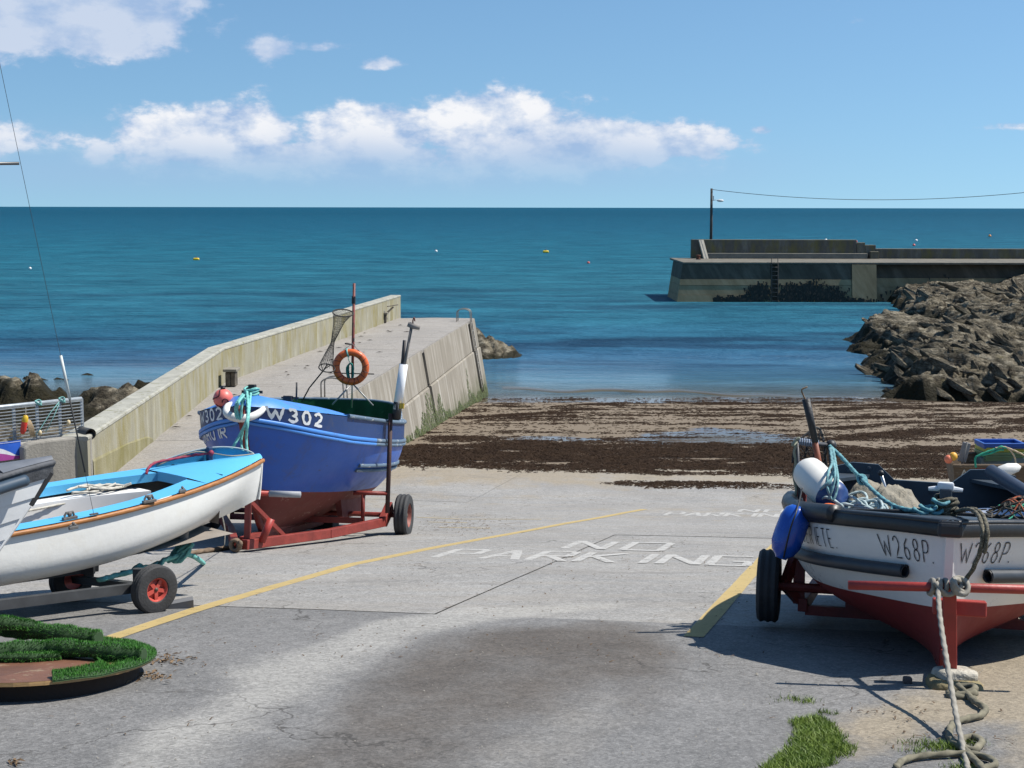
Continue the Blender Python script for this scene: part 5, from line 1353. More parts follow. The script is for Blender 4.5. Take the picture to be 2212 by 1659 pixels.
    mb = MB(); mb.tube([at_y(697, 800, Yn), at_y(693, 783, Yn)], .006, 5); mb.tube([at_y(699, 799, Yn), at_y(716, 787, Yn)], .006, 5); obj('fork', mb, CORD, nt, local=False)
    # pink float on the shoulder of the bow
    c = at_y(482, 861, 16.95); b = thing('pink_buoy', 'round pink buoy with dark lines, on the bow of the blue boat', 'buoy', Matrix.Translation(c))
    mb = MB(); mb.ball((0, 0, 0), .122, 22); obj('float', mb, mat('pink_vinyl', (.72, .16, .13), .42, .1, 8), b, smooth=True)
    mb = MB(); rr = .124
    def sph(u, v): return Vector((rr * math.sin(u) * math.cos(v), -rr * math.cos(u) * math.cos(v), rr * math.sin(v)))
    for line in ([(-1.2, .0), (-.9, .12), (-.45, .25), (-.2, .5), (-.25, .85), (-.5, 1.1)], [(.75, -.5), (.7, -.1), (.4, .1), (.15, -.05), (.1, -.25)], [(-.7, -.5), (-.4, -.75), (.1, -.8)]): mb.tube(cat([sph(*q) for q in line], n=6), .008, 5)
    obj('dark_cord', mb, mat('maroon_cord', (.09, .015, .02), .7), b, smooth=True)
    mb = MB(); mb.lathe([(.0001, .115), (.03, .118), (.03, .145), (.0001, .15)], None, 10); obj('eye', mb, BLK, b, smooth=True)
    # white fender slung round the stem
    f = thing('white_fender', 'curved white fender slung under the bow post of the blue boat', 'fender', M @ Matrix.Translation((0, 0, 0)))
    pth = [Vector((-.16, .26, 1.79)), Vector((-.20, .07, 1.745)), Vector((-.15, -.07, 1.65)), Vector((0, -.11, 1.60)), Vector((.14, -.04, 1.625)), Vector((.22, .10, 1.70)), Vector((.20, .27, 1.775))]
    pth = cat(pth, n=6); rad = [.016 + .034 * math.sin(math.pi * i / (len(pth) - 1)) ** .6 for i in range(len(pth))]
    mb = MB(); mb.tube(pth, rad, 12); obj('body', mb, mat('white_fender_vinyl', (.72, .71, .67), .5, .15, 9, col2=(.35, .33, .3), thr=.68), f, smooth=True)
    # aqua mooring rope wound on the post and dropped over the bow
    Yb = 16.15; mb = MB(); top = M @ Vector((.02, .30, 1.93))
    for k in range(4): rope_mb(mb, [top + Vector(((.075 + .01 * (k % 2)) * math.cos(a), .075 * math.sin(a), -.05 + .028 * k + .012 * math.sin(a * 2 + k))) for a in np.linspace(0, 6.28, 11)[:-1]], .0165, closed=True)
    rope_mb(mb, [top + Vector((-.05, -.05, .02)), at_y(535, 900, Yb), at_y(518, 940, Yb), at_y(499, 972, Yb - .1)], .018)
    rope_mb(mb, [top + Vector((.0, -.06, 0)), at_y(536, 905, Yb), at_y(532, 950, Yb), at_y(536, 986, Yb - .1)], .016)
    rope_mb(mb, [at_y(525, 925, Yb), at_y(521, 955, Yb), at_y(527, 985, Yb - .1)], .016)
    rope_mb(mb, [top + Vector((-.08, -.02, -.03)), at_y(517, 866, Yb), at_y(512, 885, Yb), at_y(519, 905, Yb), at_y(523, 870, Yb), at_y(530, 860, Yb)], .016)
    rope_mb(mb, [top + Vector((-.1, -.02, -.02)), at_y(511, 872, Yb), at_y(509, 892, Yb), at_y(513, 905, Yb)], .015)
    tag(obj('mooring_rope', mb, AQUA, smooth=True), 'aqua mooring rope wound round the bow post of the blue boat', 'rope')
    # ------------------------------------------------ trailer
    T = thing('boat_trailer', 'red steel boat trailer under the blue fishing boat', 'trailer', M, 'boat trailers on the slipway')
    for s in (1, -1):
        mb = MB(); mb.bar((.10 + s * .06, -.22, .10), (s * .66 + .1, 1.35, .14), .09, .12, bev=.008); obj('drawbar', mb, M_RED, T)
        mb = MB(); mb.bar((s * .66 + .1, 1.33, .14), (s * 1.16 + .02, 2.62, .22), .09, .12, bev=.008); mb.bar((s * 1.16 + .02, 2.60, .22), (s * 1.20, 2.92, .42), .10, .16, bev=.008); obj('side_rail', mb, M_RED, T)
        wheel(T, Vector((s * 1.40, 2.92, .30)), .30, .185, mat('rusty_rim', (.24, .07, .05), .6, .3, 12, col2=(.10, .06, .05), thr=.6), axis=(s, 0, 0))
        mb = MB(); mb.tube([(s * .93, 2.45, .22), (s * .93, 2.45, .62)], .028, 8); mb.tube([(s * .80, 2.40, .62), (s * 1.25, 2.55, .62)], .030, 8); obj('side_arm', mb, M_RED, T, smooth=True)
        pole = [Vector((s * 1.25, 2.55, .35)), Vector((s * 1.26, 2.55, 1.72))]
        mb = MB(); mb.tube(pole, .032, 8); g = obj('guide_post', mb, mat('dark_rust_post', (.05, .025, .022), .7, .35, 8, col2=(.16, .05, .04), thr=.58), T, smooth=True)
        if s > 0:
            Yp = (M @ pole[1]).y; a = LOC(M, 858, 884, Yp); b = LOC(M, 872, 787, Yp)
            mb = MB(); mb.tube([a, b], .060, 14); obj('white_sleeve', mb, mat('white_pvc', (.74, .75, .76), .45, .08, 4, col2=(.35, .3, .27), thr=.72), g, smooth=True)
            mb = MB(); mb.tube([LOC(M, 856, 905, Yp), LOC(M, 860, 868, Yp)], .062, 10); obj('black_collar', mb, BLK, g, smooth=True)
            mb = MB(); mb.box(LOC(M, 868, 877, Yp - .07), (.06, .03, .075)); obj('yellow_tag', mb, mat('yellow_tape', (.55, .36, .03), .5), g)
            st = thing('boat_hook', 'grey pole with a wooden cross head, stuck in the white sleeve', 'pole', Matrix.Translation(at_y(872, 790, Yp)))
            mb = MB(); mb.tube([at_y(866, 830, Yp), at_y(889, 706, Yp)], .020, 8); obj('shaft', mb, mat('grey_shaft', (.13, .12, .11), .7), st, smooth=True, local=False)
            mb = MB(); mb.tube([at_y(881, 700, Yp), at_y(894, 705, Yp), at_y(907, 708, Yp)], [.035, .04, .03], 8); obj('cross_head', mb, mat('grey_driftwood', (.22, .20, .18), .85, .2), st, smooth=True, local=False)
            mb = MB(); mb.tube(cat([at_y(892, 703, Yp), at_y(892, 692, Yp), at_y(895, 686, Yp), at_y(896, 694, Yp)], n=4), .010, 6); obj('hook', mb, mat('rust_hook', (.2, .07, .05), .8), st, smooth=True, local=False)
            st = tag(obj('short_rod', MB().tube([at_y(868, 800, Yp + .04), at_y(874, 735, Yp + .04)], .024, 8), mat('black_rod', (.04, .035, .035), .6), smooth=True), 'short dark rod standing in the white sleeve', 'rod')
    mb = MB(); mb.tube([(-1.3, 2.92, .30), (1.3, 2.92, .30)], .035, 8); obj('axle', mb, M_RED, T)
    mb = MB(); mb.bar((-.95, 2.45, .24), (.95, 2.45, .24), .08, .08); obj('cross_member', mb, M_RED, T)
    mb = MB(); mb.bar((.16, -.12, .10), (.16, -.12, .66), .065, .065); w = obj('bow_stand', mb, M_RED, T)
    mb = MB(); mb.bar((.16, -.10, .62), (.42, .55, .14), .05, .05); obj('stand_brace', mb, M_RED, w)
    mb = MB(); mb.tube([(.30, .0, .12), (.40, .04, .40)], .045, 10); obj('winch_drum', mb, M_REDB, w, smooth=True)
    mb = MB(); mb.tube([(-.55, -.12, .71), (.45, -.12, .71)], .033, 10); o = obj('t_bar', mb, M_REDB, T, smooth=True)
    mb = MB(); mb.tube([(.42, -.12, .71), (.80, -.12, .71)], .039, 10); obj('grey_sleeve', mb, mat('grey_sleeve', (.30, .31, .33), .6, .15), o, smooth=True)
    mb = MB(); mb.bar((0, .2, .13), (0, 2.45, .20), .09, .05); obj('keel_bunk', mb, M_RED, T)
    k = M @ Vector((.0, 3.9, .09)); mb = MB(); mb.box((0, 0, 0), (.34, .36, .2), bev=.015)
    o = obj('timber_block', mb, mat('dark_timber', (.045, .035, .03), .9, .3), None); o.matrix_world = Matrix.Translation(k) @ Matrix.Rotation(-R(8), 4, 'Z') @ Matrix.Rotation(-SLOPE, 4, 'X'); tag(o, 'dark timber block under the keel of the blue boat', 'block')
    # tow rope lying from the trailer's tongue
    mb = MB(); P = [M @ Vector((.1, -.25, .06)), at_y(519, 1172, 16.0), *[gnd(x, y, .03) for x, y in ((505, 1180), (470, 1186), (440, 1190), (415, 1194), (380, 1199))]]
    rope_mb(mb, P, .028)
    for k in range(3): rope_mb(mb, [M @ Vector((.08 + .05 * math.cos(a), -.27 - .03 * k, .10 + .06 * math.sin(a))) for a in np.linspace(0, 6.28, 9)[:-1]], .022, closed=True)
    tag(obj('tow_rope', mb, mat('brown_tow_rope', (.17, .12, .08), .9, .3, 12), smooth=True), 'thick brown tow rope knotted to the tongue of the red trailer', 'rope')
build_blue()

# ================================================================== SAILING DINGHY ON ITS TROLLEY
def build_dinghy():
    M, h = M_DING, H_DING; zg = _zg
    t = thing('sailing_dinghy', 'white sailing dinghy with sky blue deck and open cockpit', 'dinghy', M)
    WH = hull_paint('dinghy_white', (.76, .75, .71), None, .66, .42, (.66, .62, .53)); SK = hull_paint('sky_blue_deck', (.10, .43, .72), None, .7, .5, (.09, .36, .60)); WOOD = mat('varnished_wood', (.36, .15, .045), .5, .3, 12, col2=(.72, .66, .58), thr=.70, stretch=(1, 1, 4))
    INN = mat('grey_brown_interior', (.27, .235, .20), .7, .12, 4); WTK = mat('white_tank', (.76, .75, .73), .45, .05)
    mb = h.shell([(0, 1, 12, 0)]); mb.sweep([Vector((0, h.P(0, v, 1).y - .004, h.P(0, v, 1).z)) for v in np.linspace(1, 0, 8)], sect(.10, .02), up=(0, -1, .1)); ring = [h.P(1, v, 1) for v in np.linspace(0, 1, 10)] + [h.P(1, v, -1) for v in np.linspace(1, 0, 10)]
    mb.add(ring, [tuple(range(len(ring)))]); obj('hull', mb, WH, t, smooth=True, angle=40)
    # deck: foredeck + two side decks with a fascia round the cockpit
    Y1 = .98
    def b_at(y):
        T = np.linspace(0, 1, 200); ys = [h.cols(q)[0] for q in T]; return h.cols(float(np.interp(y, ys, T)))
    def edge(y): return max(.08, b_at(y)[1] - .19 - .10 * (1 - min(1, (y - Y1) / .7)))
    def dz(x, y): c = b_at(y); return c[2] + .012 + .035 * (1 - (x / max(c[1], .05)) ** 2) * sstep(1.6, .3, y)
    rows = []
    for y in np.linspace(0.0, Y1, 16): b = b_at(y)[1]; rows.append([Vector((b * k, y, dz(b * k, y))) for k in np.linspace(-1, 1, 13)])
    mb = MB(); mb.grid(rows, flip=False); obj('foredeck', mb, SK, t, smooth=True, angle=40)
    ys = np.linspace(Y1, 4.18, 26)
    for s in (-1, 1):
        mb = MB(); mb.grid([[Vector((s * (edge(y) + (b_at(y)[1] - edge(y)) * k), y, dz(b_at(y)[1], y))) for k in np.linspace(0, 1, 4)] for y in ys])
        mb.grid([[Vector((s * edge(y), y, dz(b_at(y)[1], y))), Vector((s * edge(y), y, dz(b_at(y)[1], y) - .075))] for y in ys]); obj('side_deck', mb, SK, t, smooth=True, angle=40)
        # inside face of the hull under the deck
        mb = MB(); mb.grid([[h.P(q, v, s, .02) for v in np.linspace(.25, .97, 5)] for q in np.linspace(.12, 1, 20)]); obj('inner_hull', mb, INN, t, smooth=True)
        # buoyancy tank / side bench
        mb = MB(); zt = zg - .155
        def tx(y): return edge(y) - .16
        mb.grid([[Vector((s * (b_at(y)[1] - .03), y, zt)), Vector((s * tx(y), y, zt)), Vector((s * tx(y), y, zt - .03)), Vector((s * (tx(y) + .02), y, zg - .54))] for y in np.linspace(1.12, 4.15, 18)])
        y = 1.12; mb.add([Vector((s * (b_at(y)[1] - .06), y, zt)), Vector((s * tx(y), y, zt)), Vector((s * (tx(y) + .02), y, zg - .54)), Vector((s * (b_at(y)[1] - .14), y, zg - .5))], [(0, 1, 2, 3)]); obj('side_tank', mb, WTK, t, smooth=True, angle=30)
        mb = MB(); mb.sweep([p + Vector((s * .012, 0, -.012)) for p in h.line(1, s, .004, 1, 44)], sect(.034, .036)); obj('rubbing_strake', mb, WOOD, t, smooth=True, angle=50)
    mb = MB(); y = Y1; e = edge(y); mb.grid([[Vector((e * k, y, dz(e * k, y))), Vector((e * k, y + .002, dz(e * k, y) - .085))] for k in np.linspace(-1, 1, 9)]); obj('cockpit_fascia', mb, SK, t)
    mb = MB(); yb = .72; b = b_at(yb)[1] - .03; mb.add([(-b, yb, zg), (b, yb, zg), (b * .8, yb, zg - .46), (-b * .8, yb, zg - .46)], [(0, 1, 2, 3)]); obj('bulkhead', mb, INN, t)
    mb = MB(); mb.grid([[Vector((-.50, y, zg - .52)), Vector((.50, y, zg - .52))] for y in np.linspace(.7, 4.1, 8)]); obj('floor', mb, INN, t)
    hc = LOC(M, 418, 1040, 12.25); hatch = Matrix.Translation((hc.x, hc.y, hc.z))
    near = Vector((-1, .55, .1)).normalized(); zx = near.orthogonal().normalized(); RM = Matrix((zx, near.cross(zx), near)).transposed().to_4x4()
    mb = MB(); mb.lathe([(.0001, .014), (.075, .014), (.082, .006), (.10, .004), (.10, -.01)], Matrix.Translation((-.05, .75, zg - .25)) @ Matrix.Rotation(-R(90), 4, 'X'), 20); obj('inspection_hatch', mb, WTK, t, smooth=True, angle=40)
    # curved splash board along the far shoulder of the foredeck
    rows = []; SB = mat('deep_blue_board', (.035, .26, .44), .5, .1)  # board in a darker blue than the deck
    for i in range(25):
        q = .02 + .30 * i / 24; p = h.P(q, 1, 1); hh = .012 + .115 * math.sin(math.pi * (i / 24) ** .85) ** .8
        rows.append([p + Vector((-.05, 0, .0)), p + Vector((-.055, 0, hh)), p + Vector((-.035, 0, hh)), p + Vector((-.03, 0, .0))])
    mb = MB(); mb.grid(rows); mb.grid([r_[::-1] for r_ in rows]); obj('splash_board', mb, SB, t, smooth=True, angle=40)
    mb = MB(); mb.tube([rows[k][1] + Vector((0, 0, .012)) for k in range(0, 25)], .008, 6); obj('board_trim', mb, mat('grey_trim', (.32, .38, .40), .6), t, smooth=True)
    p = h.P(.17, 1, 1); mb = MB(); mb.box(p + Vector((-.10, 0, .075)), (.05, .05, .16), bev=.008); obj('mast_gate', mb, mat('navy_block', (.02, .04, .10), .5), t)
    # fittings
    GF = mat('grey_fitting', (.16, .15, .14), .5, .25, 20, metal=.3)
    def block(px, py, nm, size):
        d = ray(px, py); 
        best = None
        for Y in np.linspace(8.5, 13, 400):
            q = M.inverted() @ at_y(px, py, float(Y))
            if q.y < 0 or q.y > 4.2: continue
            e = abs(q.z - (zg + .0)); 
            if best is None or e < best[0]: best = (e, q)
        q = best[1]; mb = MB(); q.z = b_at(q.y)[2] + .012
        mb.box(q + Vector((0, 0, .012)), (.035 * size, .13 * size, .024), bev=.004); mb.tube([q + Vector((0, -.04 * size, .03)), q + Vector((0, -.03 * size, .06 * size)), q + Vector((0, .03 * size, .06 * size)), q + Vector((0, .05 * size, .03))], .011 * size, 6); mb.ball(q + Vector((0, .0, .045)), .022 * size, 8)
        return obj(nm, mb, GF, t)
    block(322, 1072, 'jib_car', .95); block(158, 1124, 'fairlead', .6); block(394, 1054, 'fairlead', .55); block(150, 1104, 'sheet_cleat', .95)
    q = LOC(M, 312, 1083, 11.0); 
    # shroud plate and wire
    def deckpt(px, py):
        best = None
        for Y in np.linspace(8.5, 13, 600):
            q = M.inverted() @ at_y(px, py, float(Y)); e = abs(q.z - (zg - .06))
            if best is None or e < best[0]: best = (e, at_y(px, py, float(Y)))
        return best[1]
    a = deckpt(203, 1113); mb = MB(); mb.box(M.inverted() @ a + Vector((0, 0, .01)), (.02, .07, .012)); obj('shroud_plate', mb, GF, t)
    dirv = (at_y(0, 140, a.y - .25) - a); topw = a + dirv * 1.35
    # the wire ends on a mast stepped in the clinker boat out of frame
    mb = MB(); K = 30; mb.tube([a + (topw - a) * k / K for k in range(K + 1)], .0020, 5); w = thing('rigging_mast', 'tall mast with spreader whose thin wire stay runs down to the dinghy deck', 'mast', Matrix.Translation((topw.x - .85, topw.y - .15, G(0, 9.0))))
    obj('stay_wire', mb, mat('dark_wire', (.07, .07, .07), .5, metal=.5), w, local=False)
    f0, f1 = a + (topw - a) * .0, None
    def onwire(py):
        lo, hi = 0.0, 1.0
        for _ in range(40):
            m_ = (lo + hi) / 2
            if pix(a + (topw - a) * m_)[1] > py: lo = m_
            else: hi = m_
        return a + (topw - a) * lo
    mb = MB(); mb.tube([onwire(862), onwire(768)], .012, 8); obj('pale_sleeve', mb, mat('pale_sleeve', (.55, .58, .55), .5), w, smooth=True, local=False)
    mb = MB(); mb.tube([onwire(1020), onwire(862)], .0065, 6); obj('dark_serving', mb, mat('dark_serving', (.03, .03, .03), .7), w, smooth=True, local=False)
    s0 = onwire(353); base = Vector((topw.x - .85, topw.y - .15)); mb = MB(); mb.tube([s0 + Vector((-.01, 0, 0)), Vector((base.x, base.y, s0.z - .02))], .012, 8); obj('spreader', mb, mat('alloy', (.12, .12, .12), .4, metal=.6), w, smooth=True, local=False)
    mb = MB(); mb.tube([Vector((base.x, base.y, G(0, 9.0) + .02)), Vector((base.x, base.y, topw.z + .05))], .03, 10); mb.tube([topw, Vector((base.x, base.y, topw.z + .02))], .004, 5); obj('mast_tube', mb, mat('alloy_mast', (.55, .56, .57), .35, metal=.7), w, smooth=True, local=False)
    # rope left on the far bench and red line on the foredeck
    mb = MB(); rnd = random.Random(11)
    for k in range(5):
        y0 = 1.18 + rnd.uniform(0, .3); zt = zg - .145
        rope_mb(mb, [M @ Vector((.36 + rnd.uniform(-.08, .05), y0 + d, zt + rnd.uniform(0, .05) + .02 * k * .4)) for d in (0, .12, .25, .36 + rnd.uniform(0, .15))], .011)
    rope_mb(mb, [M @ Vector(p) for p in ((.36, 1.7, zg - .185), (.34, 2.1, zg - .19), (.35, 2.4, zg - .19), (.40, 2.5, zg - .19), (.42, 2.3, zg - .19))], .010)
    tag(obj('rope_bundle', mb, PALE, smooth=True), 'loose bundle of pale rope lying on the dinghy side bench', 'rope')
    mb = MB(); p0 = M @ (h.P(.17, 1, 1) + Vector((-.12, 0, .10)))
    rope_mb(mb, [p0, at_y(410, 985, p0.y - .05), at_y(370, 992, p0.y - .18), at_y(335, 1000, p0.y - .3), at_y(320, 1012, p0.y - .42), at_y(316, 1024, p0.y - .46)], .012); mb.ball(p0, .03, 10)
    tag(obj('red_line', mb, mat('crimson_rope', (.26, .02, .05), .7), smooth=True), 'crimson rope knotted at the dinghy mast gate', 'rope')
    mb = MB(); p1 = M @ Vector((.0, .06, zg + .05)); mb.tube(cat([M @ (h.P(.30, 1, 1) + Vector((-.06, 0, .03))), M @ (h.P(.22, 1, 1) + Vector((-.1, 0, .12))), p0, M @ Vector((.03, .3, zg + .06)), p1], n=5), .006, 5); tag(obj('bow_cord', mb, mat('tan_cord', (.36, .30, .22), .8), smooth=True), 'thin tan cord stretched along the dinghy foredeck', 'cord')
    mb = MB(); b0 = M @ Vector((0, .10, zg - .38)); gp = gnd(484, 1186); mb.tube(cat([b0 + Vector((-.25, -.25, 0)), b0 + (gp - b0) * .5 + Vector((-.1, -.1, 0)), gp, gp + Vector((.02, -.10, .01))], n=5), .006, 5); tag(obj('hanging_cord', mb, PALE, smooth=True), 'thin white cord hanging from the dinghy bow to the ground', 'cord')
    # ------------------------------------------------ trolley
    T = thing('launching_trolley', 'dark launching trolley with small red wheels under the dinghy', 'trolley', Matrix.Translation((-3.2, 10.9, G(0, 10.9))))
    r_ = .197; c = gnd(335, 1323); ax = M.to_3x3(); nearv = (ax @ Vector((-1, 0, 0))).normalized(); aft = (ax @ Vector((0, 1, 0))).normalized()
    cw = Vector((c.x, c.y, c.z + r_ - .004)); RIM = mat('red_plastic_rim', (.52, .08, .06), .45, .15, 10)
    Minv = wm(T).inverted()
    def lw(p): return Minv @ p
    wheel(T, lw(cw), r_, .105, RIM, 5, axis=nearv)
    cf = cw - nearv * 1.22; cf.z = G(0, cf.y) + r_ - .004
    wheel(T, lw(cf), r_, .105, RIM, 5, axis=-nearv)
    DK = mat('dark_alloy', (.075, .078, .082), .5, .2, 6, metal=.4)
    mb = MB(); mb.bar(cw - nearv * .05, cf + nearv * .05, .06, .06); obj('axle', mb, DK, T, local=False)
    mid = (cw + cf) / 2
    for s in (.48, -.40):
        a0 = mid + nearv * s + Vector((0, 0, .05)); b0 = a0 + aft * 2.9; b0.z = G(0, b0.y) + .14; mb = MB(); mb.bar(a0 - aft * .12, b0, .055, .075); obj('side_beam', mb, DK, T, local=False)
    for s in (.42, -.35): mb = MB(); a0 = mid + nearv * s; mb.bar(a0 + Vector((0, 0, .02)), a0 + Vector((0, 0, .20)), .11, .05); obj('hull_support', mb, DK, T, local=False)
    # chock plate behind the wheel
    p = gnd(383, 1313); mb = MB(); u = Vector((math.cos(.25), math.sin(.25), 0)); v = Vector((-u.y, u.x, 0)); A = [p - u * .26 - v * .10, p + u * .13 - v * .10, p + u * .13 + v * .16, p - u * .26 + v * .16]; hs = (.012, .075, .075, .012)
    mb.add([Vector((q.x, q.y, G(0, q.y) + .004)) for q in A] + [Vector((q.x, q.y, G(0, q.y) + hh)) for q, hh in zip(A, hs)], [(3, 2, 1, 0), (4, 5, 6, 7), (0, 1, 5, 4), (1, 2, 6, 5), (2, 3, 7, 6), (3, 0, 4, 7)])
    tag(obj('wheel_chock', mb, mat('grey_ply', (.15, .15, .155), .8, .15, 8)), 'grey wedge chock jammed under the dinghy trolley wheel', 'chock')
    # knotted aqua rope trailing from the trolley
    mb = MB(); Yr = 12.0
    g0 = gnd(440, 1217, .02)
    rope_mb(mb, [at_y(408, 1172, 12.3), at_y(400, 1184, 12.2), at_y(392, 1195, 12.15), at_y(372, 1204, 12.0), at_y(352, 1211, 11.8), at_y(345, 1224, 11.7)], .021)
    rope_mb(mb, [at_y(388, 1197, 12.15), at_y(410, 1199, 12.3), at_y(424, 1205, 12.6), g0], .021)
    rnd = random.Random(3); kc = at_y(390, 1194, 12.12)
    for k in range(5): rope_mb(mb, [kc + Vector(((.065 + .01 * k) * math.cos(a + k * .6) * (1 if k % 2 else .6), .05 * math.sin(a * 1.0 + k), .065 * math.sin(a + k * 1.1))) for a in np.linspace(0, 6.28, 10)[:-1]], .020, closed=True)
    rope_mb(mb, [at_y(352, 1213, 11.8), at_y(330, 1222, 11.7), at_y(305, 1228, 11.5), at_y(280, 1236, 11.3), at_y(250, 1243, 11.2), at_y(225, 1250, 11.0), at_y(212, 1252, 11.0)], .021)
    rope_mb(mb, [at_y(340, 1216, 11.75), at_y(318, 1230, 11.6), at_y(300, 1222, 11.55), at_y(285, 1234, 11.4), at_y(262, 1238, 11.3)], .021)
    tag(obj('knotted_rope', mb, mat('aqua_thick_rope', (.14, .40, .35), .8, .25, 25), smooth=True), 'thick knotted aqua rope trailing from under the dinghy', 'rope')
build_dinghy()

# ================================================================== CLINKER BOAT (bow only in view)
def build_clinker():
    bow = at_y(111, 1001, 8.5); TH = R(227); zg = bow.z
    M = Matrix.Translation((bow.x, bow.y, 0)) @ Matrix.Rotation(-TH, 4, 'Z')
    h = Hull([(0, .03, zg, .75, zg - .78, 1.3), (.3, .13, zg - .015, .9, zg - .80, 1.5), (.7, .30, zg - .04, 1.15, zg - .82, 1.8), (1.2, .48, zg - .07, 1.5, zg - .83, 2.2), (1.9, .66, zg - .10, 2.05, zg - .84, 2.5), (2.7, .72, zg - .11, 2.75, zg - .84, 2.0), (3.6, .70, zg - .15, 3.6, zg - .82, 1.9)])
    t = thing('clinker_boat', 'white lapstrake rowing boat with dark grey gunwale, beside the dinghy', 'boat', M)
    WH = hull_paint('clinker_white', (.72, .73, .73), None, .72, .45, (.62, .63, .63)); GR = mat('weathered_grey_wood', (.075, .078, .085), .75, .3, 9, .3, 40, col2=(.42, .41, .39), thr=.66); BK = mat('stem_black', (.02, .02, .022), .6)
    edges = [0, .16, .31, .46, .61, .76, .90]
    for s in (-1, 1):
        for k in range(6):
            v0, v1 = edges[k], edges[k + 1] + .022; rows = []
            for i in range(27):
                q = i / 26; row = []
                for v in np.linspace(v0, v1, 4):
                    f = (v - v0) / (v1 - v0); p = h.P(q, v, s) + h.nrm(q, v, s) * (.011 * (1 - f) + .001); row.append(p)
                row.insert(0, h.P(q, v0, s) - h.nrm(q, v0, s) * .004); rows.append(row)
            mb = MB(); mb.grid(rows, flip=(s < 0)); st_ = obj('strake', mb, WH, t, smooth=True, angle=30)
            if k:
                mb = MB(); mb.tube([h.P(i / 30, v0, s) + h.nrm(i / 30, v0, s) * .004 for i in range(31)], .0055, 5); obj('lap_shadow_line', mb, BK, st_)  # dark strip laid along each lap in place of its shadow
        rows = [[h.P(q, v, s) + h.nrm(q, v, s) * .014 for v in (.90, .95, 1.0)] for q in np.linspace(0, 1, 27)]; mb = MB(); mb.grid(rows, flip=(s < 0)); obj('sheer_strake', mb, GR, t, smooth=True)
        mb = MB(); mb.sweep([p + Vector((-s * .03, 0, .012)) for p in h.line(1, s, .01, 1, 30)], sect(.10, .03)); obj('gunwale', mb, GR, t, smooth=True, angle=50)
        mb = MB(); mb.grid([[h.P(q, v, s, .03) for v in np.linspace(.1, .98, 5)] for q in np.linspace(.05, 1, 20)]); obj('inner_planking', mb, mat('inner_dark', (.06, .05, .045), .8), t, smooth=True)
    mb = MB(); rows = [[Vector((h.P(q, 1, 1).x * k, h.P(q, 1, 1).y, h.P(q, 1, 1).z + .03 + .02 * (1 - k * k))) for k in np.linspace(-1, 1, 7)] for q in np.linspace(0.0, .20, 8)]; mb.grid(rows); obj('breasthook', mb, mat('slate_grey_cap', (.13, .14, .16), .6, .15, 8), t, smooth=True)
    mb = MB(); mb.sweep([h.P(0, v, 1) + Vector((-h.P(0, v, 1).x, -.018, 0)) for v in np.linspace(1.03, .70, 8)], sect(.05, .06), up=(0, -1, .2)); obj('stem_band', mb, BK, t)
    mb = MB(); mb.sweep([h.P(0, v, 1) + Vector((-h.P(0, v, 1).x, -.006, 0)) for v in np.linspace(.70, 0, 10)] + [Vector((0, h.cols(q)[3], h.cols(q)[4] - .03)) for q in np.linspace(.08, 1, 10)], sect(.05, .06), up=(0, -1, .2)); obj('keel', mb, WH, t)
    mb = MB(); mb.tube(cat([h.P(q, 1, -1) + Vector((-.01, 0, -.035)) + h.nrm(q, .95, -1) * .03 for q in np.linspace(.14, .8, 12)], n=4), .036, 10); obj('fender_hose', mb, mat('slate_hose', (.035, .06, .09), .5), t, smooth=True)
    mb = MB(); ring = [h.P(1, v, 1) for v in np.linspace(0, 1, 8)] + [h.P(1, v, -1) for v in np.linspace(1, 0, 8)]; mb.add(ring, [tuple(range(16))]); obj('transom', mb, WH, t)
    for y in (1.5, 2.4):
        mb = MB(); mb.box((0, y, zg - .34), (1.15, .22, .03)); obj('thwart', mb, GR, t)
    for y in (1.6, 3.1):
        p = M @ Vector((0, y, 0)); g = G(p.x, p.y); z1 = h.cols(.6)[4] - .06; mb = MB(); mb.box((p.x, p.y, (g + z1) / 2), (.5, .22, z1 - g), bev=.01); tag(obj('timber_prop', mb, mat('prop_timber', (.2, .15, .1), .9, .3)), ('timber prop near the bow of the lapstrake boat' if y < 2 else 'timber prop near the stern of the lapstrake boat'), 'prop', 'props under the lapstrake boat')
build_clinker()
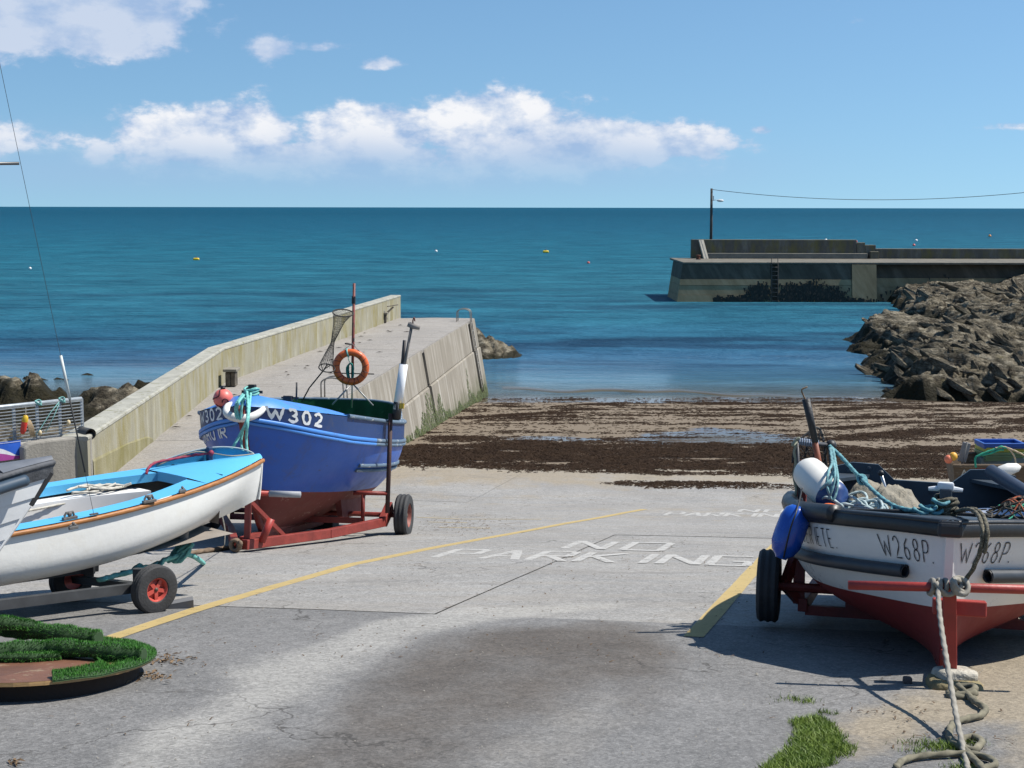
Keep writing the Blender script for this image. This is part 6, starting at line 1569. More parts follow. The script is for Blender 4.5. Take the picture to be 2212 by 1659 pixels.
# ================================================================== WHITE BOAT ON ITS TRAILER
def build_white():
    M, h = M_WHITE, H_WHITE
    t = thing('fishing_boat', 'white open fishing boat marked W268P with black gunwale and dark red bottom', 'boat', M)
    RD = hull_paint('dark_red_antifoul', (.22, .022, .02), (.10, .02, .015), .70, .6, (.14, .03, .02)); WT = hull_paint('white_gelcoat', (.78, .77, .74), None, .7, .3, (.70, .69, .65))
    BKR = mat('black_rubber_gunwale', (.018, .020, .023), .42, .2, 8, .1, 30); SL = mat('slate_paint', (.038, .052, .068), .45, .2, 5, col2=(.16, .17, .18), thr=.70)
    mb = h.shell([(0, .41, 8, 0), (.41, .99, 10, 1)]); ring = [h.P(1, v, 1) for v in np.linspace(0, .9, 12)] + [h.P(1, v, -1) for v in np.linspace(.9, 0, 12)]; mb.add(ring, [tuple(range(24))], 1)
    obj('hull', mb, [RD, WT], t, smooth=True, angle=40)
    for s in (1, -1):
        mb = MB(); mb.grid([[h.P(q, v, s, .05) for v in np.linspace(.3, .985, 6)] for q in np.linspace(.12, 1, 24)]); obj('inner_hull', mb, SL, t, smooth=True)
        mb = MB(); mb.sweep([p + Vector((s * .010, 0, -.028)) for p in h.line(1, s, .004, 1, 44)], sect(.05, .088, .3)); obj('gunwale_band', mb, BKR, t, smooth=True, angle=50)
        mb = MB(); mb.sweep([p + Vector((-s * .035, 0, .018)) for p in h.line(1, s, .02, 1, 40)], sect(.10, .03, .3)); obj('gunwale_cap', mb, BKR, t, smooth=True, angle=50)
        # hollow rubber fender hose along the topside
        P = cat([h.P(q, .655, s) + h.nrm(q, .655, s) * .036 for q in np.linspace(.135, 1, 16)], n=4); mb = MB(); mb.tube(P, .042, 14, cap=False); mb.tube(P[:6], .030, 14, cap=False); mb.tube([P[3], P[4]], .030, 12)
        hose = obj('fender_hose', mb, mat('faded_black_hose', (.035, .042, .052), .5, .25, 8), t, smooth=True)
        ring = [P[0] + (Vector((0, 0, 1)) * math.sin(a) + h.nrm(.135, .7, s) * math.cos(a)) * .036 for a in np.linspace(0, 6.283, 15)[:-1]]; mb = MB(); mb.tube(ring, .006, 5, closed=True); obj('hose_lip', mb, BKR, hose, smooth=True)
        # split hose over the gunwale
        P = [h.P(q, 1, s) + Vector((s * .01, 0, .0)) for q in np.linspace(.30, .70, 14)]; mb = MB(); mb.tube(cat(P, n=3), .062, 12); obj('gunwale_hose', mb, BKR, t, smooth=True)
    mb = MB(); mb.sweep([Vector((0, h.P(0, v, 1).y - .002, h.P(0, v, 1).z)) for v in np.linspace(.99, .41, 10)], sect(.062, .03), up=(0, -1, .1)); obj('stem', mb, WT, t)
    mb = MB(); mb.sweep([Vector((0, h.P(0, v, 1).y - .002, h.P(0, v, 1).z)) for v in np.linspace(.41, 0, 8)] + [Vector((0, h.cols(k)[3], h.cols(k)[4] - .01)) for k in np.linspace(.1, 1, 12)], sect(.062, .03), up=(0, -1, .1)); obj('keel', mb, RD, t)
    a = h.P(0, 1, 1); mb = MB(); mb.box(Vector((0, a.y + .01, a.z - .028)), (.15, .09, .09), bev=.022); mb.box(Vector((0, a.y + .05, a.z + .012)), (.14, .14, .03), bev=.012); obj('stem_cap', mb, BKR, t)
    # foredeck
    mb = MB(); rows = []
    for q in np.linspace(.0, .30, 12): a = h.P(q, 1, 1); rows.append([Vector((a.x * k, a.y, a.z + .012 + .02 * (1 - k * k))) for k in np.linspace(-.97, .97, 11)])
    mb.grid(rows); mb.grid([[p, p + Vector((0, .004, -.10))] for p in rows[-1]]); obj('foredeck', mb, SL, t, smooth=True, angle=40)
    mb = MB(); mb.sweep([p + Vector((0, 0, .012)) for p in rows[-1]], sect(.03, .025)); obj('deck_lip', mb, BKR, t)
    mb = MB(); mb.add([h.P(q, .36, s, .04) for s in (-1,) for q in np.linspace(.2, 1, 9)] + [h.P(q, .36, 1, .04) for q in np.linspace(1, .2, 9)], [tuple(range(18))]); obj('sole', mb, SL, t)
    for y, z, w in ((2.45, .80, .24), (3.55, .78, .26)):
        bx = np.interp(y, [1.6, 2.3, 3.1, 4.1], [.95, .97, .92, .76]); mb = MB(); mb.box((0, y, z), (2 * bx - .06, w, .035), bev=.006); mb.box((0, y - w / 2 + .01, z - .06), (2 * bx - .1, .02, .09)); obj('thwart', mb, SL, t)
    # transom with outboard notch and raised shoulders
    prof_ = [(-.78, .72), (-.80, 1.14), (-.58, 1.20), (-.36, 1.19), (-.22, 1.06), (.26, 1.05), (.42, 1.18), (.60, 1.19), (.80, 1.14), (.78, .72), (.6, .45), (-.6, .45)]; k = len(prof_); mb = MB()
    mb.add([(x, 4.03, z) for x, z in prof_] + [(x, 4.09, z) for x, z in prof_], [tuple(range(k)), tuple(range(2 * k - 1, k - 1, -1))] + [(i, k + i, k + (i + 1) % k, (i + 1) % k) for i in range(k)]); o = obj('transom', mb, SL, t)
    for x, z in ((-.62, 1.12), (-.5, 1.08), (-.44, 1.15), (-.1, .97), (.1, .97), (.5, 1.08), (.62, 1.10)):
        mb = MB(); mb.lathe([(.022, 0), (.020, .008), (.0001, .012)], Matrix.Translation((x, 4.028, z)) @ Matrix.Rotation(R(90), 4, 'X'), 8); obj('bolt', mb, SL, o)
    for s in (1, -1):
        a = h.P(.90, 1, s, .05); mb = MB(); mb.add([a, Vector((s * .78, 4.03, 1.07)), Vector((s * .42, 4.03, 1.07)), a + Vector((0, 0, .03)), Vector((s * .78, 4.03, 1.10)), Vector((s * .42, 4.03, 1.10))], [(0, 1, 2), (3, 5, 4), (0, 2, 5, 3), (2, 1, 4, 5), (1, 0, 3, 4)]); obj('quarter_knee', mb, SL, t)
    # lettering
    PK = mat('black_brush_paint', (.025, .026, .03), .6)
    o = obj('lettering', hull_text(h, 'W268P.', .52, .735, .135, .050, .078, .0075, -1, slope=-.03, wide='W'), PK, t); o['label'] = 'thin black registration W268P on the shaded bow'
    o = obj('lettering', hull_text(h, 'W268P.', .05, .735, .125, .055, .085, .0075, 1, wide='W'), PK, t); o['label'] = 'thin black registration W268P on the sunlit bow'
    o = obj('lettering', hull_text(h, 'MARGUERIETE.', 1.74, .755, .12, .045, .074, .007, -1, slope=-.015), PK, t); o['label'] = 'thin black painted boat name near the gunwale'
    # samson post with white cleat head
    b = Vector((.0, .55, 1.12)); mb = MB(); mb.box(b + Vector((0, 0, .09)), (.075, .075, .2), bev=.006); p = obj('samson_post', mb, SL, t)
    mb = MB(); mb.box(b + Vector((0, 0, .205)), (.10, .06, .055), bev=.012); mb.tube([b + Vector((-.105, 0, .185)), b + Vector((-.04, 0, .19))], [.012, .02], 8); mb.tube([b + Vector((.04, 0, .19)), b + Vector((.105, 0, .185))], [.02, .012], 8); obj('cleat_head', mb, mat('white_nylon', (.62, .65, .68), .45), p, smooth=True, angle=40)
    # control lever with black knob, and small white winch
    a = LOC(M, 1923, 1088, 10.9); c = LOC(M, 1903, 1022, 10.9); mb = MB(); mb.tube([a - Vector((0, 0, .3)), a, c], .012, 8); l = obj('control_lever', mb, mat('chrome', (.5, .5, .5), .3, metal=.9), t, smooth=True); mb = MB(); mb.ball(c, .025, 12); obj('knob', mb, BLK, l, smooth=True)
    q = LOC(M, 1906, 1087, 10.9); mb = MB(); mb.lathe([(.0001, -.05), (.06, -.05), (.045, -.035), (.045, .035), (.06, .05), (.0001, .05)], Matrix.Translation(q) @ Matrix.Rotation(R(90), 4, 'Y'), 16); mb.bar(q, q + Vector((0, 0, -.35)), .06, .06); obj('winch', mb, mat('white_winch', (.68, .68, .66), .4), t, smooth=True, angle=40)
    # hauling bar frame over the left gunwale
    Yh = 10.1; a, b2 = LOC(M, 1722, 953, Yh), LOC(M, 1792, 962, Yh + .15); c = LOC(M, 1805, 1098, Yh + .15); d = LOC(M, 1730, 1090, Yh)
    mb = MB(); mb.tube([a, b2], .016, 8); mb.tube([b2, c - Vector((0, 0, .1))], .013, 8); mb.tube([a, d - Vector((0, 0, .1))], .012, 8); f = obj('hauling_frame', mb, mat('dark_grey_tube', (.10, .10, .105), .5, metal=.3), t, smooth=True)
    mb = MB(); mb.ball(b2 + Vector((.01, 0, .0)), .042, 12); obj('black_knob', mb, BLK, f, smooth=True)
    mb = MB()
    for k in range(9): e = a + (b2 - a) * (.08 + .07 * k); mb.tube([e + Vector((0, .022 * math.cos(w), .022 * math.sin(w))) for w in np.linspace(0, 6.28, 9)[:-1]], .007, 5, closed=True)
    o = obj('cord_whipping', mb, mat('blue_grey_cord', (.20, .25, .33), .8), f); o['kind'] = 'stuff'
    # --- things lying in and on the boat
    Yp = 10.0; pl = thing('wooden_pole', 'short wooden pole with black taped top, standing in the white boat', 'pole', Matrix.Translation(at_y(1772, 990, Yp)))
    mb = MB(); mb.tube([at_y(1780, 1060, Yp), at_y(1760, 952, Yp)], .022, 10); obj('shaft', mb, mat('red_brown_wood', (.24, .07, .035), .6, .3, 8, stretch=(1, 1, .2)), pl, smooth=True, local=False)
    mb = MB(); mb.tube([at_y(1761, 955, Yp), at_y(1741, 862, Yp)], [.025, .03], 10); obj('taped_top', mb, mat('black_tape', (.02, .02, .022), .55, .2, 20, .3, 50), pl, smooth=True, local=False)
    mb = MB(); mb.tube(cat([at_y(1741, 866, Yp), at_y(1735, 853, Yp), at_y(1732, 842, Yp), at_y(1744, 836, Yp)], n=4), .006, 5); obj('bent_wire', mb, mat('rust_wire', (.2, .12, .06), .7), pl, smooth=True, local=False)
    # black net draped on the frame
    nt = thing('hoop_net', 'dark knotted net stretched on a curved hoop behind the white fender', 'net', Matrix.Translation(at_y(1745, 980, 10.25)))
    Yn = 10.28; CD = mat('black_net_twine', (.028, .03, .032), .85, .3); hoop_ = [(1712, 1000), (1716, 970), (1728, 950), (1745, 935), (1762, 924), (1772, 930), (1779, 952), (1783, 985), (1788, 1040)]
    mb = MB(); mb.tube(cat([at_y(x, y, Yn + .03 * i) for i, (x, y) in enumerate(hoop_)], n=5), .009, 6); obj('hoop', mb, CD, nt, smooth=True, local=False)
    mb = MB(); rnd = random.Random(6)
    for k in range(19):
        f = k / 18; x0 = 1714 + 68 * f; ytop = 985 - 60 * math.sin(min(1, f * 1.25) * 1.57) ; P = []
        for j in range(9):
            g = j / 8; P.append(at_y(x0 + 6 * math.sin(g * 9 + k) + 4 * g, ytop + (1058 - ytop) * g, Yn + .05 * math.sin(k + g * 4)))
        mb.tube(P, .0032, 3, cap=False)
    for k in range(24):
        y = 938 + 5.0 * k; P = []
        for j in range(14):
            f = j / 13; x = 1714 + 68 * f; ytop = 985 - 60 * math.sin(min(1, f * 1.25) * 1.57)
            if y < ytop: continue
            P.append(at_y(x, y + 3 * math.sin(f * 20 + k), Yn + .05 * math.sin(f * 12 + k)))
        if len(P) > 2: mb.tube(P, .0032, 3, cap=False)
    o = obj('twine_mesh', mb, CD, nt, local=False); o['kind'] = 'stuff'
    mb = MB(); rope_mb(mb, [at_y(1722, 958, 10.1), at_y(1716, 975, 10.1), at_y(1719, 1000, 10.1), at_y(1715, 1030, 10.1), at_y(1720, 1055, 10.1), at_y(1717, 1075, 10.1)], .010); rope_mb(mb, [at_y(1722, 955, 10.1), at_y(1712, 962, 10.05), at_y(1720, 950, 10.05), at_y(1728, 946, 10.05)], .010)
    tag(obj('frayed_cord', mb, mat('grey_green_cord', (.26, .27, .20), .9), smooth=True), 'frayed grey cord hanging beside the dark hoop net', 'rope')
    # white and blue cylinder fender
    a, b2 = at_y(1746, 1020, 9.85), at_y(1796, 1072, 9.55); ax = (b2 - a).normalized(); L = (b2 - a).length; x = ax.orthogonal().normalized(); MF = Matrix.Translation(a) @ Matrix((x, ax.cross(x), ax)).transposed().to_4x4()
    f = thing('white_fender', 'big white cylinder fender with blue end, lying on the white boat', 'fender', MF); r_ = .122
    mb = MB(); mb.lathe([(.0001, -.07), (.05, -.066), (.09, -.045), (r_ * .94, -.01), (r_, .04), (r_, L - .02), (r_ * .97, L)], None, 26); obj('body', mb, mat('white_vinyl', (.74, .72, .66), .4, .06, 5), f, smooth=True)
    mb = MB(); mb.lathe([(r_ * .985, L - .012), (r_ * .95, L + .03), (r_ * .75, L + .075), (.04, L + .10), (.035, L + .125), (.0001, L + .127)], None, 26); obj('blue_end', mb, mat('navy_vinyl', (.02, .05, .17), .35), f, smooth=True)
    mb = MB(); top = at_y(1795, 968, 10.1)
    for k, (dx, ex, ey) in enumerate(((0, 1800, 1050), (3, 1792, 1062), (-3, 1786, 1048), (5, 1806, 1066))): rope_mb(mb, [top + Vector((dx * .003, 0, 0)), at_y(1800 + dx, 1000, 9.9), at_y(ex + 4, ey - 30, 9.5), at_y(ex, ey, 9.42), at_y(1790 + k * 3, 1078 + k, 9.40)], .0088)
    for k in range(4): rope_mb(mb, [at_y(1772 + k * 5, 1058 - k * 3, 9.42), at_y(1785 + k * 3, 1044, 9.42), at_y(1795, 1036, 9.44), at_y(1800, 1025, 9.5)], .008)
    tag(obj('fender_lanyard', mb, mat('blue_green_rope', (.16, .33, .35), .8, .4, 40), smooth=True), 'pale blue green lanyard tied round the blue fender end', 'rope')
    # blue sausage fender hung outboard
    a, b2 = at_y(1722, 1108, 9.35), at_y(1690, 1196, 9.30); ax = (b2 - a).normalized(); L = (b2 - a).length; x = ax.orthogonal().normalized(); MF = Matrix.Translation(a) @ Matrix((x, ax.cross(x), ax)).transposed().to_4x4()
    f = thing('blue_fender', 'shiny blue fender hanging outboard above the trailer wheel', 'fender', MF); r_ = .103
    mb = MB(); mb.lathe([(.0001, -.05), (.05, -.045), (.085, -.015), (r_, .05), (r_ * 1.03, L * .5), (r_, L - .07), (.08, L - .01), (.045, L + .02), (.038, L + .035), (.0001, L + .037)], None, 26); obj('body', mb, mat('royal_blue_vinyl', (.010, .075, .40), .25, .08, 5, spec=.6), f, smooth=True)
    mb = MB(); mb.tube(cat([at_y(1733, 1055, 9.6), at_y(1722, 1100, 9.24), at_y(1708, 1140, 9.18), at_y(1697, 1185, 9.20), at_y(1693, 1205, 9.26)], n=5), .006, 5); obj('lanyard', mb, BLK, f, smooth=True, local=False)
    # orange float, rope coils, sack, net heap, dark hose
    c = at_y(1790, 1104, 9.25); mb = MB(); mb.ball((0, 0, 0), .085, 18, (1.1, .9, .62)); o = obj('orange_float', mb, mat('fluorescent_orange', (.85, .16, .02), .5), smooth=True); o.location = c; tag(o, 'bright orange float under the white fender', 'float')
    mb = MB(); rnd = random.Random(9); c = at_y(1840, 1098, 9.55)
    for k in range(11):
        cx = c + Vector((rnd.uniform(-.12, .12), rnd.uniform(-.15, .15), rnd.uniform(-.02, .07))); ra, rb = rnd.uniform(.07, .15), rnd.uniform(.05, .12); ti = rnd.uniform(-.6, .6)
        rope_mb(mb, [cx + Vector((ra * math.cos(w), rb * math.sin(w), ti * ra * math.cos(w) * .6 + .03 * math.sin(2 * w))) for w in np.linspace(0, 6.28, 11)[:-1]], .0105, closed=True)
    tag(obj('rope_tangle', mb, mat('pale_blue_rope', (.38, .47, .48), .8, .25, 25), smooth=True), 'tangle of pale blue rope heaped beside the orange float', 'rope')
    mb = MB(); c = at_y(1885, 1086, 9.75); rows = []; n1, n2 = 26, 18
    for i in range(n1 + 1):
        u = i / n1; row = []
        for j in range(n2 + 1):
            v = j / n2; e = (1 - abs(2 * u - 1) ** 2.5) * (1 - abs(2 * v - 1) ** 2.2); hz = .22 * e ** .6 * (.45 + 1.1 * float(ridged(np.array(u * 4.2), np.array(v * 3.4), 4, 71))) * (1.15 - .6 * u)
            row.append(c + Vector((-.22 + .66 * u, -.16 + .38 * v, -.10 + hz)))
        rows.append(row)
    mb.grid(rows); sk = obj('sack', mb, mat('burlap', (.27, .245, .195), .95, .15, 6, .5, 160), smooth=True); tag(sk, 'crumpled tan burlap sack behind the foredeck of the white boat', 'sack')
    # teal rope from the frame to the samson post
    TL = mat('teal_laid_rope', (.10, .26, .29), .8, .45, 40); post = M @ Vector((0, .55, 1.17)); mb = MB()
    rope_mb(mb, [at_y(1792, 964, 10.2), at_y(1815, 985, 10.0), at_y(1858, 1032, 9.6), at_y(1900, 1072, 9.2), at_y(1930, 1092, 8.95), at_y(1960, 1101, 8.8), at_y(1990, 1104, 8.7), post + Vector((-.06, -.03, .0))], .014)
    rope_mb(mb, [at_y(1930, 1092, 8.95), at_y(1925, 1104, 8.9), at_y(1905, 1108, 8.9)], .013)
    kc = at_y(1862, 1036, 9.57)
    for k in range(3): rope_mb(mb, [kc + Vector((.028 * math.cos(w + k), .02 * math.sin(w), .028 * math.sin(w + k * .5))) for w in np.linspace(0, 6.28, 9)[:-1]], .011, closed=True)
    for k in range(4): rope_mb(mb, [post + Vector((-.16 + .04 * k + .05 * math.cos(w), -.04 + .05 * math.sin(w), .01 + .02 * k * (k % 2) + .01 * math.cos(2 * w))) for w in np.linspace(0, 6.28, 9)[:-1]], .012, closed=True)
    tag(obj('teal_rope', mb, TL, smooth=True), 'teal laid rope stretched from the hauling frame to the white cleat', 'rope')
    OL = mat('olive_mooring_rope', (.085, .075, .05), .9, .6, 40, col2=(.28, .26, .19), thr=.56); mb = MB()
    for k in range(5): rope_mb(mb, [post + Vector(((.062 + .012 * (k % 2)) * math.cos(w), .062 * math.sin(w), -.02 + .024 * k + .01 * math.sin(w * 2 + k))) for w in np.linspace(0, 6.28, 11)[:-1]], .0155, closed=True)
    P = [post + Vector((.05, -.04, .0)), at_y(2092, 1100, 8.25), at_y(2112, 1112, 8.0), at_y(2122, 1140, 7.78), at_y(2122, 1165, 7.74), at_y(2116, 1195, 7.74), at_y(2100, 1232, 7.76), at_y(2078, 1262, 7.80)]
    rope_mb(mb, P, .0125); rope_mb(mb, [p + Vector((.022, -.012, .004)) for p in P[:6]], .012)
    tag(obj('mooring_rope', mb, OL, smooth=True), 'olive mooring rope from the white cleat down over the bow', 'rope')
    hp = thing('net_heap', 'heap of knotted fishing net with orange and green twine on the foredeck', 'net', Matrix.Translation(M @ Vector((.42, .62, 1.14))))
    rnd = random.Random(12)
    for nm, cc, k in (('brown_net', (.07, .06, .045), 60), ('orange_twine', (.34, .08, .03), 12), ('green_twine', (.05, .35, .22), 6)):
        mb = MB()
        for _ in range(k):
            c = Vector((rnd.gauss(.08, .12), rnd.gauss(.06, .09), 0)); c.z = max(0, .105 - .9 * ((c.x - .08) ** 2 + (c.y - .06) ** 2) * 4) ; an = rnd.uniform(0, 3.14)
            L = rnd.uniform(.05, .13); d = Vector((math.cos(an), math.sin(an), 0)); P = []
            for w in (-1, -.4, .4, 1): q = c + d * L * w; q.z = max(.0, .11 - 3.4 * ((q.x - .08) ** 2 + (q.y - .06) ** 2)) + rnd.uniform(.004, .014); P.append(q)
            mb.tube(cat(P, n=3), .0055, 5)
        o = obj(nm, mb, mat(nm, cc, .85, .3), hp, smooth=True); o['kind'] = 'stuff'
    a, b2 = at_y(2140, 1018, 10.6), at_y(2330, 1135, 9.6); mb = MB(); mb.tube([a, b2], .055, 14); tag(obj('dark_hose', mb, mat('slate_blue_hose', (.04, .055, .085), .5, .15), smooth=True), 'thick slate blue hose lying across the white boat', 'hose')
    c = M @ Vector((.55, 2.9, .62)); mb = MB(); mb.lathe([(.0001, 0), (.22, 0), (.25, .28), (.26, .3), (.24, .3), (.2, .05), (.0001, .05)], Matrix.Translation(c), 20); tag(obj('blue_tub', mb, mat('blue_tub', (.03, .09, .22), .5), smooth=True), 'dark blue plastic tub inside the white boat', 'tub')
    # ------------------------------------------------ trailer
    TM = M_TRAILW; T = thing('boat_trailer', 'red steel boat trailer under the white fishing boat, bow stand on stones', 'trailer', TM, 'boat trailers on the slipway')
    for s in (1, -1):
        wheel(T, Vector((s * 1.17, 1.86, .272)), .272, .165, mat('dark_rim', (.05, .03, .03), .7), axis=(s, 0, 0))
        mb = MB(); mb.bar((s * .95, 1.95, .14), (s * .97, 2.05, 1.22), .085, .085, bev=.006); p = obj('guide_post', mb, M_RED, T)
        mb = MB(); mb.bar((s * 1.05, 1.90, .30), (s * .96, 2.0, .60), .06, .06); mb.bar((s * 1.08, 1.88, .30), (s * .95, 1.95, .16), .08, .06); obj('post_brace', mb, M_RED, p)
        mb = MB(); mb.bar((s * .92, 1.88, .14), (s * .85, 3.3, .16), .07, .10, bev=.006); obj('side_rail', mb, M_RED, T)
        mb = MB(); mb.bar((s * .94, 2.0, .42), (s * .35, 2.1, .30), .07, .06); mb.bar((s * .55, 1.95, .12), (s * .55, 1.98, .34), .12, .09); obj('bilge_arm', mb, M_RED, T)
    mb = MB(); mb.tube([(-1.1, 1.86, .272), (1.1, 1.86, .272)], .035, 8); obj('axle', mb, M_RED, T)
    mb = MB(); mb.bar((0, .45, .06), (0, 2.0, .08), .09, .07); obj('centre_beam', mb, M_RED, T)
    mb = MB(); mb.bar((-.9, 1.95, .10), (.9, 1.95, .10), .09, .07); obj('cross_member', mb, M_RED, T)
    foot = TM.inverted() @ at_y(2052, 1442, 7.83); tb = TM.inverted() @ at_y(2051, 1268, 7.83)
    mb = MB(); mb.bar(foot, tb, .075, .075, bev=.006); st = obj('bow_stand', mb, M_REDB, T)
    mb = MB(); mb.tube([TM.inverted() @ at_y(1832, 1264, 7.90), TM.inverted() @ at_y(2060, 1269, 7.80), TM.inverted() @ at_y(2330, 1277, 7.66)], .027, 12); obj('t_bar', mb, M_REDB, T, smooth=True)
    mb = MB(); c = TM.inverted() @ at_y(2072, 1312, 7.92); mb.box(c, (.30, .10, .09), bev=.008); obj('snubbing_block', mb, M_REDB, T)
    mb = MB(); mb.bar(foot + (tb - foot) * .12, Vector((0, .6, .07)), .06, .06); obj('stand_brace', mb, M_REDB, st)
    # stones under the stand
    def stone(name, px, py, Y, dims, seed, col, lab, rz=0, col2=None):
        p = at_y(px, py, Y); bm = bmesh.new(); bmesh.ops.create_cube(bm, size=1); bmesh.ops.subdivide_edges(bm, edges=list(bm.edges), cuts=5, use_grid_fill=True)
        for v in bm.verts:
            q = v.co; k = (abs(q.x) ** 5 + abs(q.y) ** 5 + abs(q.z) ** 5) ** (1 / 5) / .5; q = q / max(k, .6) if k > 0 else q
            d = 1 + .28 * (float(fbm(np.array(q.x * 3.5 + seed), np.array(q.y * 3.5 + q.z * 4.1), 4, seed)) - .5); v.co = Vector((q.x * dims[0] * d, q.y * dims[1] * d, q.z * dims[2] * d))
        me = bpy.data.meshes.new(name); bm.to_mesh(me); bm.free(); me.materials.append(mat(name, col, .9, .3, 9, .9, 28, col2=col2, thr=.58)); me.polygons.foreach_set('use_smooth', [True] * len(me.polygons))
        o = bpy.data.objects.new(name, me); COL.objects.link(o); o.location = p; o.rotation_euler = (-.1, .04, rz); return tag(o, lab, 'stone')
    stone('pale_stone', 2062, 1458, 7.80, (.23, .2, .08), 3, (.40, .37, .31), 'pale rough stone under the foot of the red bow stand', .1, (.3, .26, .2))
    stone('flat_stone', 2060, 1484, 7.74, (.31, .26, .10), 5, (.20, .165, .085), 'flat mossy brown stone beneath the pale stone', -.15, (.26, .13, .05))
    stone('small_stone', 1960, 1470, 7.85, (.05, .05, .045), 8, (.09, .07, .065), 'small dark stone beside the flat mossy stone')
    # ropes at the bow stand
    GT = mat('grey_tow_rope', (.27, .25, .21), .9, .25, 18); mb = MB()
    a = at_y(2026, 1262, 7.80); end = gnd(2135, 1890, .02)
    rope_mb(mb, cat([a, at_y(2030, 1330, 7.45), at_y(2047, 1440, 6.95), at_y(2068, 1560, 6.35), at_y(2088, 1650, 5.85), end], n=6)[::2], .0135)
    for dx in (-14, 0, 14):
        c = at_y(2026 + dx, 1268, 7.80); rope_mb(mb, [c + Vector((.008 * math.cos(w), .036 * math.sin(w), .042 * math.cos(w))) for w in np.linspace(0, 6.28, 9)[:-1]], .014, closed=True)
    rope_mb(mb, [at_y(2020, 1258, 7.76), at_y(2030, 1272, 7.74), at_y(2045, 1284, 7.74), at_y(2064, 1280, 7.74), at_y(2078, 1264, 7.75)], .015)
    kc = at_y(2074, 1266, 7.75)
    for k in range(4): rope_mb(mb, [kc + Vector((.045 * math.cos(w + k * .7), .035 * math.sin(w + k), .04 * math.sin(w + k * .4))) for w in np.linspace(0, 6.28, 9)[:-1]], .015, closed=True)
    tag(obj('tow_rope', mb, GT, smooth=True), 'taut grey tow rope running from the red bar to the ground', 'rope')
    mb = MB(); g = lambda x, y: gnd(x, y, .02)
    rope_mb(mb, [at_y(2068, 1480, 7.5), g(2090, 1500), g(2105, 1515), g(2128, 1530), g(2118, 1545), g(2090, 1552), g(2060, 1562), g(2050, 1585), g(2062, 1605), g(2100, 1620), g(2120, 1602), g(2098, 1592), g(2076, 1600), g(2095, 1632), g(2118, 1655), g(2140, 1690)], .017)
    rope_mb(mb, [g(1935, 1659), g(1950, 1643), g(1985, 1634), g(2030, 1630), g(2080, 1628), g(2125, 1634), g(2150, 1650), g(2120, 1662)], .0155)
    for k in range(3): c = at_y(2078, 1492 + 8 * k, 7.48 - .03 * k); rope_mb(mb, [c + Vector((.07 * math.cos(w), .05 * math.sin(w), .02 * math.cos(w + k))) for w in np.linspace(0, 6.28, 9)[:-1]], .020, closed=True)
    tag(obj('coiled_rope', mb, mat('mossy_rope', (.16, .145, .10), .95, .4, 14), smooth=True), 'old mossy rope lying in loops on the sandy ground', 'rope')
    # small wire rings lying on the sand
    for i, (x, y) in enumerate(((2290, 1440), (2300, 1463), (2300, 1498))):
        pass
build_white()

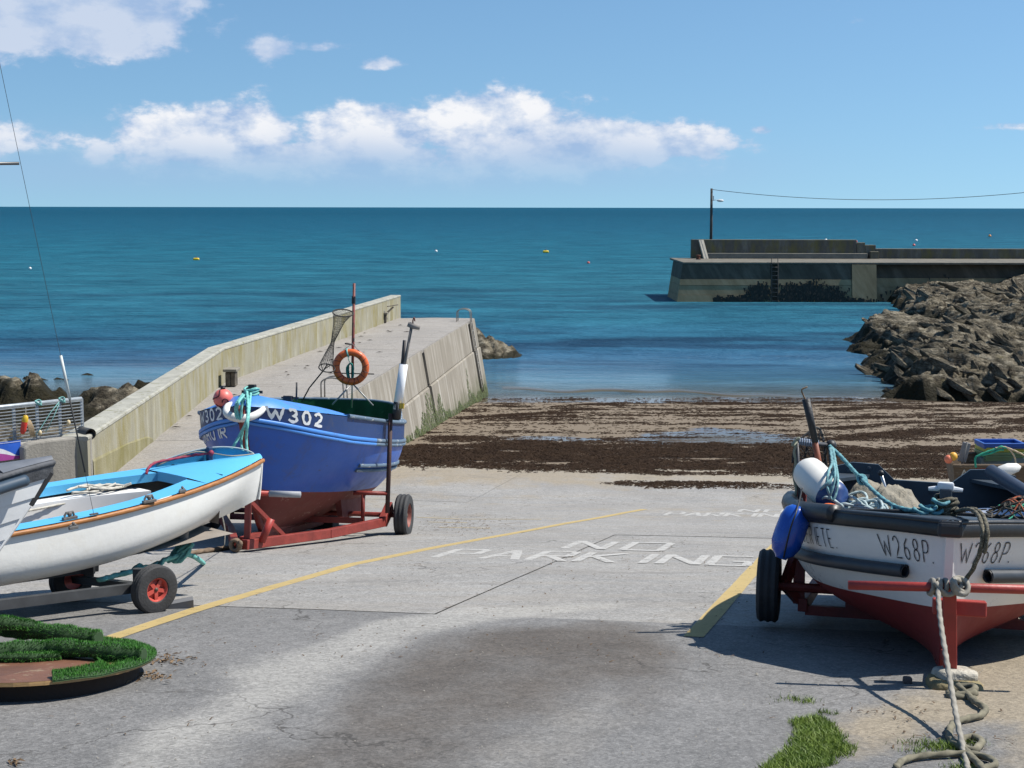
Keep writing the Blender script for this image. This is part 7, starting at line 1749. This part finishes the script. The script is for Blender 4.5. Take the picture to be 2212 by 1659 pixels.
# ================================================================== BROWN BOAT BEHIND
def build_brown():
    Y0 = 19.2; a = at_y(2032, 998, Y0); TH = R(97); zg = a.z
    M = Matrix.Translation((a.x + .12, a.y, 0)) @ Matrix.Rotation(-TH, 4, 'Z'); gz = G(0, Y0)
    h = Hull([(0, .30, zg, .10, zg - .52, 1.6), (.35, .44, zg + .035, .38, zg - .56, 1.8), (.8, .54, zg + .06, .8, zg - .60, 2.1), (1.4, .62, zg + .07, 1.4, zg - .62, 2.3), (2.2, .64, zg + .06, 2.2, zg - .62, 2.3), (3.0, .56, zg + .08, 3.0, zg - .6, 2.2), (3.6, .4, zg + .14, 3.55, zg - .55, 1.9)])
    t = thing('wooden_boat', 'small weathered brown wooden boat loaded with crates and rope', 'boat', M)
    BW = mat('weathered_brown', (.13, .09, .055), .8, .35, 6, .3, 30, col2=(.28, .22, .15), thr=.6, stretch=(1, .4, 2)); WT = mat('old_white_paint', (.62, .60, .55), .6, .15, 4, col2=(.3, .22, .15), thr=.64); RP = mat('faded_red_panel', (.20, .055, .035), .7, .2, 5)
    mb = h.shell([(0, .55, 6, 1), (.55, 1, 5, 0)]); 
    for q, fl in ((0, 0), (1, 1)):
        ring = [h.P(q, v, 1) for v in np.linspace(0, 1, 8)] + [h.P(q, v, -1) for v in np.linspace(1, 0, 8)]; mb.add(ring, [tuple(range(16))], 0)
    obj('hull', mb, [BW, WT], t, smooth=True, angle=30)
    for s in (1, -1):
        mb = MB(); mb.sweep([p + Vector((s * .01, 0, .0)) for p in h.line(1, s, 0, 1, 26)], sect(.06, .05)); obj('gunwale', mb, BW, t)
        mb = MB(); mb.grid([[h.P(q, v, s, .03) for v in np.linspace(.2, .98, 4)] for q in np.linspace(0.02, .98, 14)]); obj('inner_planking', mb, BW, t)
    sd = 1
    mb = MB(); mb.grid([[h.P(q, v, sd) + h.nrm(q, v, sd) * .006 for v in (.72, .95)] for q in np.linspace(.14, .30, 6)]); obj('red_panel', mb, RP, t)
    o = obj('lettering', hull_text(h, 'AU7SE', .10, .70, .11, .085, .11, .018, 1), mat('cream_letters', (.5, .47, .4), .7), t); o['label'] = 'faded cream letters on the brown side'
    mb = MB(); mb.grid([[Vector((-.5, y, zg - .38)), Vector((.5, y, zg - .38))] for y in (.15, 3.4)]); obj('sole', mb, BW, t)
    mb = MB(); mb.bar((-.55, 1.0, zg - .05), (.55, 1.0, zg - .05), .2, .03); mb2 = MB(); mb2.bar((-.6, 2.0, zg - .05), (.6, 2.0, zg - .05), .2, .03); obj('thwart', mb, BW, t); obj('thwart', mb2, BW, t)
    for y in (.7, 2.7):
        p = M @ Vector((0, y, 0)); g = G(p.x, p.y); z1 = zg - .58; mb = MB(); mb.box((p.x, p.y, (g + z1) / 2), (.2, .8, z1 - g), bev=.01); tag(obj('timber_trestle', mb, mat('trestle_timber', (.16, .12, .08), .9, .3)), ('timber trestle under the crates end of the small brown boat' if y < 1 else 'timber trestle under the far end of the small brown boat'), 'trestle', 'trestles under the brown boat')
    # crates
    def crate(cx, cy, z, w, d, hh, col, lab, yaw):
        MC = Matrix.Translation((cx, cy, z)) @ Matrix.Rotation(yaw, 4, 'Z'); c = thing('fish_crate', lab, 'crate', MC, 'stacked fish crates'); mm = mat('crate_plastic', col, .45, .12, 6)
        mb = MB(); mb.box((0, 0, .012), (w - .04, d - .04, .02)); obj('base', mb, mm, c)
        for sx in (1, -1):
            mb = MB(); mb.box((sx * (w / 2 - .01), 0, hh * .42), (.018, d - .04, hh * .84)); mb.box((sx * (w / 2 - .008), 0, hh * .93), (.035, d, .03), bev=.004); obj('end_wall', mb, mm, c)
            mb = MB(); mb.box((0, sx * (d / 2 - .01), hh * .42), (w - .02, .018, hh * .84)); mb.box((0, sx * (d / 2 - .008), hh * .93), (w, .035, .032), bev=.004); mb.box((0, sx * (d / 2 + .004), hh * .55), (w * .98, .016, .02)); obj('side_wall', mb, mm, c)
            for k in (-1, 1):
                mb = MB(); mb.bar((k * (w / 2 - .02), sx * (d / 2 - .01), 0), (k * (w / 2 - .01), sx * (d / 2 - .01), hh), .03, .03); obj('corner', mb, mm, c)
    c = at_y(2158, 986, 19.5); crate(c.x, c.y, c.z - .03, .56, .38, .11, (.16, .24, .11), 'pale green fish crate at the bottom of the stack in the brown boat', .08)
    crate(c.x + .01, c.y + .01, c.z + .075, .56, .38, .075, (.42, .40, .06), 'yellow fish crate in the middle of the stack', .10); crate(c.x + .0, c.y, c.z + .145, .58, .39, .065, (.03, .10, .36), 'dark blue fish crate on top of the stack', .02)
    mb = MB(); p = at_y(2158, 985, 19.5); mb.box((p.x, p.y + .02, p.z - .12), (.62, .4, .24)); tag(obj('grey_tub', mb, mat('sea_grey_tub', (.16, .22, .2), .6)), 'grey tub carrying the crate stack in the brown boat', 'tub')
    # oar blade, floats, rope
    oa = thing('oar', 'grey oar blade sticking up from the brown boat', 'oar', Matrix.Translation(at_y(2080, 1000, 19.0))); a, b = at_y(2077, 998, 19.0), at_y(2089, 956, 19.0)
    mb = MB(); mb.bar(a, b, .115, .03, up=(0, 1, 0), bev=.01); obj('blade', mb, mat('grey_blade', (.20, .20, .20), .6, .15), oa, local=False); mb = MB(); mb.tube([at_y(2070, 1040, 19.0), b + (b - a) * .02], .018, 8); obj('loom', mb, mat('loom_grey', (.1, .1, .1), .6), oa, smooth=True, local=False)
    for x, y, c_, l_ in ((2049, 992, (.75, .20, .10), 'coral'), (2059, 986, (.75, .38, .04), 'amber')):
        mb = MB(); mb.ball((0, 0, 0), .058, 14, (1, 1, 1.05)); o = obj('small_float', mb, mat('float_' + l_, c_, .5), smooth=True); o.location = at_y(x, y, 18.85); tag(o, l_ + ' net float lying in the brown boat', 'float', 'floats in the brown boat')
    mb = MB(); Yr = 18.6; rope_mb(mb, [at_y(2108, 1010, Yr), at_y(2107, 990, Yr), at_y(2118, 982, Yr), at_y(2135, 975, Yr), at_y(2150, 970, Yr), at_y(2162, 965, Yr), at_y(2175, 968, Yr)], .014); rope_mb(mb, [at_y(2120, 983, Yr), at_y(2140, 979, Yr), at_y(2158, 972, Yr), at_y(2168, 972, Yr)], .014)
    tag(obj('green_rope', mb, mat('emerald_rope', (.02, .30, .18), .7, .2, 20), smooth=True), 'emerald green rope looped over the brown boat gunwale', 'rope')
    mb = MB(); rope_mb(mb, [at_y(2150, 968, Yr), at_y(2172, 966, Yr), at_y(2188, 980, Yr), at_y(2194, 1000, Yr), at_y(2190, 1030, Yr)], .012); rope_mb(mb, [at_y(2172, 966, Yr), at_y(2195, 975, Yr), at_y(2225, 990, Yr)], .012); tag(obj('tan_rope', mb, mat('tan_laid_rope', (.42, .33, .22), .85, .2, 20), smooth=True), 'tan rope hanging in a loop over the brown boat side', 'rope')
    mb = MB(); a = at_y(2152, 1020, 18.4); b = at_y(2205, 1008, 18.5); ax = (b - a); mb.tube([a, a + ax * .15, a + ax * .5, a + ax * .85, b], [.02, .07, .085, .06, .012], 14); tag(obj('white_buoy', mb, mat('white_buoy', (.72, .71, .66), .45), smooth=True), 'white tapered buoy hanging on the brown boat side', 'buoy')
build_brown()

# ================================================================== ARTIFICIAL GRASS ON A ROUND BOARD, REAL GRASS
def blades(name, pts, nrm, hmin, hmax, w, m, parent=None, lean=.5, seed=1):
    rs = np.random.RandomState(seed); P = np.asarray(pts, float); n = len(P); N = np.asarray(nrm, float)
    A = rs.rand(n) * 6.283; Hh = rs.uniform(hmin, hmax, n)[:, None]; side = np.stack([np.cos(A), np.sin(A), 0 * A], -1) * (w * rs.uniform(.6, 1.3, n))[:, None]
    B = rs.rand(n) * 6.283; ln = np.stack([np.cos(B), np.sin(B), 0 * B], -1) * Hh * lean * rs.rand(n)[:, None]
    mid = P + N * Hh * .55 + ln * .35; tip = P + N * Hh + ln
    V = np.stack([P - side, P + side, mid + side * .6, mid - side * .6, tip], 1).reshape(-1, 3)
    o = np.arange(n)[:, None] * 5
    F3 = np.concatenate([o + [0, 1, 2], o + [0, 2, 3], o + [3, 2, 4]])
    ob = npobj(name, V, F3, m, parent); return ob
def build_mat():
    p1, p2 = gnd(322, 1425, .118), gnd(40, 1478, .118); ctr = Vector((p2.x - .12, p1.y)); M = Matrix.Translation((ctr.x, ctr.y, G(0, ctr.y))) @ Matrix.Rotation(-SLOPE, 4, 'X')
    ax, by = p1.x - ctr.x, (p1.y - p2.y) * 1.0
    t = thing('round_board', 'low round plywood board with a worn brown top, under the artificial grass', 'board', M)
    PLY = mat('stained_plywood', (.14, .062, .035), .55, .35, 3, .15, 20, col2=(.24, .16, .10), thr=.60); EDG = mat('ply_edge', (.40, .24, .10), .8, .3, 20, stretch=(1, 1, 8))
    K = 48; mb = MB(); ring = lambda r, z, tilt=0: [(ax * r * math.cos(a), by * r * math.sin(a), z) for a in np.linspace(0, 6.283, K + 1)[:-1]]
    mb.add(ring(1, .118) , [tuple(range(K))]); obj('board_top', mb, PLY, t)
    mb = MB(); A, B = ring(1.0, .095), ring(1.0, .117); mb.add(A + B, [(k, (k + 1) % K, K + (k + 1) % K, K + k) for k in range(K)] + [tuple(range(K - 1, -1, -1))]); obj('board_edge', mb, EDG, t)
    mb = MB(); A, B = ring(.86, -.05), ring(.86, .096); mb.add(A + B, [(k, (k + 1) % K, K + (k + 1) % K, K + k) for k in range(K)]); obj('plinth', mb, mat('dark_plinth', (.03, .02, .015), .9), t)
    g = thing('artificial_grass', 'rumpled green artificial grass mat folded over the round board', 'grass mat', M)
    GM = NT('turf_green'); GM.set(col=GM.mix(GM.noise(30, 3, .6), (.03, .12, .015), (.09, .27, .045)), rough=.55, spec=.3)
    BK = mat('mat_backing', (.025, .06, .018), .9)
    pts, nrm = [], []; rs = np.random.RandomState(5)
    # flat lobe covering the board on its far and right side
    rows = []
    for i in range(41):
        u = i / 40; a = -1.12 + 2.5 * u; row = []
        inner = .84 - .40 * float(sstep(.12, .5, u)) + .03 * math.sin(u * 15)
        for j in range(9):
            r_ = inner + (1.015 - inner) * j / 8; z = .127 + .02 * math.sin(u * 9 + j * .6) * (j < 6) + .014 * float(vnoise(u * 12, j * .8, 4))
            if j == 8: z -= .018
            row.append(Vector((ax * r_ * math.cos(a), by * r_ * math.sin(a), z)))
        rows.append(row)
    mb = MB(); mb.grid(rows); mb.grid([[p - Vector((0, 0, .008)) for p in r_] for r_ in rows], flip=True); obj('flat_mat', mb, BK, g, smooth=True)
    for _ in range(11000):
        i = rs.randint(0, 40); j = rs.randint(0, 8); u, v = rs.rand(), rs.rand(); p = rows[i][j] * (1 - u) * (1 - v) + rows[i + 1][j] * u * (1 - v) + rows[i][j + 1] * (1 - u) * v + rows[i + 1][j + 1] * u * v; pts.append(p); nrm.append((0, 0, 1))
    # two thick folded rolls lying across
    def roll(path, rad, flat, seed, k):
        P = cat(path, n=10); rings = []; n = 16
        for i, p in enumerate(P):
            tg = (P[min(i + 1, len(P) - 1)] - P[max(i - 1, 0)]).normalized(); s = Vector((-tg.y, tg.x, 0)).normalized(); ring_ = []
            rr = rad * (1 + .12 * math.sin(i * .45 + seed) + .06 * math.sin(i * 1.3)) * (.72 if i in (0, len(P) - 1) else 1)
            for q in range(n): an = 2 * math.pi * q / n; ring_.append((p + s * rr * 1.25 * math.cos(an) + Vector((0, 0, 1)) * rr * flat * math.sin(an), (s * math.cos(an) + Vector((0, 0, 1)) * math.sin(an)).normalized()))
            rings.append(ring_)
        mb = MB(); mb.grid([[q[0] for q in r_] + [r_[0][0]] for r_ in rings]); 
        for e in (0, -1): mb.add([q[0] for q in rings[e]], [tuple(range(n))])
        obj('folded_roll', mb, BK, g, smooth=True)
        for _ in range(k):
            i = rs.randint(0, len(P) - 1); q = rs.randint(0, n); u, v = rs.rand(), rs.rand(); a, b, c, d = rings[i][q], rings[i + 1][q], rings[i][(q + 1) % n], rings[i + 1][(q + 1) % n]
            p = a[0] * (1 - u) * (1 - v) + b[0] * u * (1 - v) + c[0] * (1 - u) * v + d[0] * u * v
            if a[1].z < -.55: continue
            pts.append(p); nrm.append(tuple((a[1] + c[1]).normalized()))
    def PT(x, y, z): return M.inverted() @ gnd(x, y, z)
    roll([PT(-70, 1356, .19), PT(10, 1358, .19), PT(80, 1364, .18), PT(150, 1374, .17), PT(214, 1380, .16)], .058, .95, 1, 9000)
    roll([PT(-60, 1348, .24), PT(0, 1346, .25), PT(45, 1350, .23), PT(70, 1356, .2)], .045, .9, 2, 3500)
    roll([PT(-60, 1412, .17), PT(30, 1406, .17), PT(110, 1400, .175), PT(180, 1404, .17), PT(250, 1410, .165), PT(312, 1415, .155)], .05, .95, 3, 9000)
    roll([PT(-40, 1420, .145), PT(60, 1420, .145), PT(130, 1417, .14)], .028, .8, 4, 3000)
    o = blades('turf_pile', pts, nrm, .009, .019, .0019, GM.m, g, .6, 3); o['kind'] = 'stuff'
    mb = MB(); mb.tube(cat([PT(248, 1418, .2), PT(285, 1416, .2), PT(318, 1422, .19), PT(334, 1428, .1)], n=5), .006, 5); tag(obj('pale_stick', mb, mat('pale_straw', (.55, .48, .3), .8)), 'pale straw stick lying over the artificial grass edge', 'stick')
    # leaf litter round the board
    mb = MB(); rnd = random.Random(21)
    for cx, cy, k, sx, sy in ((350, 1428, 70, 26, 6), (320, 1462, 60, 34, 5), (230, 1472, 40, 60, 4), (110, 1482, 30, 70, 4), (420, 1424, 5, 5, 3), (30, 1649, 14, 6, 4)):
        for _ in range(k):
            p = gnd(cx + rnd.gauss(0, sx), cy + rnd.gauss(0, sy)); L = rnd.uniform(.008, .03); an = rnd.uniform(0, 6.28); w = rnd.uniform(.003, .009); c, s = math.cos(an), math.sin(an); z = p.z + .004
            mb.add([(p.x - c * L, p.y - s * L, z), (p.x - s * w, p.y + c * w, z + .012), (p.x + c * L, p.y + s * L, z + rnd.uniform(0, .015)), (p.x + s * w, p.y - c * w, z + .004)], [(0, 3, 2, 1)])
    q = NT('leaf_litter'); q.set(col=q.mix(q.noise(20, 3), (.05, .03, .018), (.26, .17, .09)), rough=.85); tag(obj('leaf_litter', mb, q.m), 'dry brown leaf litter around the round board', 'litter', kind='stuff')
    # real grass growing through the slip
    pts = []; rs = np.random.RandomState(8)
    P_G = [tuple(gnd(a, b).xy) for a, b in ((1715, 1563), (1760, 1548), (1800, 1562), (1830, 1595), (1822, 1625), (1790, 1650), (1740, 1668), (1680, 1690), (1640, 1685), (1690, 1630), (1730, 1600))]
    xs = [p[0] for p in P_G]; ys = [p[1] for p in P_G]
    X = rs.uniform(min(xs) - .1, max(xs) + .1, 60000); Y = rs.uniform(min(ys) - .1, max(ys) + .1, 60000)
    k = inpoly(P_G, X + (fbm(X * 9, Y * 9, 3, 2) - .5) * .12, Y + (fbm(X * 9, Y * 9, 3, 3) - .5) * .12, .035) * sstep(.22, .5, fbm(X * 14, Y * 14, 3, 6) + .12) > rs.rand(len(X))
    pts += [(a, b, float(prof(b))) for a, b in zip(X[k][:15000], Y[k][:15000])]
    for px, py, s, n in ((1718, 1512, .05, 150), (1745, 1517, .03, 60), (1780, 1540, .02, 60), (1800, 1543, .015, 30), (2020, 1612, .07, 420), (2045, 1618, .05, 200), (2075, 1660, .04, 120), (1990, 1625, .05, 80), (2100, 1608, .04, 120)):
        c = gnd(px, py); pts += [(c.x + rs.normal(0, s), 0, 0) for _ in range(0)]
        for _ in range(n): x, y = c.x + rs.normal(0, s), c.y + rs.normal(0, s * .8); pts.append((x, y, float(prof(y))))
    GG = NT('grass_green'); GG.set(col=GG.mix(GG.noise(6, 4, .6), (.06, .135, .013), (.24, .30, .05)), rough=.5, spec=.3)
    o = blades('grass', pts, [(0, 0, 1)] * len(pts), .008, .034, .0020, GG.m, None, 1.5, 4); tag(o, 'bright green grass growing from cracks in the slipway', 'grass', kind='stuff')
build_mat()
